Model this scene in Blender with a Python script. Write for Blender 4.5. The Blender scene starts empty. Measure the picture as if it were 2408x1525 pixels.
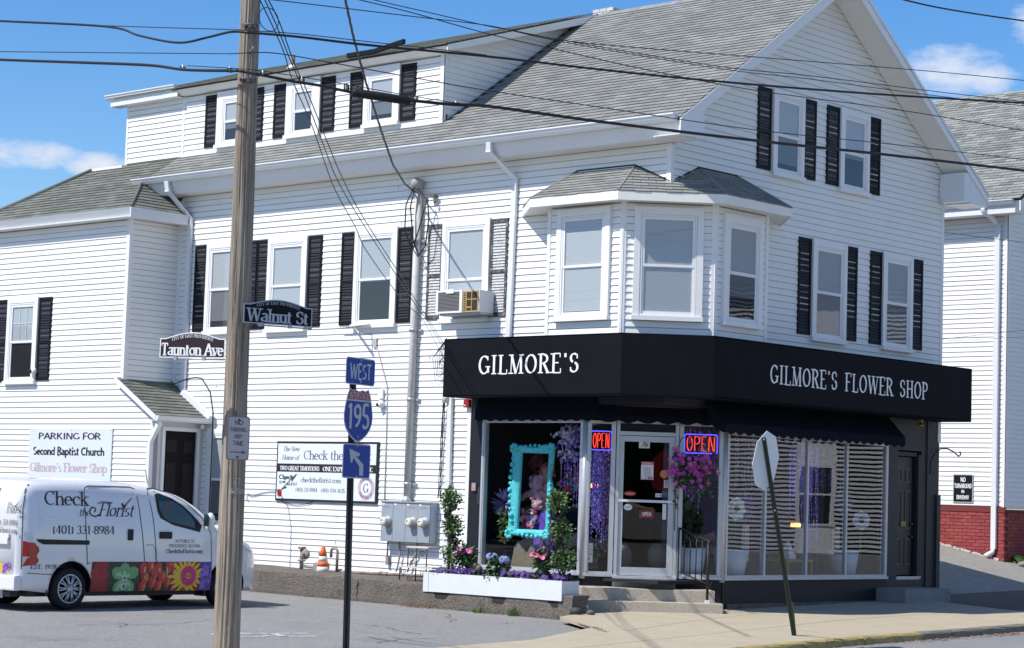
import bpy, bmesh, math, random
from mathutils import Vector, Matrix
rnd = random.Random(7)
R = math.radians
sc = bpy.context.scene
col = sc.collection

# ------------------------------------------------------------------ camera, sky, sun, exposure
FPX = 5048.34
RIGHT = Vector((0.73868432, 0.67328149, 0.03221041))
UP = Vector((0.03141243, -0.08211949, 0.99612733))
FWD = Vector((-0.67331919, 0.73481183, 0.08180979))
EYE = Vector((20.74, -26.2, 1.70))
cd = bpy.data.cameras.new('camera')
cam = bpy.data.objects.new('camera', cd)
col.objects.link(cam)
cam.matrix_world = Matrix(((RIGHT.x, UP.x, -FWD.x, EYE.x), (RIGHT.y, UP.y, -FWD.y, EYE.y), (RIGHT.z, UP.z, -FWD.z, EYE.z), (0, 0, 0, 1)))
cd.sensor_fit = 'HORIZONTAL'
cd.sensor_width = 36.0
cd.lens = 36.0 * FPX / 2408.0
cd.clip_start = 0.1
cd.clip_end = 3000
sc.camera = cam
sc.view_settings.view_transform = 'Standard'
sc.view_settings.look = 'None'
sc.view_settings.exposure = 0.40
sc.view_settings.gamma = 1.0
sc.view_settings.use_curve_mapping = False
sc.render.engine = 'CYCLES'
sc.cycles.max_bounces = 6
sc.cycles.transparent_max_bounces = 12

SUNV = Vector((-0.27, -0.74, 1.0)).normalized()
world = bpy.data.worlds.new('World')
sc.world = world
world.use_nodes = True
wt = world.node_tree
wt.nodes.clear()
wo = wt.nodes.new('ShaderNodeOutputWorld')
bg = wt.nodes.new('ShaderNodeBackground')
sky = wt.nodes.new('ShaderNodeTexSky')
sky.sky_type = 'NISHITA'
sky.sun_disc = False
sky.sun_elevation = math.asin(SUNV.z)
sky.sun_rotation = math.atan2(SUNV.x, SUNV.y)
sky.altitude = 50
sky.air_density = 1.0
sky.dust_density = 0.3
sky.ozone_density = 3.0
bg.inputs[1].default_value = 0.12
hs = wt.nodes.new('ShaderNodeHueSaturation')
hs.inputs['Saturation'].default_value = 1.36
hs.inputs['Value'].default_value = 1.0
hs.inputs['Hue'].default_value = 0.508
wt.links.new(sky.outputs[0], hs.inputs['Color'])
# cumulus low in view, plus unseen banks added as fill: noise on the direction
tc = wt.nodes.new('ShaderNodeTexCoord')
def wmath(op, a, b=None, clamp=False):
    n = wt.nodes.new('ShaderNodeMath'); n.operation = op; n.use_clamp = clamp
    for i, v in enumerate((a, b)):
        if v is None: continue
        if isinstance(v, (int, float)): n.inputs[i].default_value = v
        else: wt.links.new(v, n.inputs[i])
    return n.outputs[0]
mp = wt.nodes.new('ShaderNodeMapping')
mp.inputs['Scale'].default_value = (1, 1, 2.4)
wt.links.new(tc.outputs['Generated'], mp.inputs[0])
nz = wt.nodes.new('ShaderNodeTexNoise')
nz.inputs['Scale'].default_value = 30.0
nz.inputs['Detail'].default_value = 8.0
nz.inputs['Roughness'].default_value = 0.66
wt.links.new(mp.outputs[0], nz.inputs['Vector'])
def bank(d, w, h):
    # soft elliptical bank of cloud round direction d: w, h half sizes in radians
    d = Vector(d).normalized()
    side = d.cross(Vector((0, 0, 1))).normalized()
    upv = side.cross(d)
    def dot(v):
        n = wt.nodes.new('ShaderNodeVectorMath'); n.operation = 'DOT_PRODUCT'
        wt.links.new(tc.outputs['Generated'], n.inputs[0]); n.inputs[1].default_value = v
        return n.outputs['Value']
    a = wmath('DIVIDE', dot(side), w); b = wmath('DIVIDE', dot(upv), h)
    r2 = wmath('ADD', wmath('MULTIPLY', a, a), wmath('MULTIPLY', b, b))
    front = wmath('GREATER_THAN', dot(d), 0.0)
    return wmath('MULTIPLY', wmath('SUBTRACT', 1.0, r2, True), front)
def pdir(x, y):
    return FWD + RIGHT * (x - 1204) / FPX - UP * (y - 762.5) / FPX
banks = [bank(pdir(55, 362), 0.034, 0.0085), bank(pdir(245, 392), 0.026, 0.008), bank(pdir(2240, 165), 0.036, 0.017),
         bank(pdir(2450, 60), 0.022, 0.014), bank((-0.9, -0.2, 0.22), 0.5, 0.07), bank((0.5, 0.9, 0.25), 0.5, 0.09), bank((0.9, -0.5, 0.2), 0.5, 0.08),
         bank((-0.1, -1, 0.3), 0.5, 0.1), bank((0.95, 0.1, 0.55), 0.45, 0.28), bank((0.6, -0.8, 0.7), 0.4, 0.25), bank((0.7, 0.75, 0.8), 0.4, 0.25), bank((-0.6, 0.3, 0.9), 0.35, 0.2), bank((-0.8, -0.5, 0.6), 0.4, 0.2), bank((0.1, 0.95, 0.6), 0.35, 0.16), bank(pdir(2330, 185), 0.02, 0.013)]  # the high banks lie out of view, added to brighten the shaded gable
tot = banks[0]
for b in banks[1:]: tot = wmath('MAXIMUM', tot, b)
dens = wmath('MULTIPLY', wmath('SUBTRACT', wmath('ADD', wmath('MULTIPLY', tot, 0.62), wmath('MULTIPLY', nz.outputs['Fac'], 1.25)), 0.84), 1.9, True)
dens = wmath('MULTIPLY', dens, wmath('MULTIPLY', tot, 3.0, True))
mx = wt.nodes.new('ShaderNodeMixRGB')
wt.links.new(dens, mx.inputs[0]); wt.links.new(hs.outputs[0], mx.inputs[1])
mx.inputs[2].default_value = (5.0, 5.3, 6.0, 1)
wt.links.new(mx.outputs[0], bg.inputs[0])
wt.links.new(bg.outputs[0], wo.inputs[0])

sl = bpy.data.lights.new('sun', 'SUN')
sl.energy = 4.1
sl.angle = R(0.53)
sl.color = (1.0, 0.955, 0.88)
so = bpy.data.objects.new('sun', sl)
so.rotation_euler = SUNV.to_track_quat('Z', 'Y').to_euler()
so.location = SUNV * 40
col.objects.link(so)

# ------------------------------------------------------------------ materials
MATS = {}
def mat(name, color=(0.5, 0.5, 0.5), rough=0.6, metal=0.0, spec=0.4, emit=None, estr=0.0, noise=None, bump=None, island=0.0, grime=None, stretch=(1, 1, 1)):
    """noise=(scale, amount, detail)  bump=(scale, strength, dist)  island=amount of random value per separate piece
    grime=(scale, threshold, color, amount)"""
    if name in MATS: return MATS[name]
    m = bpy.data.materials.new(name); m.use_nodes = True
    t = m.node_tree; p = t.nodes['Principled BSDF']; L = t.links
    p.inputs['Roughness'].default_value = rough
    p.inputs['Metallic'].default_value = metal
    p.inputs['Specular IOR Level'].default_value = spec
    c = (*color, 1)
    p.inputs['Base Color'].default_value = c
    last = None
    tcn = t.nodes.new('ShaderNodeTexCoord'); mpn = t.nodes.new('ShaderNodeMapping')
    geo = t.nodes.new('ShaderNodeNewGeometry')
    L.new(geo.outputs['Position'], mpn.inputs[0]); mpn.inputs['Scale'].default_value = stretch
    def val(socket, lo, hi):
        r = t.nodes.new('ShaderNodeMapRange'); L.new(socket, r.inputs[0])
        r.inputs['To Min'].default_value = lo; r.inputs['To Max'].default_value = hi
        return r.outputs[0]
    def times(colsock, valsock):
        n = t.nodes.new('ShaderNodeMixRGB'); n.blend_type = 'MULTIPLY'; n.inputs[0].default_value = 1
        if colsock is None: n.inputs[1].default_value = c
        else: L.new(colsock, n.inputs[1])
        L.new(valsock, n.inputs[2]); return n.outputs[0]
    if noise:
        for k in range(0, len(noise), 3):
            n = t.nodes.new('ShaderNodeTexNoise'); n.inputs['Scale'].default_value = noise[k]; n.inputs['Detail'].default_value = noise[k + 2]
            n.inputs['Roughness'].default_value = 0.65
            L.new(mpn.outputs[0], n.inputs['Vector'])
            last = times(last, val(n.outputs['Fac'], 1 - noise[k + 1] * 1.6, 1 + noise[k + 1] * 1.6))
    if island:
        oi = t.nodes.new('ShaderNodeObjectInfo')
        a = t.nodes.new('ShaderNodeMath'); a.operation = 'ADD'; L.new(geo.outputs['Random Per Island'], a.inputs[0]); L.new(oi.outputs['Random'], a.inputs[1])
        f = t.nodes.new('ShaderNodeMath'); f.operation = 'FRACT'; L.new(a.outputs[0], f.inputs[0])
        last = times(last, val(f.outputs[0], 1 - island, 1 + island))
    if grime:
        n = t.nodes.new('ShaderNodeTexNoise'); n.inputs['Scale'].default_value = grime[0]; n.inputs['Detail'].default_value = 7
        n.inputs['Roughness'].default_value = 0.7
        L.new(mpn.outputs[0], n.inputs['Vector'])
        r = t.nodes.new('ShaderNodeMapRange'); L.new(n.outputs['Fac'], r.inputs[0])
        r.inputs['From Min'].default_value = grime[1]; r.inputs['From Max'].default_value = grime[1] + 0.12
        r.inputs['To Max'].default_value = grime[3]
        mxn = t.nodes.new('ShaderNodeMixRGB'); L.new(r.outputs[0], mxn.inputs[0])
        if last is None: mxn.inputs[1].default_value = c
        else: L.new(last, mxn.inputs[1])
        mxn.inputs[2].default_value = (*grime[2], 1); last = mxn.outputs[0]
    if last is not None: L.new(last, p.inputs['Base Color'])
    if bump:
        n = t.nodes.new('ShaderNodeTexNoise'); n.inputs['Scale'].default_value = bump[0]; n.inputs['Detail'].default_value = 5
        L.new(mpn.outputs[0], n.inputs['Vector'])
        b = t.nodes.new('ShaderNodeBump'); b.inputs['Strength'].default_value = bump[1]; b.inputs['Distance'].default_value = bump[2]
        L.new(n.outputs['Fac'], b.inputs['Height']); L.new(b.outputs[0], p.inputs['Normal'])
    if emit:
        p.inputs['Emission Color'].default_value = (*emit, 1); p.inputs['Emission Strength'].default_value = estr
    MATS[name] = m
    return m
def glass(name, tint=(0.9, 0.93, 0.93), refl=1.0, wav=None, ior=1.5):
    if name in MATS: return MATS[name]
    m = bpy.data.materials.new(name); m.use_nodes = True
    t = m.node_tree; t.nodes.clear(); L = t.links
    o = t.nodes.new('ShaderNodeOutputMaterial'); mxs = t.nodes.new('ShaderNodeMixShader')
    tr = t.nodes.new('ShaderNodeBsdfTransparent'); tr.inputs[0].default_value = (*tint, 1)
    gl = t.nodes.new('ShaderNodeBsdfGlossy'); gl.inputs['Roughness'].default_value = 0.0; gl.inputs[0].default_value = (1, 1, 1, 1)
    fr = t.nodes.new('ShaderNodeFresnel'); ge = t.nodes.new('ShaderNodeNewGeometry'); mr = t.nodes.new('ShaderNodeMapRange')   # a thin pane reflects alike from both sides
    mr.inputs['To Min'].default_value = ior; mr.inputs['To Max'].default_value = 1 / ior
    L.new(ge.outputs['Backfacing'], mr.inputs[0]); L.new(mr.outputs[0], fr.inputs[0])
    mu = t.nodes.new('ShaderNodeMath'); mu.operation = 'MULTIPLY'; mu.inputs[1].default_value = refl; mu.use_clamp = True
    L.new(fr.outputs[0], mu.inputs[0]); L.new(mu.outputs[0], mxs.inputs[0]); L.new(tr.outputs[0], mxs.inputs[1]); L.new(gl.outputs[0], mxs.inputs[2]); L.new(mxs.outputs[0], o.inputs[0])
    if wav:
        g = t.nodes.new('ShaderNodeNewGeometry'); n = t.nodes.new('ShaderNodeTexNoise'); n.inputs['Scale'].default_value = wav[0]; n.inputs['Detail'].default_value = 1
        L.new(g.outputs['Position'], n.inputs['Vector'])
        b = t.nodes.new('ShaderNodeBump'); b.inputs['Strength'].default_value = wav[1]; b.inputs['Distance'].default_value = wav[2]
        L.new(n.outputs['Fac'], b.inputs['Height']); L.new(b.outputs[0], gl.inputs['Normal'])
    MATS[name] = m
    return m

# ------------------------------------------------------------------ mesh builder
class MB:
    def __init__(s): s.v = []; s.f = []; s.m = []; s.sm = []
    def add(s, vs, fs, mi=0, smooth=False):
        b = len(s.v); s.v += [tuple(v) for v in vs]
        for f in fs: s.f.append([b + i for i in f]); s.m.append(mi); s.sm.append(smooth)
        return s
    def box(s, x0, x1, y0, y1, z0, z1, mi=0):
        return s.hexa([(x0, y0, z0), (x1, y0, z0), (x1, y1, z0), (x0, y1, z0), (x0, y0, z1), (x1, y0, z1), (x1, y1, z1), (x0, y1, z1)], mi)
    def hexa(s, v, mi=0):
        return s.add(v, [(0, 3, 2, 1), (4, 5, 6, 7), (0, 1, 5, 4), (1, 2, 6, 5), (2, 3, 7, 6), (3, 0, 4, 7)], mi)
    def fb(s, F, a0, a1, z0, z1, d0, d1, mi=0):
        """box in frame F: a along, z up, d outward (d0 inner, d1 outer)"""
        return s.hexa([F(a0, z0, d1), F(a1, z0, d1), F(a1, z0, d0), F(a0, z0, d0), F(a0, z1, d1), F(a1, z1, d1), F(a1, z1, d0), F(a0, z1, d0)], mi)
    def poly(s, pts, mi=0, smooth=False): return s.add(pts, [tuple(range(len(pts)))], mi, smooth)
    def prism(s, pts, off, mi=0):
        """closed polygon pts (3D) extruded by vector off"""
        n = len(pts); off = Vector(off); q = [Vector(p) + off for p in pts]
        s.add(list(pts) + q, [tuple(range(n)), tuple(reversed(range(n, 2 * n)))] + [(i, i + n, (i + 1) % n + n, (i + 1) % n) for i in range(n)], mi)
        return s
    def tube(s, pts, r, n=8, mi=0, caps=True, smooth=True):
        pts = [Vector(p) for p in pts]; rs = r if isinstance(r, (list, tuple)) else [r] * len(pts)
        rings = []; prev = None
        for i, p in enumerate(pts):
            d = (pts[min(i + 1, len(pts) - 1)] - pts[max(i - 1, 0)])
            if d.length < 1e-9: d = Vector((0, 0, 1))
            d.normalize()
            if prev is None:
                x = d.orthogonal().normalized()
            else:
                x = (prev - d * prev.dot(d))
                x = x.normalized() if x.length > 1e-6 else d.orthogonal().normalized()
            prev = x; y = d.cross(x)
            rings.append([p + (x * math.cos(2 * math.pi * k / n) + y * math.sin(2 * math.pi * k / n)) * rs[i] for k in range(n)])
        v = [q for rg in rings for q in rg]; f = []
        for i in range(len(pts) - 1):
            for k in range(n):
                f.append((i * n + k, i * n + (k + 1) % n, (i + 1) * n + (k + 1) % n, (i + 1) * n + k))
        s.add(v, f, mi, smooth)
        if caps:
            b = len(s.v) - len(v)
            s.f.append([b + k for k in reversed(range(n))]); s.m.append(mi); s.sm.append(False)
            s.f.append([b + (len(pts) - 1) * n + k for k in range(n)]); s.m.append(mi); s.sm.append(False)
        return s
    def lathe(s, c, prof, n=16, axis='z', mi=0, smooth=True, sx=1, sy=1):
        """prof: list of (r, h) round point c"""
        c = Vector(c); v = []; f = []
        for (r, h) in prof:
            for k in range(n):
                a = 2 * math.pi * k / n; x = r * math.cos(a) * sx; y = r * math.sin(a) * sy
                if axis == 'z': q = (x, y, h)
                elif axis == 'x': q = (h, x, y)
                else: q = (x, -h, y)
                v.append(c + Vector(q))
        for i in range(len(prof) - 1):
            for k in range(n): f.append((i * n + k, i * n + (k + 1) % n, (i + 1) * n + (k + 1) % n, (i + 1) * n + k))
        f.append(tuple(reversed(range(n)))); f.append(tuple(range((len(prof) - 1) * n, len(prof) * n)))
        s.add(v, f, mi, smooth); return s
    def ball(s, c, r, n=10, m=6, mi=0, sc_=(1, 1, 1), jit=0.0):
        c = Vector(c); v = [c + Vector((0, 0, -r * sc_[2]))]
        for j in range(1, m):
            th = -math.pi / 2 + math.pi * j / m
            for k in range(n):
                a = 2 * math.pi * k / n; q = 1 + rnd.uniform(-jit, jit)
                v.append(c + Vector((r * math.cos(th) * math.cos(a) * sc_[0] * q, r * math.cos(th) * math.sin(a) * sc_[1] * q, r * math.sin(th) * sc_[2] * q)))
        v.append(c + Vector((0, 0, r * sc_[2]))); f = []
        for k in range(n): f.append((0, 1 + (k + 1) % n, 1 + k))
        for j in range(m - 2):
            for k in range(n): a = 1 + j * n; f.append((a + k, a + (k + 1) % n, a + n + (k + 1) % n, a + n + k))
        a = 1 + (m - 2) * n
        for k in range(n): f.append((a + k, a + (k + 1) % n, len(v) - 1))
        s.add(v, f, mi, True); return s
    def mesh(s, name, mats):
        me = bpy.data.meshes.new(name); me.from_pydata(s.v, [], s.f)
        for m in (mats if isinstance(mats, (list, tuple)) else [mats]): me.materials.append(m)
        me.polygons.foreach_set('material_index', s.m); me.polygons.foreach_set('use_smooth', s.sm)
        me.update(); return me
    def build(s, name, mats, parent=None, label=None, cat=None, group=None, kind=None, bevel=0.0, fix=False):
        me = s.mesh(name, mats)
        if fix or bevel:
            b = bmesh.new(); b.from_mesh(me)
            if fix: bmesh.ops.recalc_face_normals(b, faces=b.faces)
            if bevel: bmesh.ops.bevel(b, geom=list(b.edges), offset=bevel, segments=2, affect='EDGES', profile=0.6, clamp_overlap=True)
            b.to_mesh(me); b.free()
        o = bpy.data.objects.new(name, me); col.objects.link(o)
        if parent: o.parent = parent; o.matrix_parent_inverse = Matrix.Translation(-parent_loc(parent))
        tag(o, label, cat, group, kind); return o
def each(s, name, mats, parent=None, **kw):
    # every separate piece of the builder as an object of its own
    pa = list(range(len(s.v)))
    def fd(i):
        while pa[i] != i: pa[i] = pa[pa[i]]; i = pa[i]
        return i
    for f in s.f:
        for i in f[1:]: pa[fd(i)] = fd(f[0])
    gr = {}
    for k, f in enumerate(s.f): gr.setdefault(fd(f[0]), []).append(k)
    out = []
    for ks in gr.values():
        m = MB(); ix = {}
        for k in ks:
            for i in s.f[k]:
                if i not in ix: ix[i] = len(m.v); m.v.append(s.v[i])
            m.f.append([ix[i] for i in s.f[k]]); m.m.append(s.m[k]); m.sm.append(s.sm[k])
        out.append(m.build(name, mats, parent, **kw))
    return out
MB.each = each
def parent_loc(o):
    l = Vector((0, 0, 0))
    while o: l += o.location + o.matrix_parent_inverse.translation; o = o.parent
    return l
def tag(o, label=None, cat=None, group=None, kind=None):
    if label: o['label'] = label
    if cat: o['category'] = cat
    if group: o['group'] = group
    if kind: o['kind'] = kind
    return o
def thing(name, label, cat, loc=(0, 0, 0), group=None):
    o = bpy.data.objects.new(name, None); col.objects.link(o); o.location = loc
    o.empty_display_size = 0.2
    return tag(o, label, cat, group)
def frame(o, u, n):
    o = Vector(o); u = Vector(u).normalized(); n = Vector(n).normalized(); zz = Vector((0, 0, 1))
    def F(a, z, d=0.0): return o + u * a + zz * z + n * d
    F.o, F.u, F.n = o, u, n
    return F
FA = frame((0, 0, 0), (1, 0, 0), (0, -1, 0))        # long wall, faces the car park
FB = frame((0, 0, 0), (0, 1, 0), (1, 0, 0))         # gable wall, faces the pavement
S2 = math.sqrt(0.5)
FC = frame((-0.79, 0.79, 0), (1, 1, 0), (1, -1, 0)) # chamfered shop corner, x - y = -1.58
def at(x, y, depth): # a point seen along a given line of sight, at a real distance from the eye
    return EYE + pdir(x, y) * depth

# ------------------------------------------------------------------ lettering: pen strokes with serifs
GL = {
'A': '.78|L .05 0 .4 1;L .4 1 .75 0;T .17 .36 .63 .36;S .05 0;S .75 0', 'B': '.66|L .12 0 .12 1;T .12 1 .3 1;A .3 .76 .27 .24 90 -90;T .12 .52 .32 .52;A .32 .26 .3 .26 90 -90;T .12 0 .32 0;S .08 0;S .08 1',
'C': '.72|A .42 .5 .34 .5 50 310;K .64 .86', 'D': '.74|L .12 0 .12 1;T .12 1 .3 1;A .3 .5 .38 .5 90 -90;T .12 0 .3 0;S .08 0;S .08 1',
'E': '.62|L .12 0 .12 1;T .12 1 .56 1;T .12 .52 .46 .52;T .12 0 .6 0;S .08 0;S .08 1;V .56 .9;V .6 .1', 'F': '.58|L .12 0 .12 1;T .12 1 .56 1;T .12 .52 .46 .52;S .12 0;S .08 1;V .56 .9',
'G': '.78|A .42 .5 .34 .5 50 330;L .7 .08 .7 .4;S .68 .42;K .66 .86', 'H': '.8|L .14 0 .14 1;L .66 0 .66 1;T .14 .52 .66 .52;S .14 0;S .14 1;S .66 0;S .66 1',
'I': '.36|L .18 0 .18 1;S .18 0;S .18 1', 'J': '.5|L .34 .2 .34 1;A .17 .2 .17 .2 0 -140;S .34 1', 'K': '.76|L .14 0 .14 1;T .14 .4 .6 1;L .3 .56 .66 0;S .14 0;S .14 1;S .6 1;S .66 0',
'L': '.6|L .14 0 .14 1;T .14 0 .58 0;S .12 0;S .14 1;V .58 .1', 'M': '.94|T .12 0 .14 1;L .14 1 .46 0;T .46 0 .8 1;L .8 1 .82 0;S .12 0;S .12 1;S .82 0;S .82 1',
'N': '.8|T .12 0 .12 1;L .12 1 .68 0;T .68 0 .68 1;S .12 0;S .1 1;S .68 1', 'O': '.8|A .4 .5 .34 .5 0 360', 'P': '.64|L .12 0 .12 1;T .12 1 .3 1;A .3 .73 .28 .27 90 -90;T .12 .46 .3 .46;S .12 0;S .08 1',
'Q': '.8|A .4 .5 .34 .5 0 360;L .45 .2 .74 -.12', 'R': '.72|L .12 0 .12 1;T .12 1 .3 1;A .3 .75 .27 .25 90 -90;T .12 .5 .3 .5;L .34 .5 .64 0;S .12 0;S .08 1;S .66 0',
'S': '.6|A .3 .75 .22 .25 50 250;A .3 .27 .24 .27 78 -140;K .5 .84;K .08 .18', 'T': '.68|L .34 0 .34 1;T .04 1 .64 1;S .34 0;V .05 .9;V .63 .9', 'U': '.76|L .14 .3 .14 1;A .38 .3 .24 .3 180 360;T .62 .3 .62 1;S .14 1;S .62 1',
'V': '.76|L .06 1 .38 0;T .38 0 .7 1;S .06 1;S .7 1', 'W': '1.08|L .06 1 .3 0;T .3 0 .54 .95;L .54 .95 .78 0;T .78 0 1.02 1;S .06 1;S .54 1;S 1.02 1',
'X': '.74|L .06 1 .68 0;T .06 0 .68 1;S .06 0;S .06 1;S .68 0;S .68 1', 'Y': '.72|L .05 1 .36 .46;T .36 .46 .67 1;L .36 0 .36 .46;S .36 0;S .05 1;S .67 1', 'Z': '.64|T .06 1 .58 1;L .58 1 .06 0;T .06 0 .6 0',
'a': '.56|A .26 .5 .19 .17 150 0;L .45 .5 .45 0;A .25 .19 .19 .17 90 330;T .25 .37 .45 .4;S .5 0', 'b': '.62|L .12 0 .12 1;A .32 .33 .23 .33 160 -160;S .08 1', 'c': '.52|A .3 .33 .23 .33 45 315;K .46 .54',
'd': '.62|L .5 0 .5 1;A .29 .33 .22 .33 20 340;S .46 1;S .54 0', 'e': '.54|A .28 .33 .22 .33 0 315;T .07 .36 .5 .36', 'f': '.38|L .16 0 .16 .8;A .3 .82 .14 .18 180 60;T .02 .64 .34 .64;S .16 0',
'g': '.56|A .27 .42 .19 .24 0 360;T .4 .6 .54 .66;A .27 -.12 .22 .17 0 360;T .2 .18 .24 .05', 'h': '.62|L .13 0 .13 1;A .33 .42 .18 .24 150 0;L .51 0 .51 .44;S .13 0;S .08 1;S .51 0', 'i': '.3|L .15 0 .15 .66;D .15 .88;S .15 0;S .1 .66',
'j': '.3|L .18 -.1 .18 .66;A .06 -.1 .12 .16 0 -120;D .18 .88', 'k': '.6|L .13 0 .13 1;T .13 .28 .46 .66;L .26 .42 .52 0;S .13 0;S .08 1;S .46 .66;S .52 0', 'l': '.3|L .15 0 .15 1;S .15 0;S .1 1',
'm': '.92|L .13 0 .13 .66;A .3 .44 .16 .22 150 0;L .46 0 .46 .46;A .63 .44 .16 .22 150 0;L .79 0 .79 .46;S .13 0;S .08 .66;S .46 0;S .79 0', 'n': '.62|L .13 0 .13 .66;A .33 .42 .18 .24 150 0;L .51 0 .51 .44;S .13 0;S .08 .66;S .51 0',
'o': '.58|A .29 .33 .23 .33 0 360', 'p': '.62|L .12 -.32 .12 .66;A .32 .33 .23 .33 160 -160;S .08 .66;S .12 -.32', 'r': '.44|L .13 0 .13 .66;A .33 .42 .2 .24 150 55;S .13 0;S .08 .66;K .42 .58',
's': '.46|A .23 .5 .16 .16 50 250;A .23 .17 .17 .17 80 -140', 't': '.4|L .16 .12 .16 .86;A .28 .14 .12 .14 180 300;T .02 .64 .36 .64', 'u': '.62|L .12 .22 .12 .66;A .3 .22 .18 .22 180 340;L .5 0 .5 .66;S .08 .66;S .46 .66;S .54 0',
'v': '.56|L .04 .66 .28 0;T .28 0 .52 .66;S .05 .66;S .52 .66', 'w': '.8|L .04 .66 .22 0;T .22 0 .4 .62;L .4 .62 .58 0;T .58 0 .76 .66;S .05 .66;S .76 .66', 'x': '.56|L .06 .66 .5 0;T .06 0 .5 .66;S .06 .66;S .5 0',
'y': '.56|L .05 .66 .29 .02;T .52 .66 .16 -.3;S .05 .66;S .52 .66', 'z': '.5|T .06 .66 .44 .66;T .44 .66 .06 0;T .06 0 .46 0',
'0': '.62|A .31 .5 .24 .5 0 360', '1': '.46|L .26 0 .26 1;T .26 1 .08 .84;S .26 0', '2': '.6|A .29 .72 .22 .28 160 -30;T .48 .6 .06 0;T .06 0 .56 0', '3': '.58|A .27 .76 .2 .24 150 -90;A .27 .27 .23 .27 90 -150',
'4': '.64|L .44 0 .44 1;T .44 1 .05 .3;T .05 .3 .6 .3', '5': '.58|T .14 1 .5 1;L .14 1 .1 .54;A .27 .31 .23 .31 125 -145', '6': '.6|A .31 .29 .22 .29 0 360;A .52 .36 .43 .6 175 100', '7': '.56|T .06 1 .54 1;L .54 1 .2 0',
'8': '.6|A .3 .75 .19 .25 0 360;A .3 .26 .23 .26 0 360', '9': '.6|A .29 .71 .22 .29 0 360;A .08 .64 .43 .6 -5 -80', '(': '.32|A .34 .42 .24 .6 130 230', ')': '.32|A -.02 .42 .24 .6 50 -50', '-': '.36|T .04 .36 .32 .36',
'.': '.26|D .13 .05', ',': '.26|T .15 .08 .08 -.14', "'": '.26|L .13 1 .13 .8', '&': '.8|A .32 .78 .16 .22 0 360;L .22 .66 .7 0;A .3 .24 .24 .26 120 340', '!': '.26|L .13 .3 .13 1;D .13 .06', ' ': '.34|'}
def strokes(txt, thick=0.13, thin=0.05, serif=True, slant=0.0, track=0.0, bold=0.0):
    """-> list of (list of 2D quads/ngons), total width; cap height 1"""
    out = []; x = 0.0; k = 0
    def seg(pts, th, tn):
        nonlocal k
        L_, R_ = [], []
        for i, p in enumerate(pts):
            a = pts[max(i - 1, 0)]; b = pts[min(i + 1, len(pts) - 1)]
            dx, dy = b[0] - a[0], b[1] - a[1]; l = math.hypot(dx, dy) or 1e-6
            ang = math.atan2(dy, dx)
            w = tn + (th - tn) * abs(math.sin(ang - R(14))) ** 1.3
            nx, ny = -dy / l * w / 2, dx / l * w / 2
            L_.append((p[0] + nx, p[1] + ny)); R_.append((p[0] - nx, p[1] - ny))
        for i in range(len(pts) - 1): out.append(([R_[i], R_[i + 1], L_[i + 1], L_[i]], k))
        k += 1
    for ch in txt:
        g = GL.get(ch)
        if g is None: g = GL['-']
        wd, body = g.split('|'); wd = float(wd)
        for c in body.split(';'):
            if not c: continue
            q = c.split(); o = q[0]; v = [float(s) for s in q[1:]]
            if o == 'L': seg([(x + v[0], v[1]), (x + v[2], v[3])], thick, max(thin, thick * .75))
            elif o == 'T': seg([(x + v[0], v[1]), (x + v[2], v[3])], thin * 1.0, thin)
            elif o == 'A':
                n = max(4, int(abs(v[5] - v[4]) / 24))
                ins = 0.0
                pts = [(x + v[0] + (v[2] - ins) * math.cos(R(v[4] + (v[5] - v[4]) * i / n)), v[1] + (v[3] - thin / 2) * math.sin(R(v[4] + (v[5] - v[4]) * i / n))) for i in range(n + 1)]
                seg(pts, thick, thin)
            elif o == 'S' and serif:
                hw = 0.09 + thick * .55; s_ = 1 if v[1] < .3 else -1
                y0 = v[1] + (0 if v[1] < .3 or v[1] > .95 else 0)
                seg([(x + v[0] - hw, y0 + s_ * thin * .3), (x + v[0] + hw, y0 + s_ * thin * .3)], thin * .9, thin * .9)
            elif o == 'V' and serif:
                seg([(x + v[0], v[1] + (.13 if v[1] < .3 else .1)), (x + v[0], v[1] - .1)], thin, thin)
            elif o == 'K' and serif:
                seg([(x + v[0], v[1] + .1), (x + v[0] + .01, v[1] - .12)], thin * 1.3, thin)
            elif o == 'D':
                r = max(thick * .62, .07); n = 8; out.append(([(x + v[0] + r * math.cos(2 * math.pi * i / n), v[1] + r * math.sin(2 * math.pi * i / n)) for i in range(n)], k)); k += 1
        x += wd + track
    x -= track
    if slant: out = [([(p[0] + p[1] * slant, p[1]) for p in q], kk) for q, kk in out]
    return out, x
def letter(mb, txt, f, a0, z0, h, width=None, mi=0, lift=0.0003, **kw):
    """draw txt with baseline start (a0, z0), cap height h, fitted to width; f(a, z, d) -> point"""
    q, w = strokes(txt, **kw)
    sx = (width / w) if width else h
    for pts, k in q: mb.poly([f(a0 + p[0] * sx, z0 + p[1] * h, lift * (k % 9)) for p in pts], mi)
def lift(F, d0): return lambda a, z, d=0.0: F(a, z, d0 + d)
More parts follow.
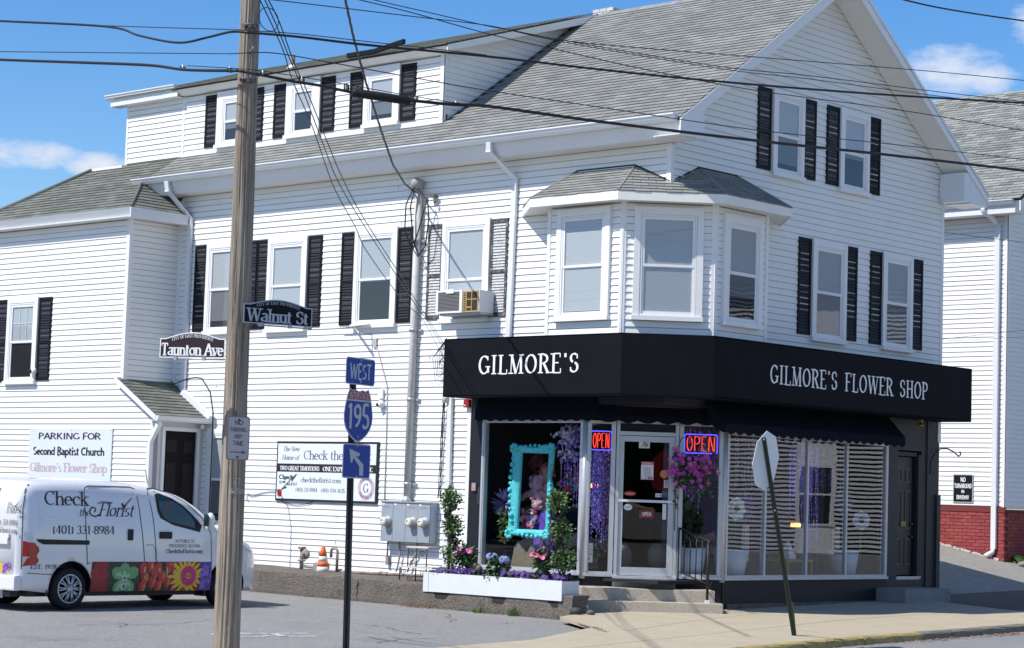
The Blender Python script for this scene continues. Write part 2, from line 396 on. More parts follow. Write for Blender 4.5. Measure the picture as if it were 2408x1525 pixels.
# ------------------------------------------------------------------ palette
M_vinyl = mat('white_vinyl', (0.80, 0.80, 0.775), 0.45, spec=0.3, noise=(1.3, .04, 5), grime=(1.5, .60, (.60, .58, .52), .45))
M_vinyl2 = mat('cream_vinyl', (0.80, 0.785, 0.74), 0.45, spec=0.3, noise=(3.0, .035, 4))
M_trim = mat('white_trim', (0.78, 0.78, 0.775), 0.4, noise=(5.0, .03, 4))
M_alu = mat('white_aluminium', (0.72, 0.74, 0.76), 0.32, spec=0.5, noise=(1.6, .05, 5), grime=(2.2, .6, (.4, .42, .42), .4))
M_soffit = mat('soffit_white', (0.74, 0.73, 0.70), 0.5)
M_shade = mat('shutter_black', (0.008, 0.008, 0.011), 0.6, spec=0.2, noise=(9, .15, 4))
M_louv = mat('shutter_louvre', (0.014, 0.014, 0.02), 0.5, spec=0.3)
M_worn = mat('worn_louvre', (0.50, 0.50, 0.50), 0.7, noise=(14, .3, 6), grime=(22, .56, (.05, .05, .055), .9))
M_wornb = mat('worn_black', (0.05, 0.05, 0.055), 0.7, grime=(20, .5, (.34, .34, .34), .7))
M_shing = mat('shingle_grey', (0.24, 0.245, 0.235), 0.95, spec=0.1, island=.15, noise=(70, .13, 4, .9, .08, 3), bump=(180, .5, .004))
M_shing2 = mat('shingle_green_grey', (0.165, 0.175, 0.155), 0.95, spec=0.1, island=.20, noise=(70, .16, 4, .9, .1, 3), bump=(180, .5, .004))
M_gap = mat('siding_gap_shade', (0.30, 0.30, 0.30), 0.9); M_gap2 = mat('siding_gap_shade_pale', (0.5, 0.5, 0.5), 0.9)  # wall core tinted to deepen shade lines under the laps; paler on shaded gable
M_gravel = mat('gravelly_tarmac', (0.30, 0.285, 0.26), 0.97, spec=.1, noise=(32, .42, 4, 10, .2, 3, .8, .12, 3), bump=(40, 1.0, .03))
M_felt = mat('roof_felt', (0.035, 0.037, 0.037), 0.9)
M_awn = mat('awning_black', (0.0065, 0.007, 0.010), 0.7, spec=0.10, noise=(1.2, .35, 6), grime=(2.5, .64, (.018, .018, .021), .5), bump=(5, .2, .02))
M_awn2 = mat('awning_canvas', (0.005, 0.007, 0.015), 0.85, spec=0.12, noise=(6, .2, 4), bump=(9, .4, .02))
M_letter = mat('white_letter', (0.8, 0.81, 0.82), 0.5)
M_char = mat('charcoal_paint', (0.014, 0.016, 0.021), 0.5, spec=0.3, noise=(4, .15, 5), bump=(2, .1, .01))
M_char2 = mat('dark_brown_grey', (0.035, 0.037, 0.038), 0.55, noise=(4, .12, 4))
M_frame = mat('aluminium_frame', (0.52, 0.54, 0.56), 0.35, metal=0.3, noise=(12, .08, 4), grime=(9, .62, (.25, .25, .25), .5))
M_glass = glass('shop_glass', (0.90, 0.93, 0.94), refl=1.1, wav=(0.7, .08, .02))
M_glassw = glass('old_wavy_glass', (0.80, 0.83, 0.84), refl=1.7, wav=(1.3, .055, .012))
M_pane = glass('window_pane', (0.86, 0.89, 0.91), refl=1.35, wav=(2.2, .08, .01))
M_blind = mat('blind_slats', (0.52, 0.53, 0.54), 0.6)
M_blindd = mat('screened_blind', (0.20, 0.20, 0.21), 0.8)
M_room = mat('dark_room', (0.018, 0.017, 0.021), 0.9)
M_asph = mat('asphalt', (0.255, 0.253, 0.245), 0.95, spec=0.12, noise=(60, .30, 3, 20, .30, 4, 6, .10, 4, .5, .08, 3), bump=(45, 1.0, .015), grime=(.55, .56, (.13, .13, .13), .45))
M_asph2 = mat('road_asphalt', (0.25, 0.25, 0.248), 0.95, spec=0.2, noise=(80, .28, 3, 24, .2, 4, .6, .1, 3), bump=(120, .9, .012))
M_walk = mat('concrete_walk', (0.415, 0.36, 0.265), 0.92, spec=0.2, noise=(60, .10, 3, 14, .08, 4, 1.2, .10, 5), bump=(90, .5, .004), grime=(7, .63, (.2, .17, .13), .5))
M_joint = mat('walk_joint', (0.09, 0.08, 0.065), 1.0)
M_conc = mat('pebbled_concrete', (0.44, 0.395, 0.32), 0.95, noise=(45, .30, 4, 3, .1, 3), bump=(60, 1.0, .012), grime=(6, .62, (.16, .13, .1), .5))
M_oldc = mat('old_wall_concrete', (0.145, 0.128, 0.108), 0.97, noise=(26, .55, 5, 2.2, .25, 4), bump=(32, 1.0, .03), grime=(3, .55, (.06, .055, .05), .6))
M_grass = mat('grass_blade', (0.07, 0.13, 0.03), 0.8, island=.35)
M_leaf = mat('leaf_green', (0.055, 0.115, 0.03), 0.5, spec=0.5, island=.45)
M_leafl = mat('leaf_light', (0.13, 0.22, 0.045), 0.5, spec=0.5, island=.4)
M_leafd = mat('leaf_dark', (0.022, 0.05, 0.018), 0.5, spec=0.45, island=.4)
M_stem = mat('stem', (0.09, 0.075, 0.045), 0.8)
M_blk = mat('black_rubber', (0.012, 0.012, 0.013), 0.6, spec=0.3)
M_cable = mat('cable_black', (0.012, 0.012, 0.014), 0.5, spec=0.4)
M_steel = mat('galvanised_steel', (0.42, 0.44, 0.45), 0.45, metal=0.5, noise=(20, .12, 4))
M_white = mat('plain_white', (0.78, 0.78, 0.78), 0.5)
M_black = mat('print_black', (0.018, 0.018, 0.022), 0.6)

# ------------------------------------------------------------------ ground
def GS(x, y): return 0.04 + 0.018 * y - 0.015 * x          # pavement
def GLt(x, y): return -0.09 - 0.008 * x + 0.006 * y        # car park
def driveway_z(x, y): return 0.025 + 0.018 * min(y, 8) + 0.205 * max(0.0, -x - 0.75) - .015 * max(x, 0)

def grid(name, xs, ys, fz, m, cond=None, kind='structure', sm=True):
    mb = MB(); idx = {}
    for i, x in enumerate(xs):
        for j, y in enumerate(ys): idx[i, j] = len(mb.v); mb.v.append((x, y, fz(x, y)))
    for i in range(len(xs) - 1):
        for j in range(len(ys) - 1):
            if cond and not cond((xs[i] + xs[i + 1]) / 2, (ys[j] + ys[j + 1]) / 2): continue
            mb.f.append([idx[i, j], idx[i + 1, j], idx[i + 1, j + 1], idx[i, j + 1]]); mb.m.append(0); mb.sm.append(sm)
    return mb.build(name, m, kind=kind)
def lin(a, b, n): return [a + (b - a) * i / n for i in range(n + 1)]
# wide earth sheet under everything, out to the horizon
g = MB(); g.poly([(-900, -900, -.45), (900, -900, -.45), (900, 900, -.45), (-900, 900, -.45)])
g.build('ground', mat('earth', (0.30, 0.285, 0.25), 1.0, noise=(.2, .2, 3)), kind='structure')
# the car park: everything left of the pavement
def bx_(y): # pavement edge x at y (seen edge of the concrete apron)
    P_ = [(-60, 3.0), (-7.4, 2.25), (-5.3, 2.11), (-3.44, 1.85), (-2.6, 0.6), (-1.9, -.25), (-1.2, -.45), (60, -.45)]
    for (y0, x0), (y1, x1) in zip(P_, P_[1:]):
        if y0 <= y <= y1: return x0 + (x1 - x0) * (y - y0) / (y1 - y0)
    return P_[-1][1]
lot = MB()
ys = [-60, -30, -15, -10, -7.4, -6.3, -5.3, -4.4, -3.44, -3.0, -2.6, -2.2, -1.9, -1.5, -1.2, 0.0]
for y0, y1 in zip(ys, ys[1:]):
    X = [-60, -20, -12, -6, -3]
    r0 = [(x, y0) for x in X] + [(bx_(y0) + .05, y0)]; r1 = [(x, y1) for x in X] + [(bx_(y1) + .05, y1)]
    for k in range(len(r0) - 1):
        lot.poly([(p[0], p[1], GLt(*p)) for p in (r0[k], r0[k + 1], r1[k + 1], r1[k])])
lot.build('car_park', M_asph, kind='structure')
# pavement slabs: recessed joints between them
def curb_x(y):
    P_ = [(-60, 7.5), (-7, 5.0), (-3.67, 4.15), (-1.2, 4.0), (1, 4.02), (3.75, 4.05), (60, 4.3)]
    for (y0, x0), (y1, x1) in zip(P_, P_[1:]):
        if y0 <= y <= y1: return x0 + (x1 - x0) * (y - y0) / (y1 - y0)
    return 4.2
walk = MB()
ysw = [-60, -30, -14, -9, -7.4, -6.3, -5.3, -4.4, -3.44, -3.0, -2.6, -2.2, -1.9, -1.5, -1.2, 0, 1, 3, 5, 6.3, 8, 20, 60]
for y0, y1 in zip(ysw, ysw[1:]):
    def row(y): return [(bx_(y) + (0 if y < 0 else -.1) + (curb_x(y) - bx_(y)) * t, y) for t in (0, .33, .66, 1)]
    a, b = row(y0), row(y1)
    for k in range(3): walk.poly([(p[0], p[1], GS(*p) - .014) for p in (a[k], a[k + 1], b[k + 1], b[k])])
wk = walk.build('pavement', M_joint, kind='structure')
def slab(poly):
    cx = sum(p[0] for p in poly) / len(poly); cy = sum(p[1] for p in poly) / len(poly)
    q = []
    for p in poly:
        d = Vector((cx - p[0], cy - p[1])); d.normalize(); q.append((p[0] + d.x * .016, p[1] + d.y * .016))
    top = [(p[0], p[1], GS(*p)) for p in q]
    n = len(top); bot = [(p[0], p[1], p[2] - .05) for p in top]
    mb = MB(); mb.add(top + bot, [tuple(range(n))] + [(i + n, (i + 1) % n + n, (i + 1) % n, i) for i in range(n)])
    mb.build('slab', M_walk, wk)
j1 = lambda y: 1.55 - .26 * (y + 2) if y < 1 else 0.77 - .02 * (y - 1)   # long joints, roughly along the street
j2 = lambda y: 2.62 - .13 * (y + 1.5) if y < 2 else 2.17 - .01 * (y - 2)
yb = [-30, -18, -12.5, -9.5, -7.4, -5.3, -3.0, -.6, 1.6, 3.9, 6.55]
for y0, y1 in zip(yb, yb[1:]):
    e0, e1 = bx_(y0), bx_(y1)
    if y1 <= -7.4:
        c = [e0, (e0 + curb_x(y0)) / 2, curb_x(y0)], [e1, (e1 + curb_x(y1)) / 2, curb_x(y1)]
    elif y1 <= -3.0:
        c = [e0, max(e0 + .4, min(j2(y0), 3.4)), curb_x(y0)], [e1, max(e1 + .4, min(j2(y1), 3.2)), curb_x(y1)]
    else:
        lo0 = -.45 if y0 > -3.0 else 1.0
        c = [lo0, j1(y0), j2(y0), curb_x(y0)], [-.45, j1(y1), j2(y1), curb_x(y1)]
        if y0 == -3.0: c[0][0] = 1.25
    for k in range(len(c[0]) - 1):
        if y0 == -3.0 and k == 0:
            slab([(c[0][0], y0), (c[0][1], y0), (c[1][1], y1), (c[1][0], y1), (-.45, -1.5), (-.3, -2.0), (.6, -2.6)])
        else: slab([(c[0][k], y0), (c[0][k + 1], y0), (c[1][k + 1], y1), (c[1][k], y1)])
# side pavement beyond the driveway mouth, the part across the mouth is one apron
slab([(-.05, 6.55), (2.27, 6.55), (.6, 7.2), (-.05, 7.45)])
slab([(2.3, 6.55), (4.08, 6.55), (4.1, 9.5), (3.0, 9.5), (2.76, 6.62)])
slab([(3.0, 9.5), (4.1, 9.5), (4.15, 14), (3.1, 14)])
# driveway ramps up between the houses
grid('driveway', lin(-14, -0.75, 12) + lin(-.5, 3.05, 8), lin(6.5, 22, 14), lambda x, y: driveway_z(x, y) - .004, M_gravel)
# kerb stones
kerb_m = mat('kerb_stone', (0.20, 0.18, 0.145), 0.97, noise=(30, .25, 4, 2, .15, 3), bump=(25, .9, .02), grime=(4, .56, (.07, .065, .05), .7))
kerb_y = mat('kerb_yellow', (0.38, 0.30, 0.12), 0.95, noise=(30, .2, 4), bump=(25, .9, .02), grime=(6, .52, (.2, .16, .1), .8))
kb = bpy.data.objects.new('kerb', None); col.objects.link(kb); kb['kind'] = 'structure'
yy = [-14, -12, -10, -8.2, -6.6, -5.1, -3.6, -2.2, -.7, .8, 2.4, 4.0, 5.6, 7.2, 8.9, 10.6, 13, 16]
for y0, y1 in zip(yy, yy[1:]):
    mb = MB(); n = 6
    for k in range(n):
        ya = y0 + .012 + (y1 - y0 - .024) * k / n; yc = y0 + .012 + (y1 - y0 - .024) * (k + 1) / n
        V_ = []
        for y in (ya, yc):
            x = curb_x(y) + .012; z = GS(x, y)
            j = .012 * math.sin(y * 7.3) + .008 * math.sin(y * 17)
            V_.append([(x, y, z - .3), (x, y, z + .004 + j * .4), (x + .13, y, z + .002 + j * .5), (x + .16 + j, y, z - .025 + j), (x + .19 + j, y, z - .3)])
        a, b = V_
        for i in range(4): mb.poly([a[i], a[i + 1], b[i + 1], b[i]])
        if k == 0: mb.poly(list(reversed(a)))
        if k == n - 1: mb.poly(b)
    mb.build('kerb_stone', kerb_y if -3.7 < y0 < .7 else kerb_m, kb)
# road: gutter level 0.13 below the pavement
grid('road', lin(4.05, 60, 16), [-60, -30, -14, -8, -4, -2, 0, 2, 4, 8, 16, 40, 80], lambda x, y: GS(4, y) - .105 - .01 * min(x - 4, 6), M_asph2)
# scraps of leaf litter in the gutter
lit = MB()
for k in range(260):
    y = rnd.choice([rnd.gauss(1.0, .5), rnd.gauss(2.9, .35), rnd.uniform(-2, 5)]); x = curb_x(y) + .25 + abs(rnd.gauss(0, .09))
    z = GS(4, y) - .105 + rnd.uniform(.0, .015); s_ = rnd.uniform(.012, .03); a = rnd.uniform(0, 6.3)
    lit.poly([(x + s_ * math.cos(a + t), y + s_ * math.sin(a + t), z + rnd.uniform(0, .015)) for t in (0, 1.8, 3.1, 4.6)], rnd.choice([0, 0, 1]))
lit.build('leaf_litter', [mat('litter_pale', (.3, .22, .15), .9, island=.5), mat('litter_red', (.35, .09, .04), .9, island=.4)], kind='stuff')
# painted wheelchair symbol, worn, on the car park
pt = MB(); zp = lambda x, y: (x, y, GLt(x, y) + .004)
pm = mat('worn_paint', (0.52, 0.55, 0.55), .9, noise=(20, .3, 5), grime=(9, .5, (.25, .26, .27), .8))
def pstrip(pts, w):
    for (x0, y0), (x1, y1) in zip(pts, pts[1:]):
        d = Vector((x1 - x0, y1 - y0)).normalized() * w / 2; n_ = Vector((-d.y, d.x))
        pt.poly([zp(x0 - d.x + n_.x, y0 - d.y + n_.y), zp(x1 + d.x + n_.x, y1 + d.y + n_.y), zp(x1 + d.x - n_.x, y1 + d.y - n_.y), zp(x0 - d.x - n_.x, y0 - d.y - n_.y)])
c0 = Vector((-.35, -7.55)); eu = Vector((.35, .94)).normalized(); ev = Vector((-.94, .35)).normalized()
def pp(a, b): q = c0 + eu * a + ev * b; return (q.x, q.y)
pstrip([pp(.34 * math.cos(t) - .45, .34 * math.sin(t)) for t in [R(a) for a in range(30, 331, 30)]], .09)
pstrip([pp(-.35, .2), pp(.05, .2), pp(.05, -.25), pp(.45, -.25)], .11); pstrip([pp(.05, .2), pp(.5, .2)], .1)
pt.build('painted_symbol', pm, kind='structure')

# tufts of grass
def tuft(mb, x, y, z, h, n, spread):
    for k in range(n):
        a = rnd.uniform(0, 6.28); bx = x + rnd.gauss(0, spread); by = y + rnd.gauss(0, spread)
        hh = h * rnd.uniform(.4, 1.0); lx, ly = math.cos(a) * hh * .5, math.sin(a) * hh * .5; w = .006
        mb.poly([(bx - w, by, z), (bx + w, by, z), (bx + w * .6 + lx * .5, by + ly * .5, z + hh * .7), (bx + lx, by + ly, z + hh)])
gr = MB()
for t in [i / 40 for i in range(41)]:
    x, y = (1.2 + .65 * t if t < 1 else 0), -3.0 - .5 * t
    tuft(gr, x + .02, y, GS(x, y) - .03, .05, 10, .035)
for t in range(30):
    y = -3.5 - t * .13; tuft(gr, bx_(y) + .02, y, GS(bx_(y), y) - .04, .03, 4, .03)
gr.build('joint_grass', M_grass, kind='stuff')
gr = MB()
for (x, y, h, n) in ((-2.45, -1.42, .12, 60), (-1.75, -1.42, .17, 45), (-2.2, -1.4, .05, 30), (-8.2, -1.15, .12, 40), (-6.2, -1.15, .06, 30)):
    tuft(gr, x, y, GLt(x, y) - .01, h, n, .07 if n > 50 else .04)
gr.build('wall_foot_grass', M_grass, kind='stuff')
gr = MB()   # rust coloured dead leaves by the wall foot
for k in range(120):
    x = rnd.gauss(-3.75, .22); y = -1.45 + rnd.gauss(0, .06); s_ = .018; a = rnd.uniform(0, 6.3)
    gr.poly([(x + s_ * math.cos(a + t), y + s_ * math.sin(a + t), GLt(x, y) + .006 + rnd.uniform(0, .01)) for t in (0, 1.8, 3.1, 4.6)])
gr.build('dead_leaves', mat('rusty_leaf', (.28, .09, .035), .9, island=.4), kind='stuff')

# tar-dark cracks wandering over the car park
ck_ = MB()
for (x, y, a, n) in ((-2.6, -9.0, 2.2, 16), (-3.4, -8.6, .4, 12), (-6.2, -9.4, 1.2, 14), (.4, -5.6, 2.9, 18), (-1.2, -3.4, 2.6, 16), (1.2, -7.2, 1.9, 12)):
    for k in range(n):
        a += rnd.uniform(-.5, .5); l = rnd.uniform(.08, .2); w_ = rnd.uniform(.004, .011); x2, y2 = x + l * math.cos(a), y + l * math.sin(a); nx, ny = -math.sin(a) * w_, math.cos(a) * w_
        if x2 < bx_(y2) - .1: ck_.poly([(x + nx, y + ny, GLt(x, y) + .003), (x - nx, y - ny, GLt(x, y) + .003), (x2 - nx, y2 - ny, GLt(x2, y2) + .003), (x2 + nx, y2 + ny, GLt(x2, y2) + .003)])
        x, y = x2, y2
ck_.build('asphalt_crack', mat('crack_dark', (.05, .05, .048), 1.0), kind='stuff')
ws_ = MB()   # grit and small stones on the paving
for k in range(420):
    y = rnd.uniform(-9, 6.5); x = rnd.uniform(bx_(y) + .1 if y < -1.5 else .6, curb_x(y)); s_ = rnd.uniform(.004, .012); a = rnd.uniform(0, 6.3)
    ws_.poly([(x + s_ * math.cos(a + t), y + s_ * math.sin(a + t), GS(x, y) + .003) for t in (0, 1.8, 3.4, 4.9)])
ws_.build('pavement_grit', mat('grit', (.10, .085, .06), .9, island=.5), kind='stuff')
# ------------------------------------------------------------------ the flower shop house
EXPO = 0.108
house = thing('corner_house', 'white clapboard corner house with black shutters and a flower shop downstairs', 'house', (-6, 4, 0))
def boards(F, a_range, z0, z1, parent, m=M_vinyl, stuff=False, seam=False, name='siding_board'):
    """courses of clapboard on frame F; a_range(z) -> (a0, a1) or None"""
    n = int(round((z1 - z0) / EXPO)); acc = MB() if stuff else None
    for k in range(n):
        z = z0 + k * EXPO; zt = min(z + EXPO, z1)
        r0 = a_range(z + .002); r1 = a_range(zt - .002)
        if not r0 or not r1: continue
        mb = acc if stuff else MB()
        lip = .017; a0, a1, b0, b1 = r0[0], r0[1], r1[0], r1[1]
        d = rnd.uniform(-.0012, .0012); lz = .012
        P_ = [F(a0, z, .0), F(a1, z, .0), F(a1, z, lip + d), F(a0, z, lip + d), F(b0, zt - .009, .0), F(b1, zt - .009, .0), F(b1, zt - .009, .003), F(b0, zt - .009, .003),
              F(a0, z + lz, lip + d), F(a1, z + lz, lip + d)]
        mb.add(P_, [(0, 3, 2, 1), (3, 8, 9, 2), (8, 7, 6, 9), (1, 2, 9, 6, 5), (0, 4, 7, 8, 3), (4, 5, 6, 7)])
        if not stuff: mb.build(name, m, parent)
    if stuff: acc.build('siding_boards', m, parent, kind='stuff')

# --- walls
roofz = lambda y: 7.99 + .695 * y if y < 4.13 else 7.99 + .695 * (8.26 - y)
w = MB()
w.box(-12.1, 0, .001, .12, 3.3, 7.45); w.box(-12.1, -4.12, .001, .12, -.15, 3.3)
long_wall = w.build('long_wall', M_gap, house)
w = MB()
w.prism([(-.001, 0.0, 3.3), (-.001, 8.1, 3.3), (-.001, 8.1, 7.5), (-.001, 4.13, roofz(4.13) - .12), (-.001, 0, 7.6)], (-.12, 0, 0))
gable_wall = w.build('gable_wall', M_gap2, house, fix=True)
w = MB(); w.box(-12.0, -.12, 8.0, 8.1, -.1, 7.4); w.box(-12.1, -.12, 7.98, 8.0, 3.2, 3.3)
w.build('rear_wall', M_vinyl2, house)
boards(FA, lambda z: (-12.05, -.06) if z > 4.30 else (-12.05, -4.19), .245, 7.37, long_wall)
gt = lambda z: (.0 + .06, 8.04) if z < 7.2 else ((z - 7.99) / .695 + .22, 8.26 - (z - 7.99) / .695 - .22) if z > 8.1 else (.06, 8.04)
def gr_(z):
    lo = max(.06, (z + .08 - 7.99) / .695); hi = min(8.04, 8.26 - (z + .08 - 7.99) / .695)
    return (lo, hi) if hi - lo > .15 else None
boards(FB, gr_, 4.28, 10.75, gable_wall)
# corner boards
cb = MB()
cb.box(-.07, .022, -.022, -.0005, 6.62, 7.36); cb.box(.0005, .022, -.0005, .07, 6.62, 7.36)
cb.box(.0005, .022, 8.03, 8.122, 3.0, 7.5)
cb.box(-4.19, -4.115, -.022, -.0005, .2, 3.45); cb.box(-12.1, -12.03, -.022, -.0005, .2, 7.3)
cb.each('corner_board', M_trim, house)
smm = MB()
for k in range(64):
    z = .245 + k * EXPO
    for a in (rnd.uniform(-11.5, -.4),) if k % 2 else ():
        if z > 4.3 or a < -4.3: smm.fb(FA, a, a + .0035, z + .001, z + EXPO * .85, .003, .0195)
smm.build('board_joints', mat('joint_grey', (.55, .55, .54), .9), house, kind='stuff')

# --- storefront dark walls
sf = MB()
sf.box(-4.113, -3.84, -.012, .2, -.1, 3.40)                    # dark column left of the display window
sf.box(-3.84, -1.60, -.006, .2, -.1, .555)                       # base under it
sf.box(-3.84, -1.58, -.006, .2, 3.03, 3.42)
sf.fb(FC, -1.115, -.63, -.1, .555, -.25, .006); sf.fb(FC, .37, 1.115, -.1, .555, -.25, .006)
sf.fb(FC, -1.115, 1.115, 3.06, 3.42, -.25, .006)
sf.box(-.2, .006, 1.60, 6.40, .13, .545); sf.box(-.2, .006, 1.58, 6.40, 2.92, 3.42)
sf.box(-.2, .012, 1.60, 6.6, -.05, .125)
shop_wall = sf.build('shop_wall', M_char, house)
sf = MB()
sf.box(-.2, .004, 6.402, 6.72, .0, 3.42); sf.box(-.2, .004, 7.50, 8.1, .0, 3.42); sf.box(-.2, .004, 6.722, 7.498, 2.82, 3.42); sf.box(-.2, .004, 6.722, 7.498, .0, .52)
sf.box(.004, .03, 7.66, 7.72, .3, 3.4); sf.box(.004, .05, 7.98, 8.1, .25, 2.05)
sf.build('entry_wall', M_char2, house)
rc = MB(); rc.prism([(-1.66, -.012, 3.27), (.012, -.012, 3.27), (.012, 1.66, 3.27)], (0, 0, .14)); rc.build('entry_ceiling', M_char, house, fix=True)
pl = MB(); pl.box(.012, .05, 1.7, 6.45, -.05, .16); pl.build('plinth', M_oldc, house)
# interior shell of the shop
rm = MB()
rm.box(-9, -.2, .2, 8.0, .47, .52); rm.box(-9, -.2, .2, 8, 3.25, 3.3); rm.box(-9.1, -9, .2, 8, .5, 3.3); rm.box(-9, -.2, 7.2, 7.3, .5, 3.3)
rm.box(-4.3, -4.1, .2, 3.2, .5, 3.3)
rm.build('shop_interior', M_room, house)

# --- windows
def casing(mb, F, a0, a1, z0, z1, w_=.09, head=.11, d=.066, mi=0):
    mb.fb(F, a0, a0 + w_, z0 + .07, z1, .0, d, mi); mb.fb(F, a1 - w_, a1, z0 + .07, z1, .0, d, mi); mb.fb(F, a0 + w_ + .001, a1 - w_ - .001, z1 - head, z1 - .001, .0, d - .002, mi)
    mb.fb(F, a0 - .015, a1 + .015, z0, z0 + .068, .0, d + .03, mi)
def window(F, a0, a1, z0, z1, blind=1.0, lower='screen', label=None, w_=.09, head=.11, rail=.5, muntins=False, raised=0, parent=None, curtain=None):
    f = MB(); casing(f, F, a0, a1, z0, z1, w_, head)
    wn = f.build('window', M_trim, parent or house, label)
    b0, b1, c0_, c1_ = a0 + w_ + .004, a1 - w_ - .004, z0 + .072, z1 - head - .003
    f = MB(); t = .045
    for s_, (q0, q1, q2, q3, dd) in enumerate(((b0, b1, c0_, c1_, .040),)):
        f.fb(F, q0, q0 + .028, q2, q3, 0, .058); f.fb(F, q1 - .028, q1, q2, q3, 0, .058); f.fb(F, q0 + .028, q1 - .028, q3 - .03, q3, 0, .057); f.fb(F, q0 + .028, q1 - .028, q2, q2 + .03, 0, .057)
    b0 += .03; b1 -= .03; c0_ += .032; c1_ -= .032; zr = c0_ + (c1_ - c0_) * rail
    for (q2, q3, dd) in ((zr - .02, c1_, .050), (c0_, zr + .015, .041)):
        f.fb(F, b0, b0 + t * .8, q2, q3, .02, dd); f.fb(F, b1 - t * .8, b1, q2, q3, .02, dd); f.fb(F, b0 + t * .8, b1 - t * .8, q3 - t, q3, .02, dd); f.fb(F, b0 + t * .8, b1 - t * .8, q2, q2 + t * .9, .02, dd)
    if muntins:
        for k in (1, 2):
            x = b0 + t + (b1 - b0 - 2 * t) * k / 3; f.fb(F, x - .008, x + .008, zr, c1_ - t, .030, .0365)
        zz = (zr + c1_) / 2; f.fb(F, b0 + t, b1 - t, zz - .008, zz + .008, .030, .0355)
    f.build('sash', M_white, wn)
    for (q2, q3, dd) in ((zr, c1_ - t, .038), (c0_ + t, zr - .02, .033)):
        g_ = MB(); g_.poly([F(b0 + .03, q2, dd), F(b1 - .03, q2, dd), F(b1 - .03, q3, dd), F(b0 + .03, q3, dd)])
        g_.build('pane', M_pane, wn)
    # blind: real slats, drawn to the given height; room dark behind
    bk = MB(); bk.poly([F(b0, c0_, .0195), F(b1, c0_, .0195), F(b1, c1_, .0195), F(b0, c1_, .0195)]); bk.build('window_room', M_room if lower != 'white' else M_blindd, wn)
    if blind > 0:
        bl = MB(); zb = c1_ - (c1_ - c0_) * blind; z = c1_ - .03
        while z > zb:
            mi = 1 if (lower == 'screen' and z < zr) else 0
            bl.poly([F(b0 + .035, z, .026), F(b1 - .035, z, .026), F(b1 - .035, z + .0262, .0240), F(b0 + .035, z + .0262, .0240)], mi); z -= .027
        bl.build('blind', [curtain or M_blind, M_blindd if lower == 'screen' else M_blind], wn)
    return wn
def shutter(F, a0, a1, z0, z1, worn=0, parent=None):
    f = MB(); s_ = .045; d = .035
    fm = M_wornb if worn == 2 else M_shade
    f.fb(F, a0, a0 + s_, z0, z1, .0, d); f.fb(F, a1 - s_, a1, z0, z1, .0, d)
    zm = z0 + (z1 - z0) * .46
    for (q0, q1) in ((z0, z0 + .07), (zm - .03, zm + .03), (z1 - .07, z1)): f.fb(F, a0 + s_, a1 - s_, q0, q1, .0, d - .002)
    f.fb(F, a0 + s_, a1 - s_, z0 + .07, z1 - .07, 0, .014)
    sh = f.build('shutter', fm, parent or house, 'weathered shutter with its black paint worn to white' if worn == 2 else None)
    l = MB()
    for (q0, q1) in ((z0 + .07, zm - .03), (zm + .03, z1 - .07)):
        n = int((q1 - q0) / .047)
        for k in range(n):
            z = q0 + (q1 - q0) * k / n; h = (q1 - q0) / n
            l.add([F(a0 + s_, z + .004, d - .004), F(a1 - s_, z + .004, d - .004), F(a1 - s_, z + h * .9, .016), F(a0 + s_, z + h * .9, .016), F(a0 + s_, z + .004, .014), F(a1 - s_, z + .004, .014)],
                  [(0, 1, 2, 3), (5, 4, 3, 2), (4, 5, 1, 0)])
    l.build('louvres', M_worn if worn == 2 else (mat('half_worn_louvre', (.05, .05, .055), .7, noise=(12, .3, 5), grime=(18, .58, (.3, .3, .31), .8)) if worn == 1 else M_louv), sh, kind='stuff')
    return sh
# second floor, long wall
window(FA, -11.19, -10.12, 4.65, 6.41, .9)
window(FA, -9.42, -8.34, 4.64, 6.40, .95, lower='none')
window(FA, -7.08, -6.00, 4.65, 6.42, .55, raised=1)
window(FA, -4.90, -3.79, 4.67, 6.43, 1.0, lower='none', rail=.42)
for a in (-11.57, -10.10, -9.76, -8.33, -7.45, -6.00): shutter(FA, a, a + .36, 4.72, 6.38)
shutter(FA, -5.27, -4.91, 4.75, 6.39, 2); shutter(FA, -3.78, -3.40, 4.75, 6.40, 2)
# gable wall, second floor and attic
window(FB, 3.87, 4.90, 4.55, 6.29, 1.0, curtain=M_blind); window(FB, 6.05, 7.03, 4.56, 6.31, 1.0)
for a in (3.49, 4.90, 5.68, 7.04): shutter(FB, a, a + .365, 4.64, 6.28)
window(FB, 2.64, 3.54, 7.21, 8.67, .9); window(FB, 4.63, 5.54, 7.20, 8.66, .6)
for a, q in ((2.24, 1), (3.55, 1), (4.25, 1), (5.55, 0)): shutter(FB, a, a + .375, 7.28, 8.65, q)

# --- bay window on the corner, second floor
FE = frame((0, -.5, 0), (1, 0, 0), (0, -1, 0)); FG = frame((.51, 0, 0), (0, 1, 0), (1, 0, 0)); FD = frame((-.005, .005, 0), (1, 1, 0), (1, -1, 0))
FH = frame((-2.53, 0, 0), (1, -1, 0), (-1, -1, 0))
b = MB(); b.prism([(-2.53, .0, 4.33), (-2.05, -.499, 4.33), (-.515, -.499, 4.33), (.509, .515, 4.33), (.509, 1.90, 4.33), (.0, 2.40, 4.33), (-.3, .3, 4.33)], (0, 0, 2.12))
bay = b.build('bay_wall', M_gap, house, fix=True)
for F_, a0, a1 in ((FE, -2.02, -.545), (FD, -.69, .69), (FG, .55, 1.86), (FH, .03, .64)):
    boards(F_, lambda z: (a0, a1), 4.345, 6.40, bay, stuff=(F_ is FH))
b = MB()
for F_, a in ((FE, -2.045), (FE, -.525), (FD, -.705), (FD, .705), (FG, .535), (FG, 1.88)): b.fb(F_, a - .035, a + .035, 4.34, 6.44, .0, .024)
